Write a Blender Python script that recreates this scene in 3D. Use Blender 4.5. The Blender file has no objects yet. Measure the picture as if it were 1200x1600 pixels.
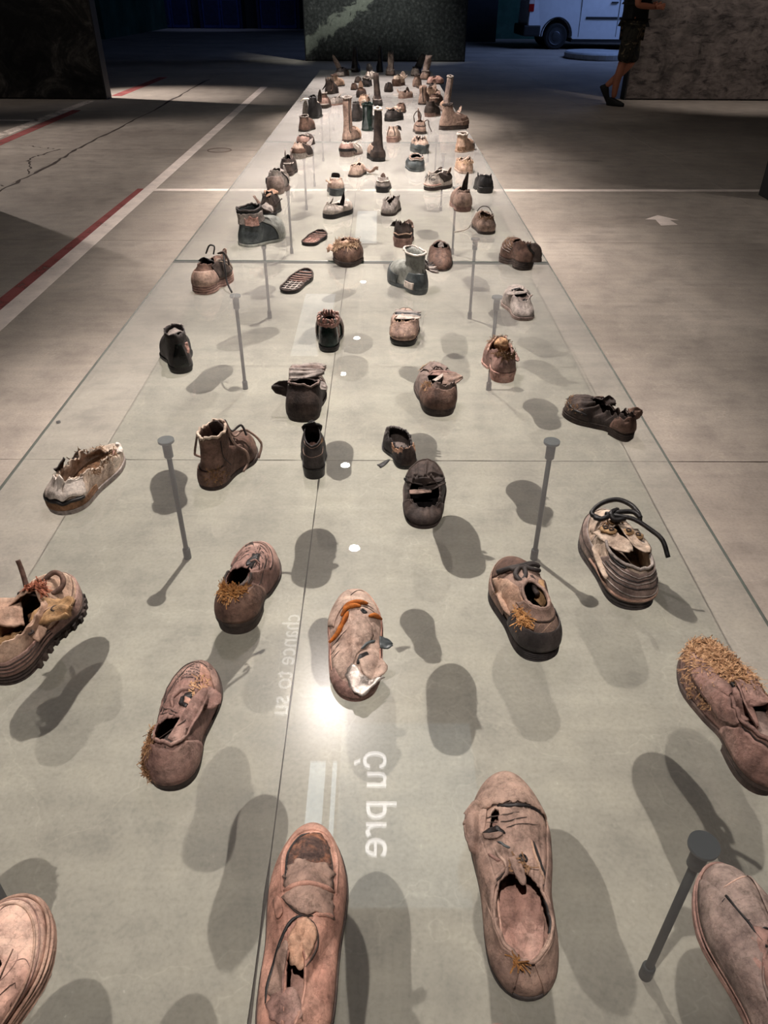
import bpy, bmesh, math, random
import numpy as np
from mathutils import Vector, Matrix, noise
from mathutils.bvhtree import BVHTree

PI = math.pi
scene = bpy.context.scene
C = scene.collection

# ------------------------------------------------------------------ camera, world, light, exposure
CAM_Z = 1.31
GZ = 0.391            # top of the glass
PITCH, YAW, ROLL, FPX = 0.6123, 0.0065, 0.0070, 1160.9
cd = bpy.data.cameras.new('camera')
cam = bpy.data.objects.new('camera', cd); C.objects.link(cam)
cd.sensor_fit = 'VERTICAL'; cd.sensor_height = 36.0; cd.lens = FPX / 1600 * 36
cd.clip_start = 0.02; cd.clip_end = 200
cam.matrix_world = (Matrix.Translation((0, 0, CAM_Z)) @ Matrix.Rotation(-YAW, 4, 'Z')
                    @ Matrix.Rotation(PI / 2 - PITCH, 4, 'X') @ Matrix.Rotation(ROLL, 4, 'Z'))
scene.camera = cam

world = bpy.data.worlds.new('world'); scene.world = world
world.use_nodes = True
bg = world.node_tree.nodes['Background']
bg.inputs[0].default_value = (0.9, 0.85, 0.8, 1); bg.inputs[1].default_value = 0.012

vs = scene.view_settings
vs.view_transform = 'Standard'; vs.look = 'None'; vs.exposure = 1.25; vs.gamma = 1.0
vs.use_curve_mapping = False
scene.cycles.max_bounces = 8; scene.cycles.diffuse_bounces = 3; scene.cycles.glossy_bounces = 4; scene.cycles.transparent_max_bounces = 16
scene.cycles.sample_clamp_indirect = 6.0
scene.cycles.use_denoising = True

WARM = (1.0, 0.895, 0.83)

def light(name, kind, loc, aim, energy, color=WARM, size=0.05, angle=80, blend=0.5, parent=None):
    d = bpy.data.lights.new(name, kind); d.energy = energy; d.color = color
    if kind == 'SPOT':
        d.spot_size = math.radians(angle); d.spot_blend = blend; d.shadow_soft_size = size
    elif kind == 'AREA':
        d.shape = 'RECTANGLE'; d.size, d.size_y = size
    else:
        d.shadow_soft_size = size
    o = bpy.data.objects.new(name, d); C.objects.link(o)
    v = Vector(aim) - Vector(loc)
    o.location = loc; o.rotation_euler = v.to_track_quat('-Z', 'Y').to_euler()
    return o

# row of spotlights over the glass: (x, y, watts, cone angle)
TRACK_Z = 2.72
SPOTS = [(-0.17, 0.03, 78, 80, 0.1), (-0.27, 2.72, 215, 84, -0.8), (-0.18, 4.15, 165, 80, -0.2), (-0.29, 5.27, 255, 82, 0.15),
         (-0.39, 7.06, 195, 80, 0.0), (-0.27, 8.02, 125, 80, 0.0), (-0.24, 10.0, 170, 66, 0.0)]
for sx, sy, sw, sa, st in SPOTS:
    light('track_spot_light', 'SPOT', (sx, sy, TRACK_Z - 0.035), (sx + (0.0 if st < -0.5 else 0.22), sy + st, 0), sw, size=0.014, angle=sa, blend=0.7 if sa < 70 else 1.0)
# hall spotlights of the other exhibits
light('hall_spot_light', 'SPOT', (-5.6, 8.2, 3.6), (-2.6, 7.0, 0), 175, size=0.05, angle=86, blend=0.5)
light('hall_spot_light', 'SPOT', (-5.2, 12.75, 3.0), (-3.4, 12.6, 0), 330, size=0.04, angle=52, blend=0.9)
light('hall_spot_light', 'SPOT', (5.3, 4.75, 3.6), (2.2, 3.8, 0), 45, size=0.05, angle=80, blend=0.6)
light('hall_spot_light', 'SPOT', (5.2, 9.6, 3.6), (5.0, 12.3, 0.55), 105, size=0.05, angle=52, blend=0.8)
light('hall_spot_light', 'SPOT', (3.0, 10.2, 3.8), (2.6, 11.6, 0.0), 15, size=0.05, angle=52, blend=0.9)
light('hall_spot_light', 'SPOT', (-0.3, 17.4, 4.4), (-0.4, 19.5, 1.3), 210, size=0.05, angle=62, blend=0.9, color=(0.95, 1.0, 0.95))
# daylight of the open bay with the van
light('bay_daylight', 'AREA', (8.2, 21.6, 5.7), (5.4, 24.6, 0.5), 200, color=(0.30, 0.47, 1.0), size=(6, 5))
light('hall_spot_light', 'SPOT', (-7.0, 33.6, 5.2), (-7.0, 35.9, 0.6), 40, color=(0.40, 0.52, 1.0), size=0.08, angle=80, blend=0.8)  # added blue lamp without a known source, brightens the far blue doors
light('hall_spot_light', 'SPOT', (-6.2, 10.2, 3.6), (-5.6, 12.15, 1.0), 28, size=0.05, angle=70, blend=0.9)  # added weak lamp that lifts the undergrowth print on the left panel

# ------------------------------------------------------------------ colours and materials
def lin(c):
    return tuple(((v / 255) / 12.92 if v / 255 <= 0.04045 else ((v / 255 + 0.055) / 1.055) ** 2.4) for v in c)

MATS = {}
def new_mat(name):
    m = bpy.data.materials.new(name); m.use_nodes = True
    nt = m.node_tree; nt.nodes.clear()
    out = nt.nodes.new('ShaderNodeOutputMaterial')
    return m, nt, out

def nd(nt, typ, **kw):
    n = nt.nodes.new(typ)
    for k, v in kw.items():
        if k.startswith('i_'):
            key = k[2:]
            n.inputs[int(key) if key.isdigit() else key.replace('_', ' ')].default_value = v
        else:
            setattr(n, k, v)
    return n

def ramp(nt, src, stops):
    r = nt.nodes.new('ShaderNodeValToRGB')
    e = r.color_ramp.elements
    while len(e) > 1: e.remove(e[-1])
    e[0].position = stops[0][0]; e[0].color = (*stops[0][1], 1)
    for p, c in stops[1:]:
        x = e.new(p); x.color = (*c, 1)
    nt.links.new(src, r.inputs[0])
    return r

def mixc(nt, fac, a, b, blend='MIX'):
    m = nt.nodes.new('ShaderNodeMix'); m.data_type = 'RGBA'; m.blend_type = blend
    for s, v in ((m.inputs[0], fac), (m.inputs[6], a), (m.inputs[7], b)):
        if isinstance(v, (int, float)): s.default_value = v
        elif isinstance(v, tuple): s.default_value = (*v, 1)
        else: nt.links.new(v, s)
    return m.outputs[2]

def leather(key, dark, mid, pale, rough=0.75, scale=14, bump=0.6, crack=0.55, spec=0.35, metal=0.0, grain=190):
    """aged leather: blotches of three tones, dry cracks and fine grain"""
    if key in MATS: return MATS[key]
    m, nt, out = new_mat(key); L = nt.links.new
    tc = nd(nt, 'ShaderNodeTexCoord')
    n1 = nd(nt, 'ShaderNodeTexNoise', i_Scale=scale, i_Detail=7.0, i_Roughness=0.62, i_Distortion=0.6)
    n2 = nd(nt, 'ShaderNodeTexNoise', i_Scale=grain, i_Detail=4.0, i_Roughness=0.6)
    n3 = nd(nt, 'ShaderNodeTexNoise', i_Scale=scale * 3.7, i_Detail=6.0, i_Roughness=0.7)
    vo = nd(nt, 'ShaderNodeTexVoronoi', feature='DISTANCE_TO_EDGE', i_Scale=scale * 5)
    for n in (n1, n2, n3): L(tc.outputs['Object'], n.inputs['Vector'])
    wv = nd(nt, 'ShaderNodeVectorMath', operation='ADD')
    sc = nd(nt, 'ShaderNodeVectorMath', operation='SCALE'); sc.inputs['Scale'].default_value = 0.03
    L(n3.outputs['Color'], sc.inputs[0]); L(tc.outputs['Object'], wv.inputs[0]); L(sc.outputs[0], wv.inputs[1])
    L(wv.outputs[0], vo.inputs['Vector'])
    r = ramp(nt, n1.outputs[0], [(0.28, lin(dark)), (0.47, lin(mid)), (0.72, lin(pale))])
    sp = ramp(nt, n3.outputs[0], [(0.32, (0.36, 0.35, 0.34)), (0.5, (0.95, 0.95, 0.95)), (0.66, (1.35, 1.32, 1.3)), (0.74, (1.6, 1.56, 1.52))])
    col = mixc(nt, 0.85, r.outputs[0], sp.outputs[0], 'MULTIPLY')
    cr = ramp(nt, vo.outputs['Distance'], [(0.0, (0.45, 0.42, 0.4)), (0.05, (1, 1, 1))])
    col = mixc(nt, crack, col, cr.outputs[0], 'MULTIPLY')
    b = nd(nt, 'ShaderNodeBsdfPrincipled'); L(col, b.inputs['Base Color'])
    b.inputs['Roughness'].default_value = rough; b.inputs['Specular IOR Level'].default_value = spec
    b.inputs['Metallic'].default_value = metal
    hsum = nd(nt, 'ShaderNodeMath', operation='MULTIPLY_ADD'); hsum.inputs[1].default_value = 0.35
    L(n2.outputs[0], hsum.inputs[0]); L(n3.outputs[0], hsum.inputs[2])
    bp = nd(nt, 'ShaderNodeBump'); bp.inputs['Strength'].default_value = bump; bp.inputs['Distance'].default_value = 0.004
    L(hsum.outputs[0], bp.inputs['Height']); L(bp.outputs[0], b.inputs['Normal'])
    L(b.outputs[0], out.inputs[0])
    MATS[key] = m
    return m

def plain(key, col, rough=0.6, metal=0.0, spec=0.5, vary=0.25, scale=8, bump=0.0, emit=0.0):
    if key in MATS: return MATS[key]
    m, nt, out = new_mat(key); L = nt.links.new
    tc = nd(nt, 'ShaderNodeTexCoord')
    n1 = nd(nt, 'ShaderNodeTexNoise', i_Scale=scale, i_Detail=5.0)
    L(tc.outputs['Object'], n1.inputs['Vector'])
    c = lin(col)
    r = ramp(nt, n1.outputs[0], [(0.3, tuple(x * (1 - vary) for x in c)), (0.7, tuple(min(1, x * (1 + vary)) for x in c))])
    b = nd(nt, 'ShaderNodeBsdfPrincipled'); L(r.outputs[0], b.inputs['Base Color'])
    b.inputs['Roughness'].default_value = rough; b.inputs['Metallic'].default_value = metal
    b.inputs['Specular IOR Level'].default_value = spec
    if bump:
        bp = nd(nt, 'ShaderNodeBump'); bp.inputs['Strength'].default_value = bump; bp.inputs['Distance'].default_value = 0.01
        L(n1.outputs[0], bp.inputs['Height']); L(bp.outputs[0], b.inputs['Normal'])
    if emit:
        b.inputs['Emission Color'].default_value = (*c, 1); b.inputs['Emission Strength'].default_value = emit
    L(b.outputs[0], out.inputs[0])
    MATS[key] = m
    return m

# leathers
LE = {
 'pink':   lambda: leather('leather_pink_tan', (128, 92, 80), (168, 126, 110), (196, 156, 138), scale=11),
 'pale':   lambda: leather('leather_pale_pink', (160, 122, 108), (192, 154, 138), (214, 184, 166), scale=12),
 'taupe':  lambda: leather('leather_taupe', (96, 78, 70), (142, 118, 106), (176, 150, 134), scale=12),
 'grey':   lambda: leather('leather_dusty_grey_brown', (86, 73, 69), (126, 109, 102), (160, 142, 132), scale=13),
 'beige':  lambda: leather('leather_beige', (130, 106, 94), (170, 146, 132), (194, 172, 156), scale=12),
 'mauve':  lambda: leather('leather_mauve', (96, 72, 66), (138, 108, 99), (170, 142, 130), scale=13),
 'brown':  lambda: leather('leather_brown', (62, 45, 39), (94, 71, 61), (128, 102, 88), scale=13),
 'tan':    lambda: leather('leather_tan', (122, 94, 78), (168, 138, 118), (202, 174, 152), scale=12),
 'umber':  lambda: leather('leather_dark_umber', (34, 27, 25), (56, 46, 42), (86, 72, 65), scale=14),
 'char':   lambda: leather('leather_charcoal', (30, 27, 27), (52, 47, 46), (84, 76, 73), scale=14, rough=0.65),
 'black':  lambda: leather('leather_black', (14, 13, 14), (26, 24, 25), (48, 45, 45), rough=0.42, scale=14, crack=0.3),
 'gloss':  lambda: leather('rubber_glossy_black', (10, 11, 11), (18, 20, 19), (34, 38, 36), rough=0.22, scale=9, crack=0.1, bump=0.1),
 'green':  lambda: leather('rubber_dark_green', (16, 24, 22), (26, 38, 35), (50, 66, 62), rough=0.25, scale=8, crack=0.1, bump=0.12),
 'rubber': lambda: leather('rubber_grey', (92, 94, 90), (140, 142, 136), (176, 178, 170), rough=0.4, scale=8, crack=0.15, bump=0.15),
 'slate':  lambda: leather('rubber_slate', (40, 44, 46), (66, 72, 74), (104, 110, 110), rough=0.4, scale=9, crack=0.2, bump=0.15),
 'cream':  lambda: leather('canvas_cream', (136, 116, 100), (186, 166, 148), (216, 200, 182), scale=15, grain=320),
 'white':  lambda: leather('leather_dirty_white', (150, 136, 126), (196, 184, 174), (226, 216, 206), scale=12),
 'dust':   lambda: leather('leather_dusty_pale_grey', (104, 96, 92), (144, 134, 128), (178, 168, 160), scale=13),
 'ochre':  lambda: leather('fabric_ochre', (122, 92, 60), (168, 134, 96), (200, 168, 128), scale=20, grain=260),
 'rust':   lambda: leather('lace_rust_orange', (120, 62, 16), (168, 92, 28), (196, 120, 52), scale=30),
 'lining': lambda: leather('lining_peach', (136, 100, 80), (184, 146, 122), (210, 178, 154), scale=14),
 'dirt':   lambda: leather('insole_dirt', (70, 48, 34), (110, 80, 58), (142, 108, 80), scale=24, rough=0.95, bump=0.8),
 'insole': lambda: leather('insole_grey', (70, 62, 60), (100, 90, 86), (128, 116, 110), scale=14),
 'inpink': lambda: leather('insole_pink', (120, 90, 80), (156, 122, 110), (182, 150, 136), scale=14),
 'sole':   lambda: leather('sole_brown_rubber', (50, 40, 37), (76, 62, 57), (104, 88, 80), scale=12, rough=0.7),
 'soleblk': lambda: leather('sole_black_rubber', (16, 15, 15), (30, 28, 28), (54, 50, 49), scale=12, rough=0.55),
 'soletan': lambda: leather('sole_tan', (120, 92, 78), (158, 128, 112), (186, 158, 140), scale=12),
 'crust':  lambda: leather('crust_dark_patch', (50, 38, 36), (92, 74, 68), (176, 120, 90), scale=40, rough=0.9, bump=0.9),
 'foil':   lambda: leather('silvery_lining', (130, 122, 116), (176, 166, 158), (214, 206, 198), scale=18, rough=0.3, metal=0.55, bump=0.5),
 'fringe': lambda: leather('fringe_pink', (120, 84, 74), (176, 136, 124), (206, 172, 160), scale=26),
}
def mt(k): return LE[k]()

STRAW = None
def straw_mat(key='straw', a=(112, 78, 50), b=(174, 132, 94), c=(206, 168, 128)):
    if key in MATS: return MATS[key]
    m, nt, out = new_mat(key); L = nt.links.new
    tc = nd(nt, 'ShaderNodeTexCoord')
    n1 = nd(nt, 'ShaderNodeTexNoise', i_Scale=160.0, i_Detail=2.0)
    L(tc.outputs['Object'], n1.inputs['Vector'])
    r = ramp(nt, n1.outputs[0], [(0.3, lin(a)), (0.5, lin(b)), (0.7, lin(c))])
    b_ = nd(nt, 'ShaderNodeBsdfPrincipled'); L(r.outputs[0], b_.inputs['Base Color']); b_.inputs['Roughness'].default_value = 0.7
    L(b_.outputs[0], out.inputs[0]); MATS[key] = m
    return m

# ------------------------------------------------------------------ object helpers
def mesh_obj(name, verts, faces, mat, parent=None, smooth=True, mats=None, fmats=None):
    me = bpy.data.meshes.new(name)
    me.from_pydata([tuple(map(float, v)) for v in verts], [], faces)
    me.validate(clean_customdata=False)
    for m_ in (mats or [mat]): me.materials.append(m_)
    if fmats is not None and len(fmats) == len(me.polygons): me.polygons.foreach_set('material_index', fmats)
    if smooth: me.polygons.foreach_set('use_smooth', [True] * len(me.polygons))
    me.update()
    o = bpy.data.objects.new(name, me); C.objects.link(o)
    if parent: o.parent = parent
    return o

def bm_obj(name, bm, mat, parent=None, smooth=False):
    bmesh.ops.recalc_face_normals(bm, faces=bm.faces)
    me = bpy.data.meshes.new(name); bm.to_mesh(me); bm.free()
    me.materials.append(mat)
    if smooth: me.polygons.foreach_set('use_smooth', [True] * len(me.polygons))
    o = bpy.data.objects.new(name, me); C.objects.link(o)
    if parent: o.parent = parent
    return o

def box(bm, x0, x1, y0, y1, z0, z1, bevel=0.0):
    r = bmesh.ops.create_cube(bm, size=1.0)
    for v in r['verts']:
        v.co = Vector(((x0 + x1) / 2 + v.co.x * (x1 - x0), (y0 + y1) / 2 + v.co.y * (y1 - y0), (z0 + z1) / 2 + v.co.z * (z1 - z0)))
    if bevel:
        es = list({e for v in r['verts'] for e in v.link_edges})
        bmesh.ops.bevel(bm, geom=es, offset=bevel, segments=2, affect='EDGES', profile=0.6)

def box_obj(name, x0, x1, y0, y1, z0, z1, mat, parent=None, bevel=0.0):
    bm = bmesh.new(); box(bm, x0, x1, y0, y1, z0, z1, bevel)
    return bm_obj(name, bm, mat, parent)

def lathe(bm, prof, n=24, cx=0, cy=0):
    """surface of revolution about z; prof = [(r, z), ...] bottom to top, capped"""
    rings = []
    for r, z in prof:
        rings.append([bm.verts.new((cx + r * math.cos(2 * PI * k / n), cy + r * math.sin(2 * PI * k / n), z)) for k in range(n)])
    for a, b in zip(rings, rings[1:]):
        for k in range(n): bm.faces.new((a[k], a[(k + 1) % n], b[(k + 1) % n], b[k]))
    bm.faces.new(rings[0][::-1]); bm.faces.new(rings[-1])

def empty(name, loc=(0, 0, 0), label=None, cat=None, group=None, kind=None, rz=0.0):
    o = bpy.data.objects.new(name, None); C.objects.link(o)
    o.location = loc; o.rotation_euler = (0, 0, rz); o.empty_display_size = 0.05
    tag(o, label, cat, group, kind)
    return o

def tag(o, label=None, cat=None, group=None, kind=None):
    if label: o['label'] = label
    if cat: o['category'] = cat
    if group: o['group'] = group
    if kind: o['kind'] = kind
    return o

def catmull(pts, k=6):
    P = [Vector(p) for p in pts]
    if len(P) < 3: return P
    P = [P[0] * 2 - P[1]] + P + [P[-1] * 2 - P[-2]]
    out = []
    for i in range(1, len(P) - 2):
        a, b, c, d = P[i - 1], P[i], P[i + 1], P[i + 2]
        for j in range(k):
            t = j / k
            out.append(0.5 * ((2 * b) + (c - a) * t + (2 * a - 5 * b + 4 * c - d) * t * t + (3 * b - a - 3 * c + d) * t ** 3))
    out.append(P[-2])
    return out

def tube_data(pts, r, n=6, taper=None, base=0):
    """verts and faces of a tube along a polyline"""
    V, F = [], []
    up = Vector((0.13, 0.2, 1)).normalized()
    m = len(pts)
    for i, p in enumerate(pts):
        d = (pts[min(i + 1, m - 1)] - pts[max(i - 1, 0)])
        d = d.normalized() if d.length > 1e-9 else Vector((0, 1, 0))
        a = d.cross(up); a = a.normalized() if a.length > 1e-6 else d.orthogonal().normalized()
        b = d.cross(a)
        rr = r * (taper(i / max(1, m - 1)) if taper else 1)
        for k in range(n):
            th = 2 * PI * k / n
            V.append(p + a * (rr * math.cos(th)) + b * (rr * math.sin(th)))
    for i in range(m - 1):
        for k in range(n):
            F.append((base + i * n + k, base + i * n + (k + 1) % n, base + (i + 1) * n + (k + 1) % n, base + (i + 1) * n + k))
    F.append(tuple(base + k for k in range(n))[::-1]); F.append(tuple(base + (m - 1) * n + k for k in range(n)))
    return V, F

def tube_obj(name, pts, r, mat, parent=None, n=6, k=6, taper=None):
    V, F = tube_data(catmull(pts, k) if k else [Vector(p) for p in pts], r, n, taper)
    return mesh_obj(name, V, F, mat, parent)

def sstep(x): 
    x = max(0.0, min(1.0, x)); return x * x * (3 - 2 * x)

def ns(x, y=0.0, z=0.0): return noise.noise(Vector((x, y, z)))

PEB = (-1.183, 2.428)
# ------------------------------------------------------------------ the hall: floor, walls, ceiling
def concrete(name, c0, c1, c2, rough=0.62):
    m, nt, out = new_mat(name); L = nt.links.new
    g = nd(nt, 'ShaderNodeNewGeometry')
    n1 = nd(nt, 'ShaderNodeTexNoise', i_Scale=0.9, i_Detail=8.0, i_Roughness=0.6)
    n2 = nd(nt, 'ShaderNodeTexNoise', i_Scale=7.0, i_Detail=8.0, i_Roughness=0.7)
    n3 = nd(nt, 'ShaderNodeTexNoise', i_Scale=110.0, i_Detail=3.0, i_Roughness=0.6)
    for n in (n1, n2, n3): L(g.outputs['Position'], n.inputs['Vector'])
    # long drag marks of the float
    mp = nd(nt, 'ShaderNodeMapping'); mp.inputs['Scale'].default_value = (1.0, 14.0, 1.0)
    L(g.outputs['Position'], mp.inputs['Vector'])
    n4 = nd(nt, 'ShaderNodeTexNoise', i_Scale=1.6, i_Detail=5.0); L(mp.outputs[0], n4.inputs['Vector'])
    r = ramp(nt, n1.outputs[0], [(0.3, lin(c0)), (0.5, lin(c1)), (0.7, lin(c2))])
    s2 = ramp(nt, n2.outputs[0], [(0.25, (0.66, 0.66, 0.67)), (0.5, (1, 1, 1)), (0.75, (1.22, 1.21, 1.18))])
    col = mixc(nt, 0.9, r.outputs[0], s2.outputs[0], 'MULTIPLY')
    s4 = ramp(nt, n4.outputs[0], [(0.3, (0.86, 0.86, 0.86)), (0.7, (1.1, 1.1, 1.1))])
    col = mixc(nt, 0.5, col, s4.outputs[0], 'MULTIPLY')
    s3 = ramp(nt, n3.outputs[0], [(0.3, (0.8, 0.8, 0.8)), (0.5, (1, 1, 1)), (0.70, (1.1, 1.1, 1.1)), (0.76, (1.7, 1.7, 1.7))])
    col = mixc(nt, 0.6, col, s3.outputs[0], 'MULTIPLY')
    # a few fine scratches
    wv = nd(nt, 'ShaderNodeTexVoronoi', feature='DISTANCE_TO_EDGE', i_Scale=2.3)
    n5 = nd(nt, 'ShaderNodeTexNoise', i_Scale=5.0, i_Detail=4.0); L(g.outputs['Position'], n5.inputs['Vector'])
    ad = nd(nt, 'ShaderNodeVectorMath', operation='MULTIPLY_ADD'); ad.inputs[1].default_value = (0.35, 0.35, 0.35)
    L(n5.outputs['Color'], ad.inputs[0]); L(g.outputs['Position'], ad.inputs[2]); L(ad.outputs[0], wv.inputs['Vector'])
    s5 = ramp(nt, wv.outputs['Distance'], [(0.0, (1.28, 1.28, 1.26)), (0.006, (1, 1, 1))])
    col = mixc(nt, 0.5, col, s5.outputs[0], 'MULTIPLY')
    b = nd(nt, 'ShaderNodeBsdfPrincipled'); L(col, b.inputs['Base Color'])
    rr = ramp(nt, n2.outputs[0], [(0.3, (rough - 0.12,) * 3), (0.7, (rough + 0.12,) * 3)]); L(rr.outputs[0], b.inputs['Roughness'])
    b.inputs['Specular IOR Level'].default_value = 0.3
    bp = nd(nt, 'ShaderNodeBump'); bp.inputs['Strength'].default_value = 0.12; bp.inputs['Distance'].default_value = 0.004
    L(n3.outputs[0], bp.inputs['Height']); L(bp.outputs[0], b.inputs['Normal'])
    L(b.outputs[0], out.inputs[0])
    return m

M_FLOOR = concrete('hall_concrete', (146, 136, 127), (164, 154, 144), (180, 170, 159))
M_JOINT = plain('joint_filler', (70, 60, 55), rough=0.95)
floor = empty('floor', kind='structure')
mesh_obj('joint_bed', [(-16, -4, -0.012), (16, -4, -0.012), (16, 40, -0.012), (-16, 40, -0.012)], [(0, 1, 2, 3)], M_JOINT, floor, smooth=False)
XJ = [-16, -11.6, -8.7, -5.8, -3.02, -0.20, 2.78, 5.7, 8.6, 11.5, 16]
YJ = [-4, -0.52, 2.17, 4.86, 8.12, 10.9, 13.6, 16.3, 19.0, 21.7, 24.4, 27.1, 29.8, 34.0, 40]
rnd = random.Random(4)
def slab(x0, x1, y0, y1):
    """one concrete bay with slightly ragged edges"""
    g = 0.0011
    def edge(a, b, n, nx, ny):
        pts = []
        for i in range(n):
            t = i / n; px = a[0] + (b[0] - a[0]) * t; py = a[1] + (b[1] - a[1]) * t
            w = g + (0.0030 * max(0, ns(px * 9, py * 9)) + 0.0035 * max(0, ns(px * 37, py * 37))) * (0 if i == 0 else 1)
            pts.append((px + nx * w, py + ny * w))
        return pts
    k = 40 if (y0 < 9 and x1 > -6 and x0 < 6) else 4
    P = edge((x0, y0), (x1, y0), k, 0, 1) + edge((x1, y0), (x1, y1), k, -1, 0) + edge((x1, y1), (x0, y1), k, 0, -1) + edge((x0, y1), (x0, y0), k, 1, 0)
    n = len(P)
    V = [(x, y, 0.0) for x, y in P] + [(x, y, -0.012) for x, y in P]
    F = [tuple(range(n))] + [((i + 1) % n, i, n + i, n + (i + 1) % n) for i in range(n)]
    mesh_obj('concrete_slab', V, F, M_FLOOR, floor, smooth=False)
for i in range(len(XJ) - 1):
    for j in range(len(YJ) - 1):
        slab(XJ[i], XJ[i + 1], YJ[j], YJ[j + 1])

def paint(name, col, cover=0.5):
    m, nt, out = new_mat(name); L = nt.links.new
    g = nd(nt, 'ShaderNodeNewGeometry')
    n1 = nd(nt, 'ShaderNodeTexNoise', i_Scale=5.0, i_Detail=9.0, i_Roughness=0.75); L(g.outputs['Position'], n1.inputs['Vector'])
    n2 = nd(nt, 'ShaderNodeTexNoise', i_Scale=60.0, i_Detail=3.0); L(g.outputs['Position'], n2.inputs['Vector'])
    c = lin(col)
    r = ramp(nt, n1.outputs[0], [(0.3, tuple(v * 0.72 for v in c)), (0.7, tuple(v * 1.12 for v in c))])
    d = nd(nt, 'ShaderNodeBsdfDiffuse'); L(r.outputs[0], d.inputs['Color'])
    t = nd(nt, 'ShaderNodeBsdfTransparent')
    mm = nd(nt, 'ShaderNodeMath', operation='MULTIPLY_ADD'); mm.inputs[1].default_value = 0.3
    L(n2.outputs[0], mm.inputs[0]); L(n1.outputs[0], mm.inputs[2])
    f = ramp(nt, mm.outputs[0], [(cover - 0.05, (0, 0, 0)), (cover + 0.16, (1, 1, 1))])
    mx = nd(nt, 'ShaderNodeMixShader'); L(f.outputs[0], mx.inputs[0]); L(t.outputs[0], mx.inputs[1]); L(d.outputs[0], mx.inputs[2])
    L(mx.outputs[0], out.inputs[0])
    return m
M_WHITE = paint('worn_white_paint', (242, 228, 218), 0.36)
M_WHITE2 = paint('faded_white_paint', (232, 218, 206), 0.5)
M_RED = paint('worn_red_paint', (156, 94, 92), 0.44)
def stripe(name, pts, mat):
    n = len(pts)
    V = [(x, y, 0.0012) for x, y in pts] + [(x, y, 0.0001) for x, y in pts]
    F = [tuple(range(n))] + [((i + 1) % n, i, n + i, n + (i + 1) % n) for i in range(n)]
    o = mesh_obj(name, V, F, mat, floor, smooth=False)
    return o
stripe('white_line', [(-1.875, 0.2), (-1.745, 0.2), (-1.80, 6.5), (-1.87, 14.0), (-1.98, 14.0), (-1.895, 6.5)], M_WHITE)
stripe('red_line', [(-1.985, 0.2), (-1.88, 0.2), (-1.895, 6.35), (-1.945, 6.35)], M_RED)
stripe('white_line', [(-1.80, 6.27), (3.3, 6.37), (3.3, 6.45), (-1.80, 6.35)], M_WHITE)
stripe('red_line', [(-3.94, 6.0), (-3.80, 6.0), (-3.93, 11.0), (-4.05, 11.0)], M_RED)
stripe('white_line', [(-4.20, 6.0), (-4.02, 6.0), (-4.07, 12.0), (-4.20, 12.0)], M_WHITE2)
stripe('white_line', [(-7.0, 10.02), (-4.14, 10.02), (-4.14, 10.12), (-7.0, 10.12)], M_WHITE)
stripe('red_line', [(-4.02, 12.6), (-3.86, 12.6), (-3.86, 15.5), (-4.02, 15.5)], M_RED)
stripe('painted_arrow', [(1.92, 5.29), (2.04, 5.31), (2.03, 5.44), (2.09, 5.44), (1.985, 5.58), (1.86, 5.46), (1.93, 5.45)], M_WHITE)
# branching crack, a recessed dark groove drawn as thin filler on the left bay
def crack(pts, w, seed):
    r_ = random.Random(seed); P = []
    for (a, b) in zip(pts, pts[1:]):
        n = 14
        for i in range(n):
            t = i / n
            P.append((a[0] + (b[0] - a[0]) * t + r_.uniform(-.02, .02), a[1] + (b[1] - a[1]) * t + r_.uniform(-.02, .02)))
    L_, R_ = [], []
    for i, (x, y) in enumerate(P):
        ww = w * (0.4 + r_.random())
        L_.append((x - ww, y)); R_.append((x + ww, y))
    n = len(P)
    V = [(x, y, 0.0006) for x, y in L_] + [(x, y, 0.0006) for x, y in R_]
    mesh_obj('crack', V, [(i, n + i, n + i + 1, i + 1) for i in range(n - 1)], M_JOINT, floor, smooth=False)
crack([(-3.02, 5.9), (-2.98, 7.0), (-3.03, 8.2), (-3.0, 11.0), (-3.05, 15.5)], 0.016, 2)
crack([(-3.02, 6.9), (-3.3, 7.6), (-3.2, 8.1), (-3.6, 8.3)], 0.010, 3)
crack([(-3.05, 6.4), (-3.4, 6.7), (-3.7, 6.6)], 0.012, 5)

dr = tube_obj('drain_ring', [Vector((0.115 * math.cos(a), 0.115 * math.sin(a), 0.001)) for a in np.linspace(0, 2 * PI, 37)], 0.006, plain('drain_iron', (118, 104, 96), rough=0.8), floor, k=0); dr.location = (-1.604, 8.096, 0)
bm = bmesh.new(); bmesh.ops.create_icosphere(bm, subdivisions=2, radius=0.0075)
for v in bm.verts: v.co = Vector((v.co.x * 1.2, v.co.y, v.co.z * 0.6 + 0.0045)) * (1 + 0.2 * ns(v.co.x * 200, v.co.y * 200))
pb = bm_obj('pebble', bm, plain('black_grit', (30, 30, 34), rough=0.9)); pb.location = (PEB[0], PEB[1], 0)
tag(pb, 'small black pebble on the floor just outside the left glass edge', 'pebble')
M_DARKWALL = concrete('dark_wall_plaster', (22, 24, 28), (30, 33, 38), (42, 46, 52), rough=0.9)
M_GREENWALL = concrete('green_wall_paint', (24, 52, 44), (34, 70, 60), (58, 92, 80), rough=0.8)
M_CEIL = plain('black_ceiling', (16, 16, 17), rough=0.95)
def wall(name, x0, x1, y0, y1, z0, z1, m):
    return tag(box_obj(name, x0, x1, y0, y1, z0, z1, m), kind='structure')
wall('wall_back', -16, 16, 36, 36.3, 0, 6, M_DARKWALL)
wall('wall_left', -16.3, -16, -4, 36.3, 0, 6, M_DARKWALL)
wall('wall_right', 16, 16.3, -4, 36.3, 0, 6, M_DARKWALL)
wall('wall_rear', -16, 16, -4.3, -4, 0, 6, M_DARKWALL)
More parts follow.
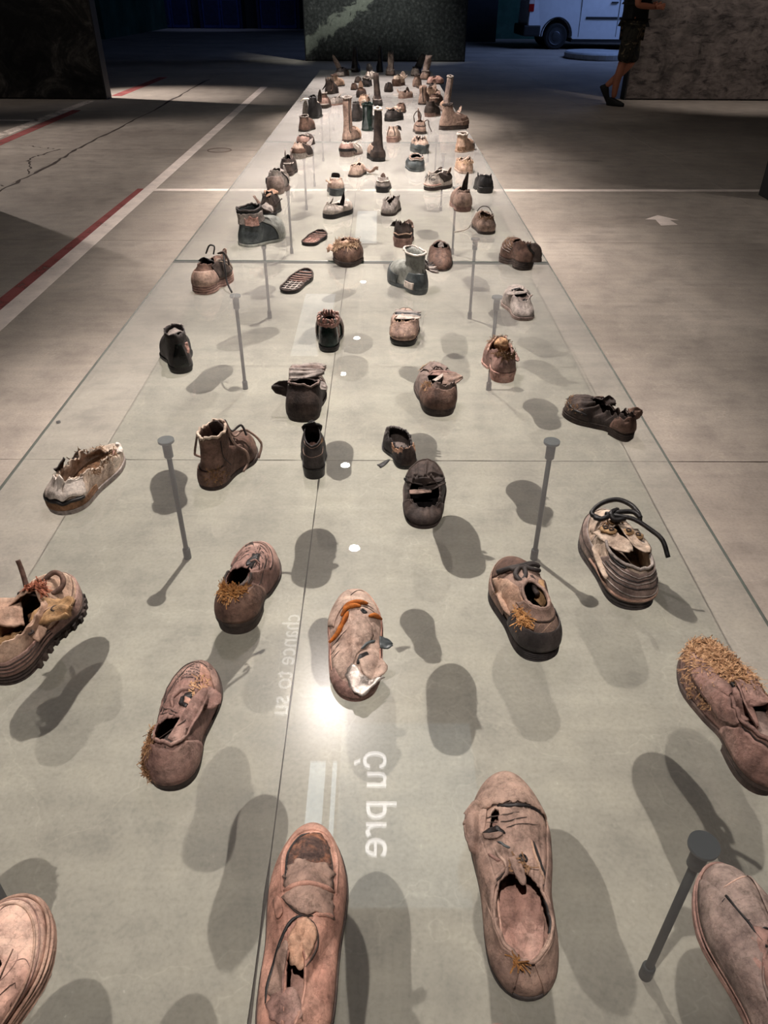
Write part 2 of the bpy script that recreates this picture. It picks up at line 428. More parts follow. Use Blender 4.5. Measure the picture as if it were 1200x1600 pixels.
wall('ceiling', -16.3, 16.3, -4.3, 36.3, 6, 6.2, M_CEIL)
wall('wall_green_left', -8.95, -8.65, 27.9, 36, 0, 6, M_GREENWALL)
wall('wall_green_left_end', -16, -8.65, 27.6, 27.9, 0, 6, M_GREENWALL)
wall('wall_green_right', 3.55, 5.9, 29.4, 29.7, 0, 6, M_GREENWALL)
wall('wall_pier_right', 2.6, 3.55, 27.4, 28.6, 0, 6, M_DARKWALL)
# blue steel doors in the far wall: frame, leaf, glazed upper half
M_BLUE = plain('blue_steel_door', (40, 58, 110), rough=0.5, spec=0.3)
M_BLUE2 = plain('blue_steel_frame', (26, 36, 70), rough=0.5)
M_DGLASS = plain('dark_door_pane', (34, 44, 66), rough=0.2)
for k, x0 in enumerate((-9.3, -7.3, -5.0)):
    d = empty('door_%d' % (k + 1), (x0, 35.9, 0), kind='structure')
    w = 1.7
    for (a, b, c, e) in ((0, 0.1, 0, 3.0), (w - 0.1, w, 0, 3.0), (0.1, w - 0.1, 2.9, 3.0)):
        box_obj('door_frame', a, b, -0.1, 0.1, c, e, M_BLUE2, d, 0.006)
    for (a, b) in ((0.12, w / 2 - 0.01), (w / 2 + 0.01, w - 0.12)):
        lf = box_obj('door_leaf', a, b, -0.06, 0.02, 0.02, 2.88, M_BLUE, d, 0.006)
        box_obj('pane', a + 0.1, b - 0.1, -0.075, -0.055, 1.25, 2.7, M_DGLASS, lf)
        box_obj('kick_panel', a + 0.08, b - 0.08, -0.08, -0.055, 0.15, 0.95, M_BLUE2, lf, 0.01)

# ------------------------------------------------------------------ big display panels with printed photographs
def photo_print(name, kind):
    m, nt, out = new_mat(name); L = nt.links.new
    tc = nd(nt, 'ShaderNodeTexCoord')
    n1 = nd(nt, 'ShaderNodeTexNoise', i_Scale=2.2, i_Detail=9.0, i_Roughness=0.66, i_Distortion=1.2)
    n2 = nd(nt, 'ShaderNodeTexNoise', i_Scale=16.0, i_Detail=8.0, i_Roughness=0.75)
    L(tc.outputs['Object'], n1.inputs['Vector']); L(tc.outputs['Object'], n2.inputs['Vector'])
    if kind == 'forest':       # aerial view of a forest with a pale river of clearings
        tr = ramp(nt, n2.outputs[0], [(0.3, lin((44, 46, 46))), (0.5, lin((80, 82, 80))), (0.72, lin((120, 122, 118)))])
        vo = nd(nt, 'ShaderNodeTexVoronoi', i_Scale=14.0); L(tc.outputs['Object'], vo.inputs['Vector'])
        vr = ramp(nt, vo.outputs['Distance'], [(0.0, (1.25, 1.25, 1.25)), (0.6, (0.5, 0.5, 0.5))])
        col = mixc(nt, 0.8, tr.outputs[0], vr.outputs[0], 'MULTIPLY')
        sx = nd(nt, 'ShaderNodeSeparateXYZ'); L(tc.outputs['Object'], sx.inputs[0])
        # band z = 0.55 + 0.75 * (x + 1.2), wobbling
        a = nd(nt, 'ShaderNodeMath', operation='MULTIPLY_ADD'); a.inputs[1].default_value = -0.62; L(sx.outputs[0], a.inputs[0]); L(sx.outputs[2], a.inputs[2])
        b = nd(nt, 'ShaderNodeMath', operation='MULTIPLY_ADD'); b.inputs[1].default_value = 0.9; L(n1.outputs[0], b.inputs[0]); L(a.outputs[0], b.inputs[2])
        f = ramp(nt, b.outputs[0], [(0.0, (0, 0, 0)), (0.0001, (0, 0, 0))])
        e = f.color_ramp.elements; e[0].position = 0.0
        mr = nd(nt, 'ShaderNodeMapRange'); mr.inputs['From Min'].default_value = 1.55; mr.inputs['From Max'].default_value = 2.15
        L(b.outputs[0], mr.inputs['Value'])
        f2 = ramp(nt, mr.outputs[0], [(0.2, (0, 0, 0)), (0.34, (1, 1, 1)), (0.62, (1, 1, 1)), (0.74, (0, 0, 0))])
        pl = ramp(nt, n2.outputs[0], [(0.3, lin((120, 124, 114))), (0.7, lin((160, 164, 150)))])
        col = mixc(nt, f2.outputs[0], col, pl.outputs[0])
    elif kind == 'night':      # very dark undergrowth
        tr = ramp(nt, n1.outputs[0], [(0.42, lin((16, 16, 17))), (0.56, lin((40, 39, 38))), (0.75, lin((96, 92, 88)))])
        vr = ramp(nt, n2.outputs[0], [(0.35, (0.5, 0.5, 0.5)), (0.65, (1.3, 1.3, 1.3))])
        col = mixc(nt, 0.9, tr.outputs[0], vr.outputs[0], 'MULTIPLY')
    else:                      # soil with dark leaf marks
        mp = nd(nt, 'ShaderNodeMapping'); mp.inputs['Scale'].default_value = (1.0, 1.0, 2.6); mp.inputs['Rotation'].default_value = (0, 0.45, 0)
        L(tc.outputs['Object'], mp.inputs['Vector'])
        n3 = nd(nt, 'ShaderNodeTexNoise', i_Scale=5.5, i_Detail=8.0, i_Roughness=0.68, i_Distortion=0.8); L(mp.outputs[0], n3.inputs['Vector'])
        lf = ramp(nt, n3.outputs[0], [(0.36, lin((52, 48, 47))), (0.47, lin((90, 83, 80))), (0.7, lin((112, 104, 99)))])
        br = ramp(nt, n1.outputs[0], [(0.34, (0.30, 0.30, 0.30)), (0.60, (1.3, 1.27, 1.25))])
        col = mixc(nt, 0.9, lf.outputs[0], br.outputs[0], 'MULTIPLY')
    b = nd(nt, 'ShaderNodeBsdfPrincipled'); L(col, b.inputs['Base Color']); b.inputs['Roughness'].default_value = 0.7
    b.inputs['Specular IOR Level'].default_value = 0.2
    L(b.outputs[0], out.inputs[0])
    return m
M_PFRAME = plain('panel_black_frame', (24, 25, 29), rough=0.6)
def display_panel(x0, x1, y, th, h, mat, label, group='tall printed display panels'):
    p = empty('display_panel', ((x0 + x1) / 2, y, 0), label, 'display panel', group)
    hw = (x1 - x0) / 2
    box_obj('core', -hw, hw, 0.012, th, 0.01, h, M_PFRAME, p, 0.004)
    box_obj('printed_face', -hw + 0.012, hw - 0.012, 0.0, 0.011, 0.02, h - 0.01, mat, p)
    for s in (-1, 1):
        box_obj('edge_strip', s * hw - 0.012, s * hw + 0.012, -0.002, th + 0.004, 0.0, h + 0.004, M_PFRAME, p, 0.003)
    return p
display_panel(-8.3, -3.95, 12.15, 0.22, 3.2, photo_print('print_night_undergrowth', 'night'), 'black panel printed with dark undergrowth at the upper left')
display_panel(-1.70, 1.86, 19.5, 0.2, 3.4, photo_print('print_aerial_forest', 'forest'), 'dark panel printed with a forest and pale clearing beyond the glass table')
display_panel(3.60, 8.4, 12.5, 0.22, 3.2, photo_print('print_soil', 'soil'), 'grey-brown panel printed with mottled soil behind the walking person')
display_panel(3.0, 7.2, 6.05, 0.2, 3.0, photo_print('print_night_undergrowth_b', 'night'), 'black panel whose edge just shows at the right side of the photo')
sp = display_panel(-1.95, 1.95, 0, 0.2, 3.0, photo_print('print_night_undergrowth_c', 'night'), 'black panel standing off to the left that shades the floor')
sp.location = (-3.02, 3.9, 0); sp.rotation_euler = (0, 0, PI / 2)

# ------------------------------------------------------------------ glass table on posts
def glass_mat():
    m, nt, out = new_mat('dusty_clear_glass'); L = nt.links.new
    g = nd(nt, 'ShaderNodeNewGeometry')
    dt = nd(nt, 'ShaderNodeVectorMath', operation='DOT_PRODUCT'); L(g.outputs['Incoming'], dt.inputs[0]); L(g.outputs['Normal'], dt.inputs[1])
    ab = nd(nt, 'ShaderNodeMath', operation='ABSOLUTE'); L(dt.outputs['Value'], ab.inputs[0])
    mx = nd(nt, 'ShaderNodeMath', operation='MAXIMUM'); mx.inputs[1].default_value = 0.03; L(ab.outputs[0], mx.inputs[0])
    # thin dust film: optical depth over the cosine
    n1 = nd(nt, 'ShaderNodeTexNoise', i_Scale=3.0, i_Detail=7.0, i_Roughness=0.7); L(g.outputs['Position'], n1.inputs['Vector'])
    tau = ramp(nt, n1.outputs[0], [(0.3, (DUST * 0.75,) * 3), (0.7, (DUST * 1.25,) * 3)])
    dv = nd(nt, 'ShaderNodeMath', operation='DIVIDE'); L(tau.outputs[0], dv.inputs[0]); L(mx.outputs[0], dv.inputs[1])
    ng = nd(nt, 'ShaderNodeMath', operation='MULTIPLY'); ng.inputs[1].default_value = -1.0; L(dv.outputs[0], ng.inputs[0])
    ex = nd(nt, 'ShaderNodeMath', operation='EXPONENT'); L(ng.outputs[0], ex.inputs[0])
    fac = nd(nt, 'ShaderNodeMath', operation='SUBTRACT'); fac.inputs[0].default_value = 1.0; L(ex.outputs[0], fac.inputs[1])
    tr = nd(nt, 'ShaderNodeBsdfTransparent'); tr.inputs[0].default_value = (0.955, 0.984, 0.974, 1)
    gl = nd(nt, 'ShaderNodeBsdfAnisotropic'); gl.inputs['Roughness'].default_value = 0.0
    fr = nd(nt, 'ShaderNodeFresnel'); fr.inputs['IOR'].default_value = 1.5
    m1 = nd(nt, 'ShaderNodeMixShader'); L(fr.outputs[0], m1.inputs[0]); L(tr.outputs[0], m1.inputs[1]); L(gl.outputs[0], m1.inputs[2])
    # smeared film that scatters the lamp reflections into a soft glow
    g2 = nd(nt, 'ShaderNodeBsdfAnisotropic'); g2.inputs['Roughness'].default_value = 0.22
    g2.inputs['Color'].default_value = (1, 1, 1, 1)
    m2 = nd(nt, 'ShaderNodeMixShader'); m2.inputs[0].default_value = SMEAR; L(m1.outputs[0], m2.inputs[1]); L(g2.outputs[0], m2.inputs[2])
    df = nd(nt, 'ShaderNodeBsdfDiffuse'); df.inputs[0].default_value = (0.80, 0.76, 0.73, 1)
    m3 = nd(nt, 'ShaderNodeMixShader'); L(fac.outputs[0], m3.inputs[0]); L(m2.outputs[0], m3.inputs[1]); L(df.outputs[0], m3.inputs[2])
    L(m3.outputs[0], out.inputs[0])
    return m
DUST, SMEAR = 0.034, 0.0065
M_GLASS = glass_mat()
def glass_under():
    m, nt, out = new_mat('clear_glass_underside'); L = nt.links.new
    tr = nd(nt, 'ShaderNodeBsdfTransparent'); tr.inputs[0].default_value = (0.955, 0.984, 0.974, 1)
    gl = nd(nt, 'ShaderNodeBsdfAnisotropic'); gl.inputs['Roughness'].default_value = 0.0
    fr = nd(nt, 'ShaderNodeFresnel'); fr.inputs['IOR'].default_value = 1.5
    g = nd(nt, 'ShaderNodeNewGeometry')
    m1 = nd(nt, 'ShaderNodeMixShader'); L(tr.outputs[0], m1.inputs[1]); L(gl.outputs[0], m1.inputs[2])
    ly = nd(nt, 'ShaderNodeVectorMath', operation='DOT_PRODUCT'); L(g.outputs['Incoming'], ly.inputs[0]); L(g.outputs['Normal'], ly.inputs[1])
    ab = nd(nt, 'ShaderNodeMath', operation='ABSOLUTE'); L(ly.outputs['Value'], ab.inputs[0])
    # Schlick for both directions
    om = nd(nt, 'ShaderNodeMath', operation='SUBTRACT'); om.inputs[0].default_value = 1.0; L(ab.outputs[0], om.inputs[1])
    pw = nd(nt, 'ShaderNodeMath', operation='POWER'); pw.inputs[1].default_value = 5.0; L(om.outputs[0], pw.inputs[0])
    ma = nd(nt, 'ShaderNodeMath', operation='MULTIPLY_ADD'); ma.inputs[1].default_value = 0.96; ma.inputs[2].default_value = 0.04; L(pw.outputs[0], ma.inputs[0])
    L(ma.outputs[0], m1.inputs[0])
    L(m1.outputs[0], out.inputs[0])
    return m
M_GLASSU = glass_under()
def glass_edge():
    m, nt, out = new_mat('glass_cut_edge'); L = nt.links.new
    p = nd(nt, 'ShaderNodeBsdfPrincipled'); p.inputs['Base Color'].default_value = (0.055, 0.085, 0.075, 1)
    p.inputs['Roughness'].default_value = 0.25
    L(p.outputs[0], out.inputs[0])
    return m
M_GEDGE = glass_edge()
GT = 0.010
GX0, GX1 = -0.857, 0.695
PANES = [(0.03, 3.113), (3.119, 6.070), (6.076, 9.026), (9.032, 12.05)]
PN = ['nearest glass tabletop sheet, carrying the largest shoes', 'second glass sheet from the camera, between the two nearest seams',
      'third glass sheet from the camera, carrying the tall boots', 'farthest glass tabletop sheet, ending before the forest panel']
for (y0, y1), lb in zip(PANES, PN):
    p = empty('glass_sheet', ((GX0 + GX1) / 2, (y0 + y1) / 2, GZ - GT), lb, 'glass sheet', 'glass sheets of the long table')
    hx, hy = (GX1 - GX0) / 2, (y1 - y0) / 2
    a = 0.0015
    V = [(-hx, -hy, 0), (hx, -hy, 0), (hx, hy, 0), (-hx, hy, 0), (-hx, -hy, GT - a), (hx, -hy, GT - a), (hx, hy, GT - a), (-hx, hy, GT - a),
         (-hx + a, -hy + a, GT), (hx - a, -hy + a, GT), (hx - a, hy - a, GT), (-hx + a, hy - a, GT)]
    F = [(8, 9, 10, 11), (3, 2, 1, 0)] + [(i, (i + 1) % 4, 4 + (i + 1) % 4, 4 + i) for i in range(4)] + [(4 + i, 4 + (i + 1) % 4, 8 + (i + 1) % 4, 8 + i) for i in range(4)]
    mesh_obj('pane', V[:], F[:2], None, p, smooth=False, mats=[M_GLASS, M_GLASSU], fmats=[0, 1])
    mesh_obj('polished_edge', V[:], F[2:], M_GEDGE, p, smooth=False)

M_POST = plain('post_grey_steel', (34, 37, 40), rough=0.6, metal=0.0, vary=0.1)
M_PDISC = plain('post_disc_grey', (52, 58, 65), rough=0.6, metal=0.0, vary=0.08)
PX = (-0.5405, 0.4339)
PY = [0.555, 1.638, 2.721]
pg = 'steel posts carrying the glass'
ordn = ['nearest', 'second', 'third', 'fourth', 'fifth', 'sixth', 'seventh', 'eighth', 'ninth', 'tenth', 'eleventh', 'twelfth']
def post_meshes():
    r = {}
    for nm, prof in (('foot', [(0.0105, 0), (0.0105, 0.030), (0.0090, 0.034)]), ('rod', [(0.0066, 0.03), (0.0066, GZ - GT - 0.052)]),
                     ('collar', [(0.0080, GZ - GT - 0.054), (0.0118, GZ - GT - 0.050), (0.0118, GZ - GT - 0.008)])):
        bm = bmesh.new(); lathe(bm, prof, 20); r[nm] = (bm, M_POST)
    bm = bmesh.new(); lathe(bm, [(0.0175, GZ - GT - 0.009), (0.0205, GZ - GT - 0.007), (0.0205, GZ - GT - 0.0005)], 28); r['disc'] = (bm, M_PDISC)
    return r
first = None
for row in range(11):
    y = PY[row % 3] + 2.9556 * (row // 3)
    for s in (0, 1):
        lb = '%s grey steel post from the camera in the %s row under the glass' % (ordn[row], ('left', 'right')[s])
        p = empty('support_post', (PX[s], y, 0), lb, 'post', pg)
        if first is None:
            first = [bm_obj(k, b, m, p, smooth=False) for k, (b, m) in post_meshes().items()]
            for o in first:
                for pl in o.data.polygons: pl.use_smooth = len(pl.vertices) == 4
        else:
            for o in first:
                c = o.copy(); C.objects.link(c); c.parent = p

# ------------------------------------------------------------------ lighting track and lit sign above the table (seen as reflections)
M_BLK = plain('track_black', (18, 18, 19), rough=0.5)
def emis(name, col, s):
    m, nt, out = new_mat(name)
    e = nd(nt, 'ShaderNodeEmission'); e.inputs[0].default_value = (*col, 1); e.inputs[1].default_value = s
    nt.links.new(e.outputs[0], out.inputs[0]); return m
M_LENS = emis('spot_lens_glow', (1.0, 0.92, 0.86), 160)
tr_ = empty('lighting_track', (-0.27, 5.5, TRACK_Z + 0.16), 'black lighting track running above the glass table', 'lighting track')
box_obj('rail', -0.018, 0.018, -6.5, 6.5, 0.0, 0.03, M_BLK, tr_, 0.003)
for yy in (-5.5, 0, 5.5):
    bm = bmesh.new(); lathe(bm, [(0.004, 0.03), (0.004, 6.0 - TRACK_Z - 0.16)], 8, 0, yy); bm_obj('suspension_cable', bm, M_BLK, tr_)
for i, (sx, sy, sw, sa, st) in enumerate(SPOTS):
    s = empty('track_spotlight', (sx, sy, TRACK_Z - 0.02), '%s spotlight from the camera on the track above the glass' % ordn[i], 'spotlight', 'spotlights above the glass')
    bm = bmesh.new(); lathe(bm, [(0.043, 0.0), (0.045, 0.012), (0.045, 0.10), (0.02, 0.125)], 24); bm_obj('housing', bm, M_BLK, s)
    bm = bmesh.new(); lathe(bm, [(0.034, -0.004), (0.036, 0.0), (0.036, 0.003)], 24); bm_obj('lens', bm, M_LENS, s)
    box_obj('mounting_arm', min(0, -0.27 - sx) - 0.008, max(0, -0.27 - sx) + 0.008, -0.012, 0.012, 0.12, 0.183, M_BLK, s)
# hanging banner with lit lettering, readable from below
SZ = GZ + 3.2
M_SIGN = emis('sign_faint_screen', (0.75, 0.9, 0.95), 0.35)
M_STRIP = emis('sign_side_screen', (0.78, 0.92, 1.0), 1.5)
M_TEXT = emis('sign_letters', (1.0, 0.95, 0.95), 3.8)
M_TEXT2 = emis('sign_small_letters', (1.0, 0.97, 0.95), 2.2)
def text_mesh(body, x, y, size, z, mat, parent, name='lettering'):
    cu = bpy.data.curves.new(name, 'FONT'); cu.body = body; cu.size = size; cu.extrude = 0.002
    o = bpy.data.objects.new(name, cu); C.objects.link(o)
    # read direction -Y, letter tops towards -X, face down
    o.matrix_local = Matrix(((0, -1, 0, x), (-1, 0, 0, y), (0, 0, -1, z), (0, 0, 0, 1)))
    bpy.context.view_layer.update()
    dg = bpy.context.evaluated_depsgraph_get()
    me = bpy.data.meshes.new_from_object(o.evaluated_get(dg))
    mw = o.matrix_local.copy()
    bpy.data.objects.remove(o)
    me.transform(mw); me.materials.clear(); me.materials.append(mat)
    q = bpy.data.objects.new(name, me); C.objects.link(q); q.parent = parent
    return q
sg = empty('hanging_sign', (0, 0, 0), 'lit hanging sign with lettering mirrored in the glass near the loafer', 'sign')
box_obj('screen', -0.255, 0.62, 2.1, 3.35, SZ + 0.006, SZ + 0.02, M_SIGN, sg)
box_obj('side_screen', -0.45, -0.275, 2.1, 3.04, SZ + 0.006, SZ + 0.02, M_STRIP, sg)
text_mesh('\u0107u pre', 0.045, 3.125, 0.275, SZ, M_TEXT, sg)
sg2 = empty('hanging_sign', (0, 0, 0), 'faint hanging sign with small lettering mirrored in the glass beside the left shoes', 'sign')
box_obj('screen', -0.95, 0.03, 3.45, 4.66, SZ + 0.006, SZ + 0.02, emis('sign_dim_screen', (0.9, 0.95, 0.95), 0.1), sg2)
text_mesh('chance to su', -0.64, 4.43, 0.20, SZ, M_TEXT2, sg2)
M_DIM = emis('sign_pale_screen', (0.9, 0.97, 1.0), 0.4)
for (x0, x1, y0, y1, lb) in ((-1.25, -0.74, 9.6, 12.15, 'pale hanging light screen mirrored beside the fringed dark boot'),
                         (-0.54, -0.08, 15.2, 17.8, 'pale hanging light screen mirrored beyond the glass seam')):
    q = empty('light_screen', ((x0 + x1) / 2, (y0 + y1) / 2, SZ), lb, 'light screen', 'hanging light screens')
    hx, hy = (x1 - x0) / 2, (y1 - y0) / 2
    box_obj('diffuser', -hx + 0.01, hx - 0.01, -hy + 0.01, hy - 0.01, 0.0, 0.01, M_DIM, q)
    box_obj('casing', -hx, hx, -hy, hy, 0.011, 0.05, M_BLK, q, 0.004)

# ------------------------------------------------------------------ white van in the bay
M_VAN = plain('van_white_paint', (206, 208, 212), rough=0.35, vary=0.04)
M_VBLK = plain('van_black_plastic', (22, 23, 25), rough=0.6)
M_TYRE = plain('tyre_rubber', (20, 20, 21), rough=0.85)
M_RIM = plain('steel_wheel', (60, 62, 66), rough=0.5, metal=0.5)
M_REDL = plain('rear_lamp_red', (150, 18, 22), rough=0.25)
M_WHL = plain('rear_lamp_white', (190, 180, 176), rough=0.25)
M_VGL = plain('van_window', (14, 17, 20), rough=0.1)
def build_van():
    v = empty('panel_van', (3.95, 24.0, 0), 'white panel van seen from the side behind the walking person', 'van')
    # side profile (x along the van from the rear, z up), nose to the right
    prof = [(0.02, 0.42), (0.0, 0.6), (0.02, 1.1), (0.10, 1.70), (0.22, 1.80), (1.2, 1.83), (2.55, 1.80), (3.35, 1.18), (4.1, 1.02), (4.30, 0.80), (4.33, 0.45), (4.2, 0.26)]
    und = []
    def arch(cx):
        return [(cx + 0.40 * math.cos(a), 0.30 + 0.42 * math.sin(a)) for a in np.linspace(0.0, PI, 13)]
    bot = [(3.97, 0.24)] + arch(3.50) + [(3.05, 0.24), (1.25, 0.24)] + arch(0.80) + [(0.36, 0.30), (0.1, 0.36)]
    P = prof + bot
    W = 1.78
    n = len(P)
    def ring(y, s=0.0):
        out = []
        for x, z in P:
            tumble = 0.09 * max(0, (z - 1.0)) 
            out.append((x, y + (tumble if y < W / 2 else -tumble), z))
        return out
    V, F = [], []
    cxm, czm = 2.1, 0.9
    ys = [0.0, 0.03, W - 0.03, W]
    ins = [0.03, 0.0, 0.0, 0.03]
    for y, i_ in zip(ys, ins):
        for (x, yy, z) in ring(y):
            V.append((x + (cxm - x) * i_ * 0.35, yy, z + (czm - z) * i_ * 0.5))
    for a in range(3):
        for i in range(n):
            F.append((a * n + i, a * n + (i + 1) % n, (a + 1) * n + (i + 1) % n, (a + 1) * n + i))
    F.append(tuple(range(n))[::-1]); F.append(tuple(3 * n + i for i in range(n)))
    body = mesh_obj('body', V, F, M_VAN, v, smooth=False)
    for cx in (0.80, 3.50):
        for y, sgn in ((0.10, -1), (W - 0.10, 1)):
            w = empty('wheel', (cx, y, 0.305)); w.parent = v
            w.rotation_euler = (PI / 2, 0, 0)
            bm = bmesh.new(); lathe(bm, [(0.20, -0.095), (0.27, -0.10), (0.30, -0.085), (0.305, -0.05), (0.305, 0.05), (0.30, 0.085), (0.27, 0.10), (0.20, 0.095)], 36); bm_obj('tyre', bm, M_TYRE, w)
            bm = bmesh.new(); lathe(bm, [(0.05, 0.10), (0.19, 0.10), (0.205, 0.098), (0.205, 0.108), (0.19, 0.106), (0.15, 0.085), (0.10, 0.112), (0.05, 0.118)], 30); bm_obj('rim', bm, M_RIM, w)
        # dark inner arch ring and arch lip
        pts = [(cx + 0.415 * math.cos(a), -0.004, 0.30 + 0.435 * math.sin(a)) for a in np.linspace(0.02, PI - 0.02, 16)]
        tube_obj('wheel_arch_lip', pts, 0.016, M_VBLK, v, k=0)
    box_obj('arch_liner', 0.42, 1.18, 0.25, W - 0.25, 0.26, 0.72, M_VBLK, v)
    box_obj('rear_bumper', -0.10, 0.36, -0.01, W + 0.01, 0.30, 0.56, M_VBLK, v, 0.04)
    box_obj('sill', 1.22, 3.06, 0.02, W - 0.02, 0.17, 0.26, M_VBLK, v, 0.02)
    rl = box_obj('rear_lamp', -0.012, 0.13, -0.006, 0.05, 0.86, 1.32, M_REDL, v, 0.015)
    box_obj('lamp_white_segment', -0.016, 0.134, -0.01, 0.04, 1.03, 1.12, M_WHL, rl, 0.008)
    # door seams and rub strips
    for x, z0, z1 in ((1.40, 0.30, 1.72), (2.42, 0.30, 1.72)):
        box_obj('door_seam', x - 0.006, x + 0.006, -0.004, 0.01, z0, z1 - 0.5, M_VBLK, v)
    box_obj('rub_strip', 0.16, 1.36, -0.014, 0.01, 1.20, 1.265, M_VBLK, v, 0.006)
    box_obj('rub_strip', 1.55, 2.40, -0.018, 0.01, 0.70, 0.755, M_VBLK, v, 0.006)
    box_obj('rub_strip', 2.45, 3.02, -0.018, 0.01, 0.70, 0.755, M_VBLK, v, 0.006)
    box_obj('door_handle', 2.18, 2.36, -0.03, 0.0, 1.06, 1.095, M_VBLK, v, 0.008)
    box_obj('side_window', 2.48, 3.0, 0.02, 0.1, 1.20, 1.62, M_VGL, v, 0.02)
    box_obj('windscreen', 2.75, 3.1, 0.2, W - 0.2, 1.30, 1.62, M_VGL, v, 0.02)
    box_obj('rear_window', -0.01, 0.12, 0.25, W - 0.25, 1.18, 1.62, M_VGL, v, 0.02)
    box_obj('wing_mirror', 3.0, 3.12, -0.18, 0.0, 1.15, 1.33, M_VBLK, v, 0.03)
    return v
build_van()
# low concrete plinth on the floor near the van
M_PLINTH = concrete('plinth_concrete', (150, 152, 154), (172, 174, 176), (190, 192, 194))
bm = bmesh.new()
for ang in [0]:
    lathe(bm, [(0.72, 0.0), (0.74, 0.02), (0.74, 0.11), (0.70, 0.14)], 28)
pl_ = bm_obj('round_plinth', bm, M_PLINTH)
pl_.location = (5.15, 20.9, 0); pl_.scale = (1, 1.35, 1)
tag(pl_, 'low pale round concrete plinth between the van and the walking person', 'plinth')

# ------------------------------------------------------------------ walking person
M_SKIN = plain('skin', (176, 112, 86), rough=0.55, vary=0.08)
M_SHIRT = plain('black_shirt', (16, 16, 17), rough=0.9)
M_SHOE_BLK = plain('black_trainer', (14, 14, 15), rough=0.7)
M_HAIR = plain('dark_hair', (26, 20, 17), rough=0.8)
def camo():
    m, nt, out = new_mat('camouflage_cloth'); L = nt.links.new
    tc = nd(nt, 'ShaderNodeTexCoord')
    n1 = nd(nt, 'ShaderNodeTexNoise', i_Scale=7.0, i_Detail=2.5, i_Distortion=1.0); L(tc.outputs['Object'], n1.inputs['Vector'])
    r = ramp(nt, n1.outputs[0], [(0.40, lin((20, 20, 19))), (0.45, lin((48, 45, 36))), (0.53, lin((34, 32, 26))), (0.58, lin((104, 92, 72)))])
    r.color_ramp.interpolation = 'CONSTANT'
    b = nd(nt, 'ShaderNodeBsdfPrincipled'); L(r.outputs[0], b.inputs['Base Color']); b.inputs['Roughness'].default_value = 0.9
    L(b.outputs[0], out.inputs[0]); return m
M_CAMO = camo()
def skinned(name, verts, edges, radii, mat, parent, root=0, sub=2):
    me = bpy.data.meshes.new(name); me.from_pydata(verts, edges, [])
    o = bpy.data.objects.new(name, me); C.objects.link(o); o.parent = parent
    me.materials.append(mat)
    o.modifiers.new('skin', 'SKIN')
    sv = me.skin_vertices[0].data
    for i, r in enumerate(radii):
        sv[i].radius = (r, r) if not isinstance(r, tuple) else r
        sv[i].use_root = (i == root)
    o.modifiers['skin'].use_smooth_shade = True
    s = o.modifiers.new('sub', 'SUBSURF'); s.levels = sub; s.render_levels = sub
    return o
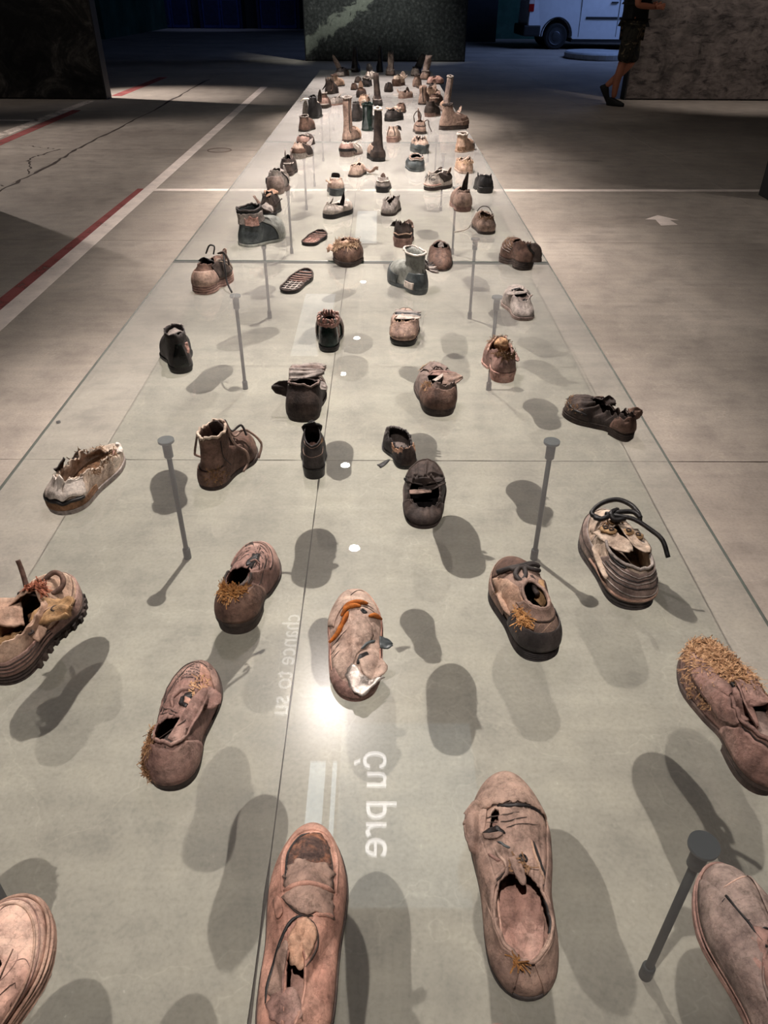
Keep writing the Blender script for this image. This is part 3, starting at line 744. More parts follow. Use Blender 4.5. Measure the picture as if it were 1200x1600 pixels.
def build_person():
    p = empty('person', (3.24, 11.9, 0), 'person in black shirt and camouflage shorts walking past the soil panel', 'person')
    # local: +x walking direction, y depth, z up; standing leg at y -0.09 (nearer the camera), swing leg at y +0.09
    V = [(0.14, 0, 1.02), (0.14, 0, 1.16), (0.13, 0, 1.34), (0.13, 0, 1.47), (0.145, 0, 1.56), (0.16, 0, 1.64), (0.165, 0, 1.75),   # pelvis..head 0-6
         (0.11, -0.09, 0.96), (0.05, -0.10, 0.54), (0.005, -0.10, 0.30), (0.0, -0.10, 0.09),     # standing leg 7-10
         (0.17, 0.09, 0.95), (0.24, 0.10, 0.53), (0.06, 0.10, 0.34), (-0.09, 0.10, 0.21),        # swing leg 11-14
         (0.13, -0.20, 1.43), (0.07, -0.24, 1.17), (0.33, -0.19, 1.15),                          # near arm 15-17
         (0.13, 0.20, 1.43), (0.08, 0.24, 1.17), (0.34, 0.14, 1.14)]                             # far arm 18-20
    E_ = [(0, 1), (1, 2), (2, 3), (3, 4), (4, 5), (5, 6), (0, 7), (7, 8), (8, 9), (9, 10), (0, 11), (11, 12), (12, 13), (13, 14),
          (3, 15), (15, 16), (16, 17), (3, 18), (18, 19), (19, 20)]
    R = [0.135, 0.13, 0.15, 0.13, 0.058, 0.085, 0.095, 0.095, 0.062, 0.055, 0.036, 0.095, 0.062, 0.055, 0.036, 0.062, 0.046, 0.03, 0.062, 0.046, 0.03]
    skinned('body', V, E_, R, M_SKIN, p, 0)
    # shirt and shorts follow the body, a little larger
    tor = [(0.14, 0, z) for z in (0.90, 0.94, 1.02, 1.10, 1.18)] + [V[2], V[3]]
    skinned('shirt', tor + [V[15], (0.09, -0.23, 1.27), V[18], (0.10, 0.23, 1.27)], [(0, 1), (1, 2), (2, 3), (3, 4), (4, 5), (5, 6), (6, 7), (7, 8), (6, 9), (9, 10)],
            [0.17, 0.175, 0.175, 0.17, 0.165, 0.172, 0.13, 0.085, 0.065, 0.085, 0.065], M_SHIRT, p, 3)
    skinned('shorts', [(0.14, 0, 1.0), (0.11, -0.095, 0.90), (0.085, -0.10, 0.76), (0.065, -0.10, 0.62), (0.055, -0.10, 0.50), (0.17, 0.095, 0.90), (0.195, 0.10, 0.76), (0.215, 0.10, 0.62), (0.235, 0.10, 0.49)],
            [(0, 1), (1, 2), (2, 3), (3, 4), (0, 5), (5, 6), (6, 7), (7, 8)], [0.16, 0.13, 0.115, 0.105, 0.10, 0.13, 0.115, 0.105, 0.10], M_CAMO, p, 0)
    # hands with fingers, loosely closed around a phone held in front
    for y0, sg_ in ((-0.19, -1), (0.14, 1)):
        vs_ = [(0.33, y0, 1.15), (0.41, y0 * 0.85, 1.155)]; es_ = [(0, 1)]; rs_ = [0.026, 0.032]
        for f_, (dz, ln) in enumerate(((0.028, 0.06), (0.01, 0.068), (-0.01, 0.062), (-0.028, 0.05))):
            b = len(vs_)
            vs_ += [(0.44, y0 * 0.85, 1.155 + dz), (0.44 + ln * 0.5, y0 * 0.7, 1.155 + dz), (0.43 + ln * 0.6, y0 * 0.4, 1.15 + dz)]
            es_ += [(1, b), (b, b + 1), (b + 1, b + 2)]; rs_ += [0.011, 0.009, 0.008]
        b = len(vs_); vs_ += [(0.39, y0 * 0.7, 1.19), (0.43, y0 * 0.5, 1.205)]; es_ += [(1, b), (b, b + 1)]; rs_ += [0.012, 0.009]
        skinned('hand', vs_, es_, rs_, M_SKIN, p, 0, 1)
    # head details: hair cap, nose, ears
    bm = bmesh.new(); bmesh.ops.create_uvsphere(bm, u_segments=20, v_segments=12, radius=0.108)
    for v in list(bm.verts):
        if v.co.z < -0.02 and v.co.x > -0.03: bm.verts.remove(v)
    for v in bm.verts: v.co = Vector((v.co.x * 1.02 + 0.155, v.co.y * 0.88, v.co.z * 1.0 + 1.735))
    bm_obj('hair', bm, M_HAIR, p, True)
    bm = bmesh.new(); bmesh.ops.create_cone(bm, segments=8, radius1=0.02, radius2=0.006, depth=0.05)
    for v in bm.verts: v.co = Vector((0.262 - abs(v.co.z - 0.025) * 0.2, v.co.y, 1.685 + v.co.z))
    bm_obj('nose', bm, M_SKIN, p, True)
    for s in (-1, 1):
        bm = bmesh.new(); bmesh.ops.create_uvsphere(bm, u_segments=10, v_segments=8, radius=0.03)
        for v in bm.verts: v.co = Vector((v.co.x * 0.7 + 0.15, v.co.y * 0.35 + s * 0.095, v.co.z + 1.685))
        bm_obj('ear', bm, M_SKIN, p, True)
        bm = bmesh.new(); bmesh.ops.create_uvsphere(bm, u_segments=8, v_segments=6, radius=0.011)
        for v in bm.verts: v.co += Vector((0.252, s * 0.035, 1.70))
        bm_obj('eye', bm, M_HAIR, p, True)
    # shoes
    def foot(loc, pitch, yaw):
        bm = bmesh.new()
        n = 20
        rings = []
        for z, sc, dx in ((0.0, 0.98, 0), (0.02, 1.03, 0), (0.05, 0.98, 0), (0.075, 0.80, -0.02), (0.10, 0.52, -0.055)):
            r = []
            for k in range(n):
                a = 2 * PI * k / n
                x = 0.135 * math.cos(a) * sc + dx; y = (0.047 + 0.008 * math.cos(a)) * math.sin(a) * sc
                zz = z * (1 - 0.25 * max(0, math.cos(a)) * (z > 0.03))
                r.append(bm.verts.new((x + 0.04, y, zz)))
            rings.append(r)
        for a, b in zip(rings, rings[1:]):
            for k in range(n): bm.faces.new((a[k], a[(k + 1) % n], b[(k + 1) % n], b[k]))
        bm.faces.new(rings[0][::-1]); bm.faces.new(rings[-1])
        o = bm_obj('shoe', bm, M_SHOE_BLK, p, True)
        o.location = loc; o.rotation_euler = (0, pitch, yaw)
    foot((0.0, -0.10, 0.002), 0, -0.75)
    foot((-0.115, 0.10, 0.135), 1.0, -0.1)
    p.rotation_euler = (0, 0, 0.0)
build_person()

# ------------------------------------------------------------------ worn shoes
SHOES = []
class Shoe:
    """one worn shoe: local +y is the toe, z up, phi 0 = toe, +-pi = heel, v 0 = sole edge, 1 = rim"""
    def __init__(s, name, label, x, y, head, L, W, *, cat='shoe', col='mauve', solecol='sole', incol='insole', N=72, M=18,
                 toe_p=4.0, heel_p=6.0, gw=(0.74, 0.68, 1.0, 0.92), side=0.0, ts=0.012, hh=0.0, spring=0.006, grooves=0, welt=0.04,
                 op=(0.05, 0.56), bw=0.62, slit=0.0, rim=(0.065, 0.05, 0.065), toe_h=0.042, bulge=0.02, seed=1,
                 crumple=0.006, cf=14.0, wr=0.002, wf=38.0, sag=(), lean=0.0, shaft=(), jag=0.004, jf=3.0, holes=(), thick=0.0028,
                 tilt=(0, 0), twist=0.0, deform=None, sole=True, insole=True, upper=True, group='worn shoes on the glass', creases=(), bend=0.0, heel_w=0.96, sole_ext=1.0):
        s.L, s.W, s.N, s.M, s.seed = L, W, N, M, seed
        s.toe_p, s.heel_p, s.gw, s.side, s.ts, s.hh, s.spring = toe_p, heel_p, gw, side, ts, hh, spring
        s.bend = bend
        s.col, s.incol = col, incol
        s.root = empty(name, (x, y, GZ), label, cat, group, rz=-math.radians(head))
        s.head, s.tilt = head, tilt
        s.rnd = random.Random(seed * 7 + 3)
        s.op, s.bw, s.slit, s.rim, s.toe_h, s.bulge = op, bw, slit, rim, toe_h, bulge
        so = seed * 13.7
        rows = M + 1 + len(shaft)
        G = np.zeros((N, rows, 3))
        for i in range(N):
            ph = 2 * PI * i / N
            cph, sph = math.cos(ph), math.sin(ph)
            t = (1 + cph) / 2
            bx, by = s.outline(ph, 0.97)
            B = Vector((bx, by, s.zs(t)))
            tc, ta = (op[0] + op[1]) / 2, (op[1] - op[0]) / 2
            to = tc + ta * cph
            hw = s.halfw(to)
            b_ = min(W / 2 * bw, hw * 0.88)
            nar = 1 - slit * sstep((to - 0.42) / max(0.05, op[1] - 0.42))
            T = Vector((s.cx(to) + sph * b_ * nar, (to - 0.5) * L, 0))
            z = rim[1] + (rim[0] - rim[1]) * max(0, -cph) ** 1.6 + (rim[2] - rim[1]) * max(0, cph) ** 1.2
            z += jag * ns(math.cos(ph) * jf + so, math.sin(ph) * jf, 1.3) + 0.5 * jag * ns(cph * jf * 3.1 + so, sph * jf * 3.1, 7.0)
            T.z = s.zs(to) + max(0.008, z)
            fr = max(0.0, cph) ** 0.7
            zT = T.z - B.z
            out = Vector((B.x - s.cx(t), by, 0)); out = out.normalized() if out.length > 1e-6 else Vector((0, 1, 0))
            P1 = B + out * bulge * W + Vector((0, 0, (0.55 * zT) * (1 - fr) + toe_h * 1.05 * fr))
            d = (B - T); d.z = 0
            P2 = T + d * (0.15 + 0.38 * fr) - Vector((0, 0, (0.35 * zT) * (1 - fr) + (zT - toe_h) * 0.55 * fr))
            for j in range(M + 1):
                v = j / M; u = 1 - v
                G[i, j] = B * (u ** 3) + P1 * (3 * u * u * v) + P2 * (3 * u * v * v) + T * (v ** 3)
            pc = Vector((s.cx(tc), (tc - 0.5) * L, 0))
            for k, (dz, sx_, sy_, ox, oy) in enumerate(shaft):
                G[i, M + 1 + k] = ((T.x - pc.x) * sx_ + pc.x + ox, (T.y - pc.y) * sy_ + pc.y + oy, T.z + dz + jag * (k == len(shaft) - 1) * 2 * ns(cph * jf * 2 + so, sph * jf * 2, 4.0))
        s.rows = rows
        # wear: sagging, crumpling, wrinkles, leaning
        for i in range(N):
            ph = 2 * PI * i / N
            for j in range(rows):
                p = Vector(G[i, j]); t = p.y / L + 0.5
                w = min(1.0, j / M) ** 0.7 if M else 1
                z0 = s.zs(min(1, max(0, t)))
                for (st, sw, sa) in sag:
                    p.z -= sa * math.exp(-((t - st) / sw) ** 2) * max(0, p.z - z0) * w
                q = p * cf + Vector((so, so * 0.7, 0))
                p += Vector((noise.noise(q), noise.noise(q + Vector((31, 0, 0))), noise.noise(q + Vector((0, 57, 0))) * 0.8)) * crumple * w
                if wr:
                    q = p * wf + Vector((so, 0, so)); r_ = 1 - abs(noise.noise(q)) * 2
                    p += Vector((p.x * 6, 0, 1)).normalized() * wr * r_ * w
                for (ct, cw, ca, cq) in creases:
                    p.z += ca * math.sin(2 * PI * cq * (t - ct) + 2.2 * noise.noise(Vector((p.x * 25 + so, p.y * 6, 0)))) * math.exp(-((t - ct) / cw) ** 2) * w
                if deform: p = deform(p, t, v if False else min(1.0, j / M), ph)
                p.x += lean * (p.z - z0) + twist * (p.z - z0) * (t - 0.5)
                if p.z < z0 - 0.002 + 0.004 * w and upper: p.z = z0 - 0.002 + 0.004 * w
                G[i, j] = p
        s.G = G
        if upper:
            verts = [tuple(G[i, j]) for i in range(N) for j in range(rows)]
            F = []
            for i in range(N):
                for j in range(rows - 1):
                    a = 2 * PI * (i + 0.5) / N; a = a - 2 * PI if a > PI else a
                    v = (j + 0.5) / M
                    cut = False
                    for (p0, v0, rp, rv) in holes:
                        dp = (a - p0 + PI) % (2 * PI) - PI
                        e = (dp / rp) ** 2 + ((v - v0) / rv) ** 2
                        if e < 1 + 0.55 * ns(a * 5 + so, v * 9, 2): cut = True
                    if cut: continue
                    i2 = (i + 1) % N
                    F.append((i * rows + j, i2 * rows + j, i2 * rows + j + 1, i * rows + j + 1))
            o = mesh_obj('upper', verts, F, mt(col), s.root)
            s.upper = o
            sm = o.modifiers.new('solid', 'SOLIDIFY'); sm.thickness = thick; sm.offset = -1 if s.orient(o) else 1
        if sole: s.make_sole(solecol, grooves, welt, heel_w)
        if insole: s.make_insole(incol)
        SHOES.append(s)
    def orient(s, o):
        """True when the face normals point outwards"""
        c = Vector((0, 0, 0.03)); tot = 0
        for p in list(o.data.polygons)[::7]:
            if p.center.z < 0.08: tot += (p.center - Vector((0, p.center.y * 0.8, 0.01))).dot(p.normal)
        return tot > 0
    # plan shape
    def cx(s, t): return s.side * s.W * (0.5 * (t - 0.45) ** 2 - 0.05) + s.bend * s.L * math.sin(PI * min(1, max(0, t)))
    def halfw(s, t):
        t = min(1, max(0, t)); h, w, b, e = s.gw
        if t < 0.4: g = h + (w - h) * sstep((t - 0.08) / 0.32)
        elif t < 0.72: g = w + (b - w) * sstep((t - 0.4) / 0.32)
        else: g = b + (e - b) * sstep((t - 0.72) / 0.28)
        p = s.toe_p if t > 0.5 else s.heel_p
        return s.W / 2 * g * math.sqrt(max(0, 1 - abs(2 * t - 1) ** p))
    def outline(s, ph, k=1.0):
        t = (1 + math.cos(ph)) / 2
        hw = s.halfw(t)
        return s.cx(t) + math.copysign(hw, math.sin(ph)) * k * (1 if abs(math.sin(ph)) > 1e-6 else 0), (t - 0.5) * s.L * (0.985 + 0.015 * k)
    def zs(s, t): return s.ts + s.hh * sstep((0.50 - t) / 0.2) + s.spring * max(0, (t - 0.72) / 0.28) ** 2
    # surface sampling
    def S(s, ph, v, off=0.0):
        f = (ph / (2 * PI)) % 1.0 * s.N; i = int(f) % s.N; a = f - int(f); i2 = (i + 1) % s.N
        g = min(max(v, 0), (s.rows - 1) / s.M) * s.M; j = min(int(g), s.rows - 2); b = g - j
        p = (Vector(s.G[i, j]) * (1 - a) + Vector(s.G[i2, j]) * a) * (1 - b) + (Vector(s.G[i, j + 1]) * (1 - a) + Vector(s.G[i2, j + 1]) * a) * b
        if off: p = p + s.nrm(ph, v) * off
        return p
    def nrm(s, ph, v):
        e = 0.06
        v = min(max(v, 0.03), (s.rows - 1) / s.M - 0.03)
        du = s.S(ph + e, v) - s.S(ph - e, v); dv = s.S(ph, v + 0.03) - s.S(ph, v - 0.03)
        n = du.cross(dv)
        if n.length < 1e-9: return Vector((0, 0, 1))
        n.normalize()
        # outward test
        p = s.S(ph, v); ref = Vector((p.x - s.cx(p.y / s.L + .5), (p.y if abs(p.y) > s.L * .3 else 0), 0.03))
        return n if n.dot(ref) > 0 else -n
    # draping onto the finished upper from above
    def top(s, x, y):
        if not hasattr(s, 'bvh'):
            me = s.upper.data
            s.bvh = BVHTree.FromPolygons([v.co.copy() for v in me.vertices], [tuple(p.vertices) for p in me.polygons])
        h = s.bvh.ray_cast(Vector((x, y, 0.5)), Vector((0, 0, -1)))
        if h[0] is not None: return h[0].z
        n_ = s.bvh.find_nearest(Vector((x, y, 0.05)))
        return n_[0].z if n_[0] is not None else 0.04
    def dline(s, pts, r, col, name='seam', off=0.0004):
        P = catmull([Vector((x, y, 0)) for x, y in pts], 5)
        s.top(0, 0)
        P = [p for p in P if s.bvh.ray_cast(Vector((p.x, p.y, 0.5)), Vector((0, 0, -1)))[0] is not None]
        if len(P) < 3: return None
        zs_ = [s.top(p.x, p.y) for p in P]
        zs_ = [(zs_[max(0, i - 1)] + zs_[i] * 2 + zs_[min(len(zs_) - 1, i + 1)]) / 4 for i in range(len(zs_))]
        return tube_obj(name, [Vector((p.x, p.y, z + off)) for p, z in zip(P, zs_)], r, mt(col), s.upper, n=6, k=0, taper=lambda f: 0.35 + 0.65 * min(1, 6 * min(f, 1 - f)))
    def dpatch(s, name, poly, col, off=0.002, rag=0.0, th=0.0016, rings=6):
        P = catmull([Vector((x, y, 0)) for x, y in poly] + [Vector((*poly[0], 0))], 5)[:-1]
        c = sum((p for p in P), Vector()) / len(P)
        V, F = [], []
        n = len(P)
        for k in range(rings):
            f = 1 - k / rings
            for i, p in enumerate(P):
                q = c + (p - c) * f * (1 + rag * ns(p.x * 170 + s.seed, p.y * 170, 0.5) * (f ** 3))
                V.append(Vector((q.x, q.y, s.top(q.x, q.y) + off - (0.0012 if k == 0 else 0))))
        V.append(Vector((c.x, c.y, s.top(c.x, c.y) + off)))
        # relax the heights a little so that the piece bridges small gaps
        for _ in range(2):
            Z = [v.z for v in V]
            for k in range(1, rings):
                for i in range(n):
                    V[k * n + i].z = (Z[k * n + i] * 2 + Z[k * n + (i + 1) % n] + Z[k * n + i - 1 if i else k * n + n - 1] + Z[(k - 1) * n + i]) / 5
        for k in range(rings - 1):
            for i in range(n): F.append((k * n + i, k * n + (i + 1) % n, (k + 1) * n + (i + 1) % n, (k + 1) * n + i))
        for i in range(n): F.append(((rings - 1) * n + i, (rings - 1) * n + (i + 1) % n, rings * n))
        o = mesh_obj(name, V, F, mt(col), s.root)
        md = o.modifiers.new('solid', 'SOLIDIFY'); md.thickness = th; md.offset = 0
        return o
    # parts
    def make_sole(s, col, grooves, welt, heel_w):
        n = 56
        prof = []
        if grooves:
            for g in range(grooves * 2 + 1):
                f = g / (grooves * 2)
                prof.append((1 - f, 1 + welt - (0.035 if g % 2 else 0.0)))
        else:
            prof = [(1.0, 1.0 + welt * 0.4), (0.9, 1 + welt), (0.3, 1 + welt), (0.12, 1 + welt * 0.8), (0.0, 1 + welt * 0.3)]
        V, F = [], []
        for f, k in prof:
            for i in range(n):
                ph = 2 * PI * i / n; x, y = s.outline(ph, k)
                t = (1 + math.cos(ph)) / 2
                yy = y * (1 + (k - 1) * 0.55)
                V.append((x, yy, s.zs(t) - s.ts * (1 - f) * 0.999))
        m = len(prof)
        for a in range(m - 1):
            for i in range(n):
                F.append((a * n + i, (a + 1) * n + i, (a + 1) * n + (i + 1) % n, a * n + (i + 1) % n))
        for a, flip in ((0, False), (m - 1, True)):
            for i in range(n // 2):
                q = (a * n + i, a * n + i + 1, a * n + (n - i - 1) % n, a * n + (n - i) % n)
                q = tuple(dict.fromkeys(q))
                if len(q) >= 3: F.append(q[::-1] if flip else q)
        o = mesh_obj('sole', V, F, mt(col), s.root, smooth=False)
        s.sole = o
        if s.hh > 0.004:
            pts = []
            lim = 0.29
            phs = np.linspace(math.acos(2 * lim - 1), 2 * PI - math.acos(2 * lim - 1), 25)
            V, F = [], []
            for z, k in ((1.0, 1.0 + welt), (0.55, heel_w + welt * 0.6), (0.0, heel_w)):
                for ph in phs:
                    x, y = s.outline(ph, k); t = (1 + math.cos(ph)) / 2
                    ztop = s.zs(t) - s.ts
                    V.append((x, y + (1 - z) * 0.002, z * ztop))
            m = len(phs)
            for a in range(2):
                for i in range(m): F.append((a * m + i, (a + 1) * m + i, (a + 1) * m + (i + 1) % m, a * m + (i + 1) % m))
            F.append(tuple(range(m))[::-1]); F.append(tuple(2 * m + i for i in range(m)))
            mesh_obj('heel', V, F, mt(col), s.root, smooth=False)
    def make_insole(s, col):
        n = 48; V, F = [], []
        for dz, k in ((0.001, 0.92), (0.004, 0.90)):
            for i in range(n):
                ph = 2 * PI * i / n; x, y = s.outline(ph, k); t = (1 + math.cos(ph)) / 2
                V.append((x, y * 0.93, s.zs(t) + dz + 0.0015 * ns(x * 60, y * 60, s.seed)))
        for i in range(n): F.append((i, n + i, n + (i + 1) % n, (i + 1) % n))
        for i in range(n // 2):
            q = tuple(dict.fromkeys((n + i, n + i + 1, n + (n - i - 1) % n, n + (n - i) % n)))
            if len(q) >= 3: F.append(q)
        s.insole = mesh_obj('insole', V, F, mt(col), s.root)
    def capv(s, yc):
        """v at which the surface line phi passes y = yc (for straight toe-cap edges)"""
        def f(ph):
            last = 0
            for j in range(s.M + 1):
                if s.S(ph, j / s.M).y < yc: break
                last = j / s.M
            return last
        return f
    def overlay(s, name, p0, p1, v0, v1, col, off=0.0022, n=26, m=10, rag=0.0, th=0.0016):
        """a raised leather panel following the upper"""
        f0 = v0 if callable(v0) else (lambda ph: v0); f1 = v1 if callable(v1) else (lambda ph: v1)
        V, F = [], []
        for i in range(n + 1):
            ph = p0 + (p1 - p0) * i / n
            a, b = f0(ph), f1(ph)
            if rag:
                a += rag * ns(ph * 4 + s.seed, 3.0) * (v0 != 0 if not callable(v0) else 1); b += rag * ns(ph * 4 + s.seed, 9.0)
            for j in range(m + 1):
                pj = ph + rag * 0.6 * ns(j * 0.9, i * 0.3, s.seed) * (1 if i in (0, n) else 0)
                V.append(s.S(pj, a + (b - a) * j / m, off))
        for i in range(n):
            for j in range(m): F.append((i * (m + 1) + j, (i + 1) * (m + 1) + j, (i + 1) * (m + 1) + j + 1, i * (m + 1) + j + 1))
        o = mesh_obj(name, V, F, mt(col), s.root)
        md = o.modifiers.new('solid', 'SOLIDIFY'); md.thickness = th; md.offset = 0
        return o
    def seam(s, path, r=0.0011, col='umber', name='seam', off=0.0006):
        pts = [s.S(a, b, off) for a, b in path]
        return tube_obj(name, pts, r, mt(col), s.upper, n=5, k=3)
    def apron(s, v, pm, **kw): return s.seam([(a, v) for a in np.linspace(-pm, pm, 22)], **kw)
    def capseam(s, yc, pm=1.25, **kw):
        f = s.capv(yc); return s.seam([(a, f(a)) for a in np.linspace(-pm, pm, 24) if f(a) > 0.02], **kw)
    def eyelets(s, pts, r=0.004, col='black'):
        for a, b in pts:
            p = s.S(a, b, 0.0016); n_ = s.nrm(a, b)
            t1 = n_.orthogonal().normalized(); t2 = n_.cross(t1)
            ring = [p + (t1 * math.cos(x) + t2 * math.sin(x)) * r for x in np.linspace(0, 2 * PI, 13)]
            tube_obj('eyelet', ring, r * 0.35, mt(col), s.upper, n=5, k=0)
    def dots(s, pr, vr, na, nv, r=0.0013, skip=0.15, col='black', name='perforations'):
        V, F = [], []
        for i in range(na):
            for j in range(nv):
                if s.rnd.random() < skip: continue
                a = pr[0] + (pr[1] - pr[0]) * (i + 0.5 * (j % 2)) / na; v = vr[0] + (vr[1] - vr[0]) * j / max(1, nv - 1)
                p = s.S(a, v, 0.0008); n_ = s.nrm(a, v); t1 = n_.orthogonal().normalized(); t2 = n_.cross(t1)
                b = len(V)
                for k in range(6): V.append(p + (t1 * math.cos(k * PI / 3) + t2 * math.sin(k * PI / 3)) * r)
                F.append(tuple(b + k for k in range(6)))
        return tag(mesh_obj(name, V, F, mt(col), s.upper, smooth=False), kind='stuff')
    def lace(s, pts, r=0.0026, col='umber', name='lace', k=6):
        """points are (phi, v, offset) on the upper or plain Vectors"""
        P = [s.S(p[0], p[1], p[2]) if len(p) == 3 and not isinstance(p, Vector) else p for p in pts]
        return tube_obj(name, P, r, mt(col), s.root, n=6, k=k)
    def lacing(s, vs_, ph0=0.55, r=0.0024, col='umber', rise=0.008):
        """criss-cross rows over the throat: vs_ = y positions along the shoe (fraction of length)"""
        pts = [s.throat(t) for t in vs_]
        for q, (l, rr_) in enumerate(pts):
            nx = pts[min(q + 1, len(pts) - 1)]
            mid = (l + nx[1]) / 2 + Vector((0, 0, rise))
            s.lace([l, mid, nx[1]], r, col)
            if q + 1 < len(pts): s.lace([rr_, (rr_ + nx[0]) / 2 + Vector((0, 0, rise * 0.8)), nx[0]], r, col)
    def throat(s, t):
        """rim points left and right of the opening at length fraction t"""
        best = [None, None]
        for i in range(s.N):
            p = Vector(s.G[i, s.M]); sd = 0 if i > s.N // 2 else 1
            d = abs(p.y / s.L + 0.5 - t)
            if best[sd] is None or d < best[sd][0]: best[sd] = (d, p)
        return best[0][1], best[1][1]
    def straw(s, regs, n=400, ln=0.014, w=0.0009, mat=None, name='straw_fibres', flat=0.6, lift=0.002):
        """loose dry fibres growing out of regions (phi0, phi1, v0, v1)"""
        V, F = [], []
        for _ in range(n):
            r = regs[s.rnd.randrange(len(regs))]
            while True:
                fa, fv = s.rnd.uniform(-1, 1), s.rnd.uniform(-1, 1)
                if fa * fa + fv * fv < 1 + 0.3 * s.rnd.random(): break
            a = (r[0] + r[1]) / 2 + fa * (r[1] - r[0]) / 2; v = (r[2] + r[3]) / 2 + fv * (r[3] - r[2]) / 2
            v = min(v, 1.0)
            p = s.S(a, v, lift * s.rnd.random()); n_ = s.nrm(a, v)
            d = Vector((s.rnd.gauss(0, 1), s.rnd.gauss(0, 1), s.rnd.gauss(0, 1))); d = (d - n_ * d.dot(n_) * 0.96)
            d = (d.normalized() + n_ * (0.10 + 0.35 * s.rnd.random() ** 3)).normalized()
            c = Vector((s.rnd.gauss(0, 1), s.rnd.gauss(0, 1), s.rnd.gauss(0, 1))); c = (c - n_ * c.dot(n_) * 0.8).normalized() * 0.9
            l_ = ln * s.rnd.uniform(0.4, 1.1)
            sd = d.cross(n_); sd = sd.normalized() * w if sd.length > 1e-6 else Vector((w, 0, 0))
            b = len(V)
            for k in range(4):
                f = k / 3; q = p + d * l_ * f + c * l_ * 0.5 * f * f + n_ * 0.0015
                V += [q - sd, q + sd]
            for k in range(3): F.append((b + 2 * k, b + 2 * k + 1, b + 2 * k + 3, b + 2 * k + 2))
        return tag(mesh_obj(name, V, F, mat or straw_mat(), s.root, smooth=False), kind='stuff')
    def flap(s, base, d, side, wid, ln, col, curl=0.5, seed=0, name='leather_flap', shape=0.5, n=12, m=10, th=0.0024, ripple=0.15):
        """torn piece of leather: base point, length direction, width direction"""
        d = Vector(d).normalized(); sd = Vector(side); sd = (sd - d * sd.dot(d)).normalized(); up = d.cross(sd)
        if up.z < 0: up = -up
        b0 = Vector(base); V, F = [], []
        for i in range(n + 1):
            f = i / n
            wv = wid * (1 - shape * f ** 2) * (math.sqrt(max(0, 1 - ((f - 0.55) / 0.47) ** 2)) if f > 0.55 else 1) 
            wv = max(wv, wid * 0.05)
            an = curl * f
            c = b0 + d * (ln * (math.sin(an) / an * f if abs(an) > 1e-3 else f)) + up * (ln * f * (1 - math.cos(an)) / an if abs(an) > 1e-3 else 0)
            for j in range(m + 1):
                g = j / m - 0.5
                rp = ripple * wid * ns(f * 2.3 + seed, g * 3.0, seed * 1.7)
                V.append(c + sd * (g * wv * (1 + 0.12 * ns(f * 6, j * 5.0, seed))) + up * (rp + 0.25 * wid * g * g * math.cos(seed)))
        for i in range(n):
            for j in range(m): F.append((i * (m + 1) + j, (i + 1) * (m + 1) + j, (i + 1) * (m + 1) + j + 1, i * (m + 1) + j + 1))
        o = mesh_obj(name, V, F, mt(col), s.root)
        md = o.modifiers.new('solid', 'SOLIDIFY'); md.thickness = th
        return o
    def tongue(s, t0, t1, w, h0, h1, col, curl=0.0, name='tongue', seed=0):
        V, F = [], []
        n, m = 12, 8
        for i in range(n + 1):
            f = i / n; y = (t0 + (t1 - t0) * f - 0.5) * s.L
            z = h0 + (h1 - h0) * f + curl * f * f
            wv = w * (0.75 + 0.35 * f) * (1 if f < 0.85 else math.sqrt(max(0.05, 1 - ((f - 0.85) / 0.16) ** 2)))
            for j in range(m + 1):
                g = j / m - 0.5
                V.append((s.cx(t0) + g * wv, y + 0.003 * ns(f * 4, g * 5, seed + s.seed), z - 0.35 * w * (2 * g) ** 2 * 0.6 + 0.004 * ns(f * 5 + s.seed, g * 4, seed)))
        for i in range(n):
            for j in range(m): F.append((i * (m + 1) + j, (i + 1) * (m + 1) + j, (i + 1) * (m + 1) + j + 1, i * (m + 1) + j + 1))
        o = mesh_obj(name, V, F, mt(col), s.root)
        md = o.modifiers.new('solid', 'SOLIDIFY'); md.thickness = 0.003
        return o
    def rimtube(s, r=0.0025, col='umber', name='rim_piping', v=None, a0=0.0, a1=2 * PI):
        v = (s.rows - 1) / s.M if v is None else v
        return tube_obj(name, [s.S(a, v, 0.0005) for a in np.linspace(a0, a1, 40)], r, mt(col), s.root, n=6, k=0)
    def rest(s):
        """set the shoe down so that it touches the glass"""
        rx, ry = s.tilt
        s.root.rotation_euler = (math.radians(rx), math.radians(ry), -math.radians(s.head))
        R = s.root.rotation_euler.to_matrix()
        lo = 1e9
        for ch in s.root.children:
            if ch.type != 'MESH' or ch.get('kind') == 'stuff' or ch.name.startswith(('lace', 'seam')): continue
            co = np.empty(len(ch.data.vertices) * 3); ch.data.vertices.foreach_get('co', co); co = co.reshape(-1, 3)
            z = co @ np.array(R)[2]
            lo = min(lo, z.min())
        s.root.location.z = GZ + 0.0006 - lo

R_ = np.linspace
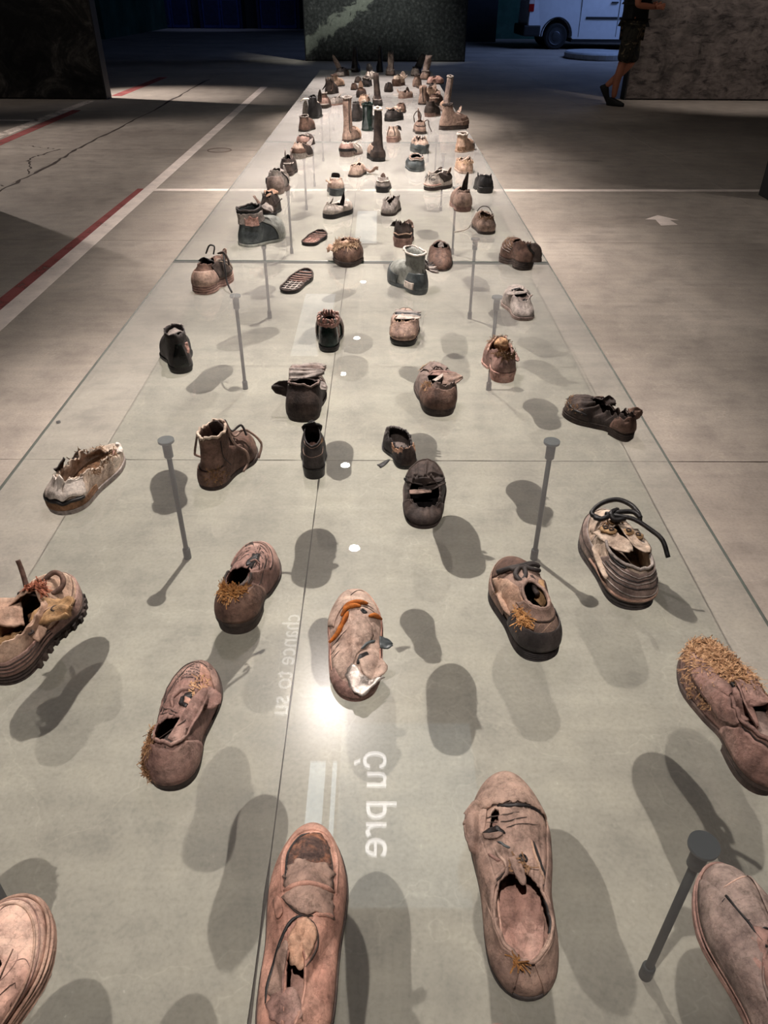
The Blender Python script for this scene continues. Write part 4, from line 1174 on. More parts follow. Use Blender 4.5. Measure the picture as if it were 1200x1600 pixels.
# ---- nearest shoes -------------------------------------------------
def shoe_pale():
    s = Shoe('leather_shoe', 'pale pink leather shoe with a cream welt, cut off at the lower left corner', -0.436, 0.333, 4, 0.262, 0.112, col='pale', solecol='soletan', incol='inpink',
             N=120, M=32, toe_p=3.6, side=0.25, rim=(0.045, 0.035, 0.045), toe_h=0.03, op=(0.08, 0.46), bw=0.45, crumple=0.004, wr=0.0016, wf=30, sag=((0.75, 0.2, 0.25),), ts=0.016, welt=0.10, seed=3,
             holes=((0.35, 0.72, 0.12, 0.07),), grooves=2)
    s.apron(0.30, 1.5, col='soletan', r=0.0014); s.apron(0.22, 1.7, col='mauve', r=0.001)
    s.seam([(0.5, 0.55), (0.8, 0.75), (1.1, 0.7), (1.5, 0.8), (1.9, 0.75)], col='brown', r=0.0007); s.seam([(0.9, 0.72), (1.0, 0.5), (1.3, 0.4)], col='brown', r=0.0006)
    s.overlay('lining_scrap', 0.2, 0.5, 0.66, 0.80, 'white', off=-0.002, rag=0.1)
    s.seam([(a, 0.06) for a in R_(-1.8, 1.8, 30)], col='soletan', r=0.0022, name='welt', off=0.003)
shoe_pale()

def shoe_loafer():
    s = Shoe('loafer', 'pink tan suede loafer with a broken crusted apron at the bottom edge', -0.088, 0.428, 1, 0.27, 0.100, col='pink', solecol='umber', incol='inpink',
             N=144, M=40, toe_p=3.3, side=-0.1, rim=(0.05, 0.048, 0.064), toe_h=0.036, op=(0.06, 0.40), bw=0.22, crumple=0.004, wr=0.0014, wf=26, ts=0.010, hh=0.012, seed=5, welt=0.02,
             sag=((0.25, 0.25, 0.25),), slit=0.3, gw=(0.86, 0.86, 1.0, 0.9))
    s.seam([(2.0 * PI - x, 0.96) for x in R_(0.9, 2.2, 10)], col='mauve', r=0.0016)
shoe_loafer()

def shoe_derby():
    s = Shoe('derby_shoe', 'large taupe leather derby with a split toe cap and gaping collar', 0.168, 0.498, 2, 0.275, 0.103, col='taupe', solecol='char', incol='inpink',
             N=144, M=40, toe_p=3.4, side=0.12, rim=(0.045, 0.040, 0.052), toe_h=0.036, op=(0.06, 0.43), bw=0.62, slit=0.1, crumple=0.006, cf=18, wr=0.0022, wf=34, ts=0.010, hh=0.006, seed=9, welt=0.02, jag=0.006,
             holes=((-0.55, 0.62, 0.16, 0.06),), gw=(0.80, 0.78, 1.0, 0.90), creases=((0.72, 0.07, 0.0022, 22), (0.2, 0.12, 0.0012, 16)))
    f = s.capv(0.070)
    s.overlay('toe_cap', -1.2, 1.2, 0.0, lambda a: max(0.02, f(a)), 'taupe', off=0.003, n=44, m=14, th=0.003)
    s.overlay('quarter', 1.0, 2.9, 0.05, 0.98, 'taupe', off=0.0022, n=30)
    s.overlay('quarter', -2.9, -0.95, 0.05, 0.98, 'taupe', off=0.0022, n=30, rag=0.03)
    s.flap(s.S(-0.8, 0.55), (-0.9, 0.15, 0.05), (0, 1, 0), 0.075, 0.028, 'taupe', curl=0.3, seed=3, shape=0.2, name='torn_quarter')
    s.eyelets([(0.12, 0.93)], r=0.0045)
    s.overlay('insole_patch', PI - 0.5, PI + 0.5, 0.2, 0.9, 'inpink', off=-0.006)
    s.flap(Vector((0.0, -0.02, 0.026)), (0.0, -1, 0.02), (1, 0, 0.1), 0.056, 0.10, 'inpink', curl=0.05, seed=1, name='loose_insole', shape=0.3)
    s.flap(Vector((-0.030, -0.04, 0.042)), (0.06, -1, -0.02), (0.3, 0, 1), 0.014, 0.07, 'pale', curl=0.1, seed=13, name='lining_scrap')
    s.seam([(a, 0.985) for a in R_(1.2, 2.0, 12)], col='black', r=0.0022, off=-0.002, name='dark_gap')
    s.straw([(-2.95, -2.7, 0.8, 1.0)], n=34, ln=0.011, mat=straw_mat('straw_orange', (112, 70, 32), (172, 120, 66), (200, 156, 104)))
    s.straw([(-0.3, 0.3, 0.93, 1.0)], n=40, ln=0.01, mat=straw_mat('straw_dark', (70, 46, 28), (110, 78, 48), (140, 106, 70)))
    s.seam([(-2.9, 0.2), (-2.8, 0.5), (-2.75, 0.9)], col='umber', r=0.0018, name='heel_split'); s.rimtube(0.0022, 'taupe', a0=1.0, a1=5.2)
    s.rimtube(0.0012, 'umber', a0=1.0, a1=5.2, v=0.93)
shoe_derby()

def shoe_corner():
    s = Shoe('leather_shoe', 'dusty grey-brown leather shoe leaving the frame at the lower right corner', 0.428, 0.373, -2, 0.265, 0.098, col='grey', solecol='mauve', incol='insole',
             N=132, M=36, toe_p=3.2, side=-0.2, rim=(0.05, 0.045, 0.062), toe_h=0.04, op=(0.06, 0.58), bw=0.5, slit=0.5, crumple=0.003, wr=0.0012, wf=28, ts=0.012, hh=0.006, seed=14, welt=0.06, creases=((0.68, 0.07, 0.0016, 20),))
    s.seam([(a, 0.07) for a in R_(-1.9, 1.9, 30)], col='mauve', r=0.0022, off=0.002, name='welt')
    s.overlay('quarter', -2.8, -0.55, 0.1, 0.98, 'grey', off=0.0024, n=34)
    s.overlay('quarter', 0.5, 2.8, 0.1, 0.98, 'grey', off=0.0024, n=34)
    s.tongue(0.62, 0.26, 0.046, 0.056, 0.070, 'grey', name='tongue')
    s.seam([(-0.52, v) for v in R_(0.55, 1.0, 8)], col='black', r=0.0016, off=0.002, name='facing_gap'); s.seam([(-0.57, 0.55), (-0.66, 0.52)], col='black', r=0.003, name='punched_hole')
    s.eyelets([(0.0, 0.95), (-0.35, 0.97)], r=0.0035)
    s.seam([(-0.7, 0.9), (-1.1, 0.85), (-1.6, 0.9)], col='pale', r=0.0008)
shoe_corner()

def shoe_mosstoe():
    s = Shoe('lace_up_shoe', 'brown lace-up shoe with a straw-matted toe at the right edge', 0.535, 0.752, -3, 0.268, 0.100, col='mauve', solecol='sole', incol='insole',
             N=132, M=34, toe_p=3.4, side=-0.1, rim=(0.06, 0.052, 0.062), toe_h=0.042, op=(0.06, 0.52), bw=0.60, slit=0.3, crumple=0.006, cf=16, wr=0.002, wf=30, ts=0.012, hh=0.016, seed=21, welt=0.05, jag=0.008, creases=((0.3, 0.2, 0.0016, 14),))
    s.straw([(-1.0, 1.0, 0.1, 0.95), (-0.8, 0.9, 0.2, 0.8), (-0.5, 1.1, 0.5, 0.98)], n=2600, ln=0.015, w=0.0007)
    s.straw([(0.8, 1.7, 0.85, 1.0), (-1.6, -0.9, 0.05, 0.5)], n=320, ln=0.010, w=0.0007)
    s.overlay('quarter', -1.75, -0.55, 0.35, 0.97, 'mauve', off=0.004, rag=0.05)
    s.overlay('quarter', 0.75, 2.0, 0.55, 1.0, 'mauve', off=0.004, rag=0.04)
    s.eyelets([(-0.72, 0.72), (-0.85, 0.80), (-1.0, 0.86)], r=0.0042)
    s.overlay('heel_counter', 1.9, 4.4, 0.0, 0.80, 'mauve', off=0.003, n=36, th=0.003)
    s.seam([(a, 0.82) for a in R_(1.9, 4.4, 24)], col='umber', r=0.0013); s.rimtube(0.003, 'mauve', a0=1.0, a1=5.3)
    s.flap(Vector((0.0, -0.03, 0.052)), (0.12, -1, -0.02), (1, 0.1, 0.05), 0.062, 0.075, 'grey', curl=0.05, seed=4, name='loose_insole', shape=0.05, ripple=0.03)
    l, r = s.throat(0.5)
    s.flap(l, (0.8, -0.7, 0.0), (0.4, 1, 0.5), 0.035, 0.05, 'mauve', curl=0.4, seed=9, name='lining_fold')
    s.flap(r + Vector((0, 0.02, 0)), (-0.2, -1, -0.05), (1, 0, -0.8), 0.03, 0.09, 'mauve', curl=0.15, seed=11, name='collar_fold')
    s.seam([(a, 0.03) for a in R_(2.0, 4.3, 20)], col='black', r=0.003, off=0.001, name='sole_gap')
    s.overlay('ochre_stain', 2.8, 3.0, 0.35, 0.5, 'tan', off=0.0055, n=6, m=4, rag=0.2)
shoe_mosstoe()

def shoe_beige():
    s = Shoe('low_shoe', 'flattened beige shoe with rust-orange lace ends and a silvery crushed heel', -0.041, 0.905, -2, 0.236, 0.096, col='beige', solecol='mauve', incol='insole',
             N=132, M=34, toe_p=3.4, heel_p=4.5, gw=(0.86, 0.92, 1.0, 0.92), rim=(0.036, 0.034, 0.04), toe_h=0.034, op=(0.25, 0.50), bw=0.14, slit=0.2, crumple=0.005, cf=20, wr=0.0022, wf=34, ts=0.010, seed=25, welt=0.03, sag=((0.15, 0.15, 0.35),), creases=((0.45, 0.2, 0.002, 14),))
    s.seam([(a, 0.16) for a in R_(-2.6, 2.6, 40)], col='pink', r=0.0013); s.seam([(a, 0.10) for a in R_(-2.8, 2.8, 40)], col='umber', r=0.0007)
    s.overlay('toe_overlay', -1.3, -0.2, lambda a: 0.12, lambda a: 0.75 - 0.25 * abs(a), 'beige', off=0.0018, n=24)
    Lz = lambda x, y, z: Vector((x, y, z))
    tp = lambda f: 0.55 + 0.75 * math.sin(PI * min(1, max(0, f))) 
    for pts in (((-0.020, 0.044), (-0.012, 0.052), (0.002, 0.056), (0.014, 0.054), (0.022, 0.056)), ((-0.024, 0.030), (-0.014, 0.042), (0.0, 0.046), (0.01, 0.043)),
                ((0.024, 0.026), (0.034, 0.034), (0.046, 0.036)), ((-0.044, -0.012), (-0.030, 0.000), (-0.016, 0.022), (-0.012, 0.032))):
        P = []
        for x, y in pts:
            best = min(((Vector(s.G[i, j]) - Lz(x, y, 0.05)).xy.length, -s.G[i, j][2], s.G[i, j][2]) for i in range(0, s.N) for j in range(8, s.M + 1))
            P.append(Lz(x, y, best[2] + 0.004))
        tube_obj('lace_end', P, 0.0036, mt('rust'), s.root, n=7, k=6, taper=tp)
    s.flap(Vector((0.040, -0.032, 0.044)), (1, 0.05, -0.1), (0, 1, 0.3), 0.022, 0.024, 'slate', curl=-0.6, seed=2, name='tongue_tip')
    s.overlay('heel_counter', PI - 0.9, PI + 0.9, 0.0, 0.34, 'mauve', off=0.003)
shoe_beige()

def shoe_perf_pink():
    s = Shoe('perforated_shoe', 'pinkish brown perforated shoe with straw along its left heel', -0.292, 0.738, 1, 0.228, 0.088, col='mauve', solecol='umber', incol='insole',
             N=128, M=34, toe_p=3.4, side=0.2, gw=(0.90, 0.80, 1.0, 0.9), rim=(0.066, 0.055, 0.050), toe_h=0.034, op=(0.08, 0.34), bw=0.5, slit=0.0, crumple=0.006, cf=18, wr=0.0018, ts=0.008, hh=0.012, seed=33, jag=0.006, jf=4, sag=((0.45, 0.15, 0.15),), creases=((0.5, 0.12, 0.002, 14),))
    s.dots((-0.6, 0.6), (0.20, 0.62), 18, 12, r=0.0012)
    s.seam([(-1.0, v) for v in R_(0.15, 0.8, 8)], col='umber', r=0.0009); s.seam([(a, 0.35) for a in R_(-1.0, 0.4, 12)], col='umber', r=0.0009)
    # collar strap bridging the opening on the right
    pts = [s.S(PI * 0.72, 0.97), Vector((0.030, -0.045, 0.080)), Vector((0.034, -0.005, 0.078)), Vector((0.042, 0.022, 0.070))]
    s.flap(Vector((0.012, -0.085, 0.072)), (0.22, 1, -0.06), (1, -0.2, -0.5), 0.022, 0.10, 'mauve', curl=0.05, seed=5, name='collar_strap', shape=-0.1, ripple=0.1)
    s.flap(Vector((0.028, 0.016, 0.058)), (1, -0.5, -0.1), (0.4, 1, 0), 0.034, 0.030, 'mauve', curl=-0.4, seed=9, name='torn_tab', shape=0.1)
    s.overlay('heel_counter', PI - 1.1, PI + 0.9, 0.0, 0.86, 'mauve', off=0.0025, n=30); s.seam([(PI - 0.1, v) for v in R_(0.08, 0.9, 8)], col='umber', r=0.001)
    s.straw([(PI + 0.45, PI + 1.5, 0.25, 0.95), (PI + 0.3, PI + 1.0, 0.0, 0.25)], n=900, ln=0.013, w=0.0008)
    s.straw([(0.3, 0.9, 0.5, 0.8)], n=90, ln=0.008)
    s.rimtube(0.0026, 'mauve', a0=1.8, a1=4.0)
shoe_perf_pink()

def shoe_perf_brown():
    s = Shoe('perforated_shoe', 'brown perforated moccasin with a straw tuft at its heel, beside the left post', -0.240, 1.045, 7, 0.225, 0.092, col='mauve', solecol='umber', incol='umber',
             N=128, M=34, toe_p=3.6, side=-0.2, gw=(0.88, 0.80, 1.0, 0.92), rim=(0.060, 0.052, 0.058), toe_h=0.042, op=(0.11, 0.40), bw=0.44, slit=0.1, crumple=0.005, wr=0.0018, ts=0.010, hh=0.020, seed=41)
    s.apron(0.42, 1.25, col='umber', r=0.0014); s.apron(0.46, 1.2, col='mauve', r=0.0018, off=0.001)
    s.dots((0.15, 1.15), (0.54, 0.78), 18, 4, r=0.0014); s.dots((-1.05, -0.15), (0.54, 0.78), 14, 4, r=0.0014)
    s.flap(Vector((-0.018, 0.070, 0.060)), (0.45, -0.9, 0.05), (0.9, 0.4, 0.4), 0.018, 0.06, 'umber', curl=0.2, seed=2, name='torn_strip'); s.flap(Vector((0.002, 0.06, 0.060)), (0.12, -1, 0.0), (0.6, 0.1, 0.8), 0.022, 0.09, 'mauve', curl=0.1, seed=5, name='torn_strip')
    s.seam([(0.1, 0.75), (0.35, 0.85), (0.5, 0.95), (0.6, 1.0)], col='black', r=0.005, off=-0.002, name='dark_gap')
    s.lace([(0.3, 0.92, 0.004), (0.6, 0.86, 0.006), (0.85, 0.80, 0.003)], r=0.0018, col='mauve')
    s.overlay('heel_counter', PI - 1.3, PI + 1.3, 0.0, 0.72, 'brown', off=0.0025, n=30)
    s.straw([(PI - 0.9, PI + 0.9, 0.75, 1.0), (PI - 0.2, PI + 1.1, 0.62, 0.95)], n=650, ln=0.013, w=0.0008, mat=straw_mat('straw_orange', (112, 70, 32), (172, 120, 66), (200, 156, 104)))
    s.rimtube(0.0024, 'umber', a0=1.3, a1=5.0)
    s.flap(Vector((-0.002, -0.045, 0.05)), (0.4, 0.6, 0.3), (1, 0, 0), 0.008, 0.025, 'dust', curl=0.4, seed=4, name='pale_scrap')
shoe_perf_brown()

def shoe_flaps():
    s = Shoe('work_shoe', 'tan work shoe with an ear-like flap and thick laces at the left edge', -0.588, 0.930, 9, 0.225, 0.104, col='tan', solecol='umber', incol='dirt',
             N=128, M=34, toe_p=3.2, side=-0.1, rim=(0.055, 0.05, 0.07), toe_h=0.046, op=(0.05, 0.58), bw=0.62, slit=0.3, crumple=0.006, wr=0.002, ts=0.020, hh=0.004, seed=47, grooves=3, welt=0.06, jag=0.008)
    s.seam([(a, 0.18) for a in R_(-1.9, 1.9, 34)], col='mauve', r=0.003, off=0.001, name='mudguard'); s.apron(0.30, 1.2, col='brown', r=0.001)
    s.overlay('mudguard_panel', -1.8, 1.8, 0.0, 0.18, 'mauve', off=0.0025, n=40, m=5)
    s.overlay('sole_wall', 1.7, 4.6, 0.0, 0.42, 'mauve', off=0.003, n=34)
    for v in (0.10, 0.2, 0.3): s.seam([(a, v) for a in R_(1.7, 4.6, 30)], col='umber', r=0.0012, off=0.004)
    for k in range(11):   # lugs along the right edge
        ph = 0.5 + k * 0.17; x, y = s.outline(ph, 1.045); bm = bmesh.new(); box(bm, x - 0.005, x + 0.005, y - 0.0045, y + 0.0045, 0.001, 0.013, 0.001); bm_obj('lug', bm, mt('umber'), s.root)
    s.flap(Vector((0.020, 0.000, 0.074)), (0.95, -0.25, 0.12), (0.2, 1, 0.15), 0.060, 0.070, 'ochre', curl=0.25, seed=3, name='ear_flap', shape=0.1, ripple=0.25, th=0.005)
    s.flap(Vector((-0.006, -0.01, 0.070)), (-0.75, -0.55, 0.25), (0.6, -0.75, 0), 0.070, 0.062, 'tan', curl=0.3, seed=8, name='side_flap', shape=0.15, th=0.004)
    s.flap(Vector((0.030, -0.055, 0.055)), (0.2, 1, 0.25), (1, 0, -0.6), 0.03, 0.06, 'tan', curl=0.2, seed=11, name='eyelet_tab')
    s.flap(Vector((-0.02, -0.045, 0.045)), (0.3, -1, -0.2), (1, 0.3, 0.3), 0.05, 0.045, 'ochre', curl=0.4, seed=13, name='lining_fold', ripple=0.4)
    for p, r in (((0.058, -0.012, 0.082), 0.006), ((0.034, -0.055, 0.066), 0.004), ((-0.045, -0.055, 0.072), 0.005)):
        c = Vector(p); tube_obj('eyelet', [c + Vector((math.cos(a) * r, math.sin(a) * r, 0.002)) for a in R_(0, 2 * PI, 13)], 0.0022, mt('umber'), s.root, n=5, k=0)
    s.lace([Vector((-0.010, 0.030, 0.072)), Vector((0.004, 0.045, 0.086)), Vector((0.016, 0.062, 0.094)), Vector((0.032, 0.060, 0.090)), Vector((0.038, 0.045, 0.080)), Vector((0.026, 0.030, 0.074))], r=0.0046, col='brown')
    s.lace([Vector((-0.020, 0.030, 0.070)), Vector((-0.030, 0.045, 0.078)), Vector((-0.040, 0.058, 0.098)), Vector((-0.046, 0.064, 0.112))], r=0.0046, col='brown')
    s.lace([Vector((-0.035, 0.028, 0.068)), Vector((-0.010, 0.022, 0.078)), Vector((0.020, 0.022, 0.074)), Vector((0.036, 0.034, 0.062))], r=0.004, col='umber')
    s.straw([(-0.5, 0.6, 0.86, 1.0)], n=260, ln=0.012, w=0.0012, mat=straw_mat('straw_red', (90, 44, 26), (140, 76, 50), (178, 112, 80)))
shoe_flaps()

def shoe_oxford():
    s = Shoe('oxford_shoe', 'taupe oxford with a knotted dark lace and ribbed thick sole', 0.255, 0.982, -8, 0.225, 0.098, col='taupe', solecol='char', incol='black',
             N=128, M=34, toe_p=3.3, side=0.1, gw=(0.84, 0.80, 1.0, 0.92), rim=(0.066, 0.060, 0.068), toe_h=0.042, op=(0.14, 0.46), bw=0.36, slit=0.2, crumple=0.004, wr=0.002, ts=0.022, hh=0.006, seed=53, grooves=5, welt=0.03, creases=((0.66, 0.1, 0.002, 18),))
    f = s.capv(0.045)
    s.overlay('toe_panel', -0.95, 0.95, 0.22, lambda a: max(0.26, f(a)), 'brown', off=0.0014, n=30)
    s.overlay('mudguard_panel', -1.7, 1.7, 0.0, 0.2, 'taupe', off=0.003, n=40, m=5, rag=0.03)
    s.seam([(a, max(0.24, f(a)) + 0.02) for a in R_(-1.0, 1.0, 16)], col='taupe', r=0.002, off=0.001)
    s.overlay('side_panel', 1.15, 1.9, 0.25, 0.95, 'brown', off=0.0018); s.overlay('side_panel', -1.9, -1.0, 0.25, 0.92, 'tan', off=0.0018)
    s.overlay('collar', PI - 1.5, PI + 1.5, 0.66, 1.0, 'taupe', off=0.003, n=34)
    s.overlay('heel_counter', PI - 1.2, PI + 1.2, 0.0, 0.4, 'char', off=0.003)
    s.seam([(PI - a, 0.64) for a in R_(-1.3, 1.3, 20)], col='umber', r=0.001, off=0.003)
    z = 0.082
    Lc = [(-0.040, 0.046, z - 0.012), (-0.020, 0.040, z), (0.0, 0.040, z + 0.003), (0.022, 0.048, z), (0.038, 0.056, z - 0.012)]
    s.lace([Vector(p) for p in Lc], r=0.0046, col='char'); s.lace([Vector((x, y - 0.006, zz + 0.002)) for x, y, zz in Lc[1:]], r=0.004, col='char')
    s.lace([Vector((-0.004, 0.036, z + 0.005)), Vector((-0.016, 0.018, z + 0.004)), Vector((-0.010, 0.004, z)), Vector((0.0, 0.012, z + 0.003)), Vector((0.004, 0.030, z + 0.006))], r=0.0048, col='char')
    s.lace([Vector((0.004, 0.036, z + 0.006)), Vector((0.020, 0.026, z + 0.004)), Vector((0.032, 0.030, z - 0.003))], r=0.004, col='char')
    s.lace([Vector((0.010, 0.012, z)), Vector((0.012, -0.004, z)), Vector((0.008, -0.018, z - 0.002)), Vector((0.010, -0.030, z - 0.004))], r=0.005, col='umber')
    s.straw([(PI + 0.5, PI + 1.2, 0.35, 0.75)], n=260, ln=0.012, mat=straw_mat('straw_orange', (112, 70, 32), (172, 120, 66), (200, 156, 104)))
    s.straw([(-1.9, -1.0, 0.05, 0.3)], n=80, ln=0.007, mat=straw_mat('straw_dark', (70, 46, 28), (110, 78, 48), (140, 106, 70)))
    s.rimtube(0.003, 'taupe')
shoe_oxford()

def shoe_sneaker():
    s = Shoe('sneaker', 'cream and grey sneaker with a long loose black lace', 0.455, 1.120, -4, 0.245, 0.106, col='cream', solecol='char', incol='cream',
             N=128, M=34, toe_p=3.4, side=0.0, gw=(0.86, 0.84, 1.0, 0.94), rim=(0.062, 0.055, 0.072), toe_h=0.046, op=(0.05, 0.60), bw=0.66, slit=0.35, crumple=0.004, wr=0.0016, ts=0.018, hh=0.004, seed=59, grooves=2, welt=0.04)
    s.overlay('toe_guard', -1.7, 1.7, 0.0, 0.36, 'grey', off=0.003, n=40, m=8); s.apron(0.37, 1.6, col='dust', r=0.0018, off=0.002); s.apron(0.20, 1.6, col='umber', r=0.0009, off=0.0048)
    s.overlay('heel_counter', PI - 1.45, PI + 1.45, 0.0, 0.86, 'grey', off=0.003, n=40)
    for k, v in enumerate((0.16, 0.32, 0.48, 0.62, 0.78)): s.seam([(PI + a, v + 0.05 * math.sin(a * 2 + k)) for a in R_(-1.3, 1.3, 26)], col='char' if k % 2 else 'dust', r=0.0012, off=0.0046)
    s.seam([(PI + a, 0.06) for a in R_(-1.6, 1.6, 26)], col='soletan', r=0.0026, off=0.005, name='foxing_stripe')
    l, r = s.throat(0.42)
    s.flap(Vector((-0.034, 0.022, 0.082)), (0.35, -1, 0.05), (1, 0.3, 0.25), 0.034, 0.09, 'cream', curl=0.15, seed=4, name='eyestay', shape=0.05)
    s.flap(Vector((0.020, 0.020, 0.086)), (0.05, -1, 0.0), (1, 0, -0.3), 0.045, 0.085, 'cream', curl=0.1, seed=8, name='tongue', shape=0.1)
    s.overlay('ochre_stain', -0.5, 0.3, 0.85, 0.99, 'ochre', off=0.004, rag=0.1)
    for p in ((-0.020, 0.004, 0.090), (0.010, -0.004, 0.092), (-0.028, 0.012, 0.088), (0.026, -0.012, 0.088)):
        c = Vector(p); o = mesh_obj('eyelet_patch', [c + Vector((math.cos(a) * 0.011, math.sin(a) * 0.009, 0.0)) for a in R_(0, 2 * PI, 13)[:-1]], [tuple(range(12))], mt('ochre'), s.root); md = o.modifiers.new('solid', 'SOLIDIFY'); md.thickness = 0.003
        tube_obj('eyelet', [c + Vector((math.cos(a) * 0.004, math.sin(a) * 0.004, 0.003)) for a in R_(0, 2 * PI, 13)], 0.0016, mt('umber'), s.root, n=5, k=0)
    s.rimtube(0.003, 'dust', a0=1.2, a1=5.1)
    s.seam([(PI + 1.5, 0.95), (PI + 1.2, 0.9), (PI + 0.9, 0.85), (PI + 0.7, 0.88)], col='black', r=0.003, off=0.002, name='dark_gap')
    z = 0.094
    s.lace([Vector((-0.030, 0.034, z)), Vector((-0.044, 0.052, z + 0.002)), Vector((-0.020, 0.072, z + 0.01)), Vector((0.012, 0.078, z + 0.014)), Vector((0.034, 0.062, z + 0.012)), Vector((0.042, 0.036, z + 0.008)), Vector((0.038, 0.018, z + 0.006))], r=0.0048, col='black')
    s.lace([Vector((-0.042, 0.040, z)), Vector((-0.030, 0.030, z + 0.004)), Vector((0.0, 0.040, z + 0.010)), Vector((0.030, 0.038, z + 0.012)), Vector((0.040, 0.020, z + 0.010))], r=0.0048, col='black')
    s.lace([Vector((-0.020, 0.044, z + 0.006)), Vector((0.0, 0.026, z + 0.012)), Vector((0.024, 0.014, z + 0.012)), Vector((0.048, -0.008, z + 0.004)), Vector((0.066, -0.030, z - 0.006)), Vector((0.074, -0.052, z - 0.030))], r=0.0044, col='black')
    s.lace([Vector((0.005, 0.050, z + 0.010)), Vector((-0.014, 0.034, z + 0.014)), Vector((-0.010, 0.020, z + 0.008)), Vector((0.010, 0.020, z + 0.010))], r=0.0048, col='black')
    s.straw([(-0.9, -0.4, 0.75, 0.98)], n=80, ln=0.008, mat=straw_mat('straw_dark', (70, 46, 28), (110, 78, 48), (140, 106, 70)))
shoe_sneaker()

def shoe_tattered():
    def dfm(p, t, v, ph):
        if t > 0.55: p.z *= 1 - 0.35 * sstep((t - 0.55) / 0.4) * v
        return p
    s = Shoe('tattered_shoe', 'tattered white canvas shoe torn open over a brown insole at the left', -0.655, 1.412, 14, 0.245, 0.100, col='cream', solecol='dust', incol='dirt',
             N=120, M=26, toe_p=3.2, heel_p=4.0, side=0.2, gw=(1.0, 0.82, 0.9, 0.85), rim=(0.060, 0.036, 0.036), toe_h=0.036, op=(0.12, 0.90), bw=0.86, crumple=0.010, cf=22, wr=0.003, ts=0.014, seed=61, jag=0.017, jf=4, deform=dfm, thick=0.004)
    s.overlay('white_counter', PI - 0.9, PI + 0.9, 0.30, 0.97, 'white', off=0.004, rag=0.06, th=0.003)
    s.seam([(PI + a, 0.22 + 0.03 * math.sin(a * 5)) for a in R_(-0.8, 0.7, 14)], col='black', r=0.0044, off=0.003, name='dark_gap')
    s.overlay('crusted_sole_wall', PI - 1.3, PI + 1.3, 0.0, 0.2, 'dirt', off=0.004)
    s.overlay('white_piping', 0.15, 0.75, 0.35, 0.8, 'white', off=0.003, rag=0.08)
    s.flap(Vector((-0.04, -0.05, 0.060)), (0.5, 0.6, 0.3), (0.5, -0.5, 0.8), 0.03, 0.035, 'umber', curl=0.7, seed=3, name='torn_scrap'); s.flap(Vector((-0.045, 0.02, 0.040)), (0.2, 0.8, 0.3), (1, 0, 0), 0.02, 0.028, 'umber', curl=0.7, seed=5, name='torn_scrap')
    s.flap(Vector((0.010, 0.060, 0.034)), (0.8, 0.3, 0.3), (0, 1, 0), 0.03, 0.03, 'fringe', curl=0.8, seed=8, name='torn_scrap')
    s.straw([(0.2, 2.0, 0.7, 1.0), (4.2, 6.0, 0.8, 1.0)], n=240, ln=0.010, mat=straw_mat('straw_dark', (70, 46, 28), (110, 78, 48), (140, 106, 70)))
shoe_tattered()

def shoe_ankle_boot():
    s = Shoe('ankle_boot', 'dark brown ankle boot with dangling laces, behind the left front post', -0.352, 1.480, 19, 0.205, 0.092, cat='boot', col='brown', solecol='umber', incol='umber',
             N=110, M=26, toe_p=3.4, rim=(0.060, 0.058, 0.070), toe_h=0.044, op=(0.04, 0.50), bw=0.74, crumple=0.004, ts=0.012, hh=0.004, seed=67,
             shaft=((0.014, 0.98, 0.95, 0, 0), (0.028, 0.97, 0.9, 0, -0.002), (0.042, 0.97, 0.86, 0, -0.004), (0.052, 0.98, 0.84, 0, -0.004)), jag=0.004)
    s.rimtube(0.0034, 'cream')
    top = (s.rows - 1) / s.M
    for k in range(5):
        v = 0.92 + k * 0.05
        s.eyelets([(0.55, v), (-0.55, v)], r=0.003)
        s.lace([(-0.5, v, 0.004), (0.0, v + 0.02, 0.008), (0.5, v, 0.004)], r=0.0022, col='taupe')
    s.lace([s.S(0.7, top) + Vector((0, 0, 0.004)), s.S(1.0, 1.0, 0.012), s.S(1.3, 0.55, 0.016), s.S(1.5, 0.2, 0.018), s.S(1.8, 0.03, 0.020)], r=0.0030, col='taupe')
    s.lace([s.S(0.5, top) + Vector((0, 0, 0.004)), s.S(0.4, 1.0, 0.014), s.S(0.5, 0.7, 0.02), s.S(0.9, 0.3, 0.022), s.S(1.2, 0.08, 0.016)], r=0.0030, col='taupe')
    s.lace([s.S(-1.8, top, 0.003), s.S(-1.9, 1.0, 0.016), s.S(-2.0, 0.85, 0.014), s.S(-2.0, 0.7, 0.003)], r=0.0028, col='taupe')
    s.lace([s.S(0.3, top, 0.006), s.S(0.1, 1.0, 0.02), s.S(0.3, 0.8, 0.03), s.S(0.7, 0.7, 0.018)], r=0.0026, col='char')
    s.tongue(0.40, 0.36, 0.045, 0.11, 0.142, 'umber'); s.seam([(1.9, v) for v in R_(0.3, 1.1, 10)], col='black', r=0.001)
    s.overlay('heel_counter', PI - 1.0, PI + 1.0, 0.0, 0.5, 'brown', off=0.003); s.seam([(PI + a, 0.55) for a in R_(-1, 1, 14)], col='black', r=0.001)
    s.straw([(PI - 0.9, PI - 0.1, 0.1, 0.55)], n=160, ln=0.010, mat=straw_mat('straw_dark', (70, 46, 28), (110, 78, 48), (140, 106, 70)))
shoe_ankle_boot()

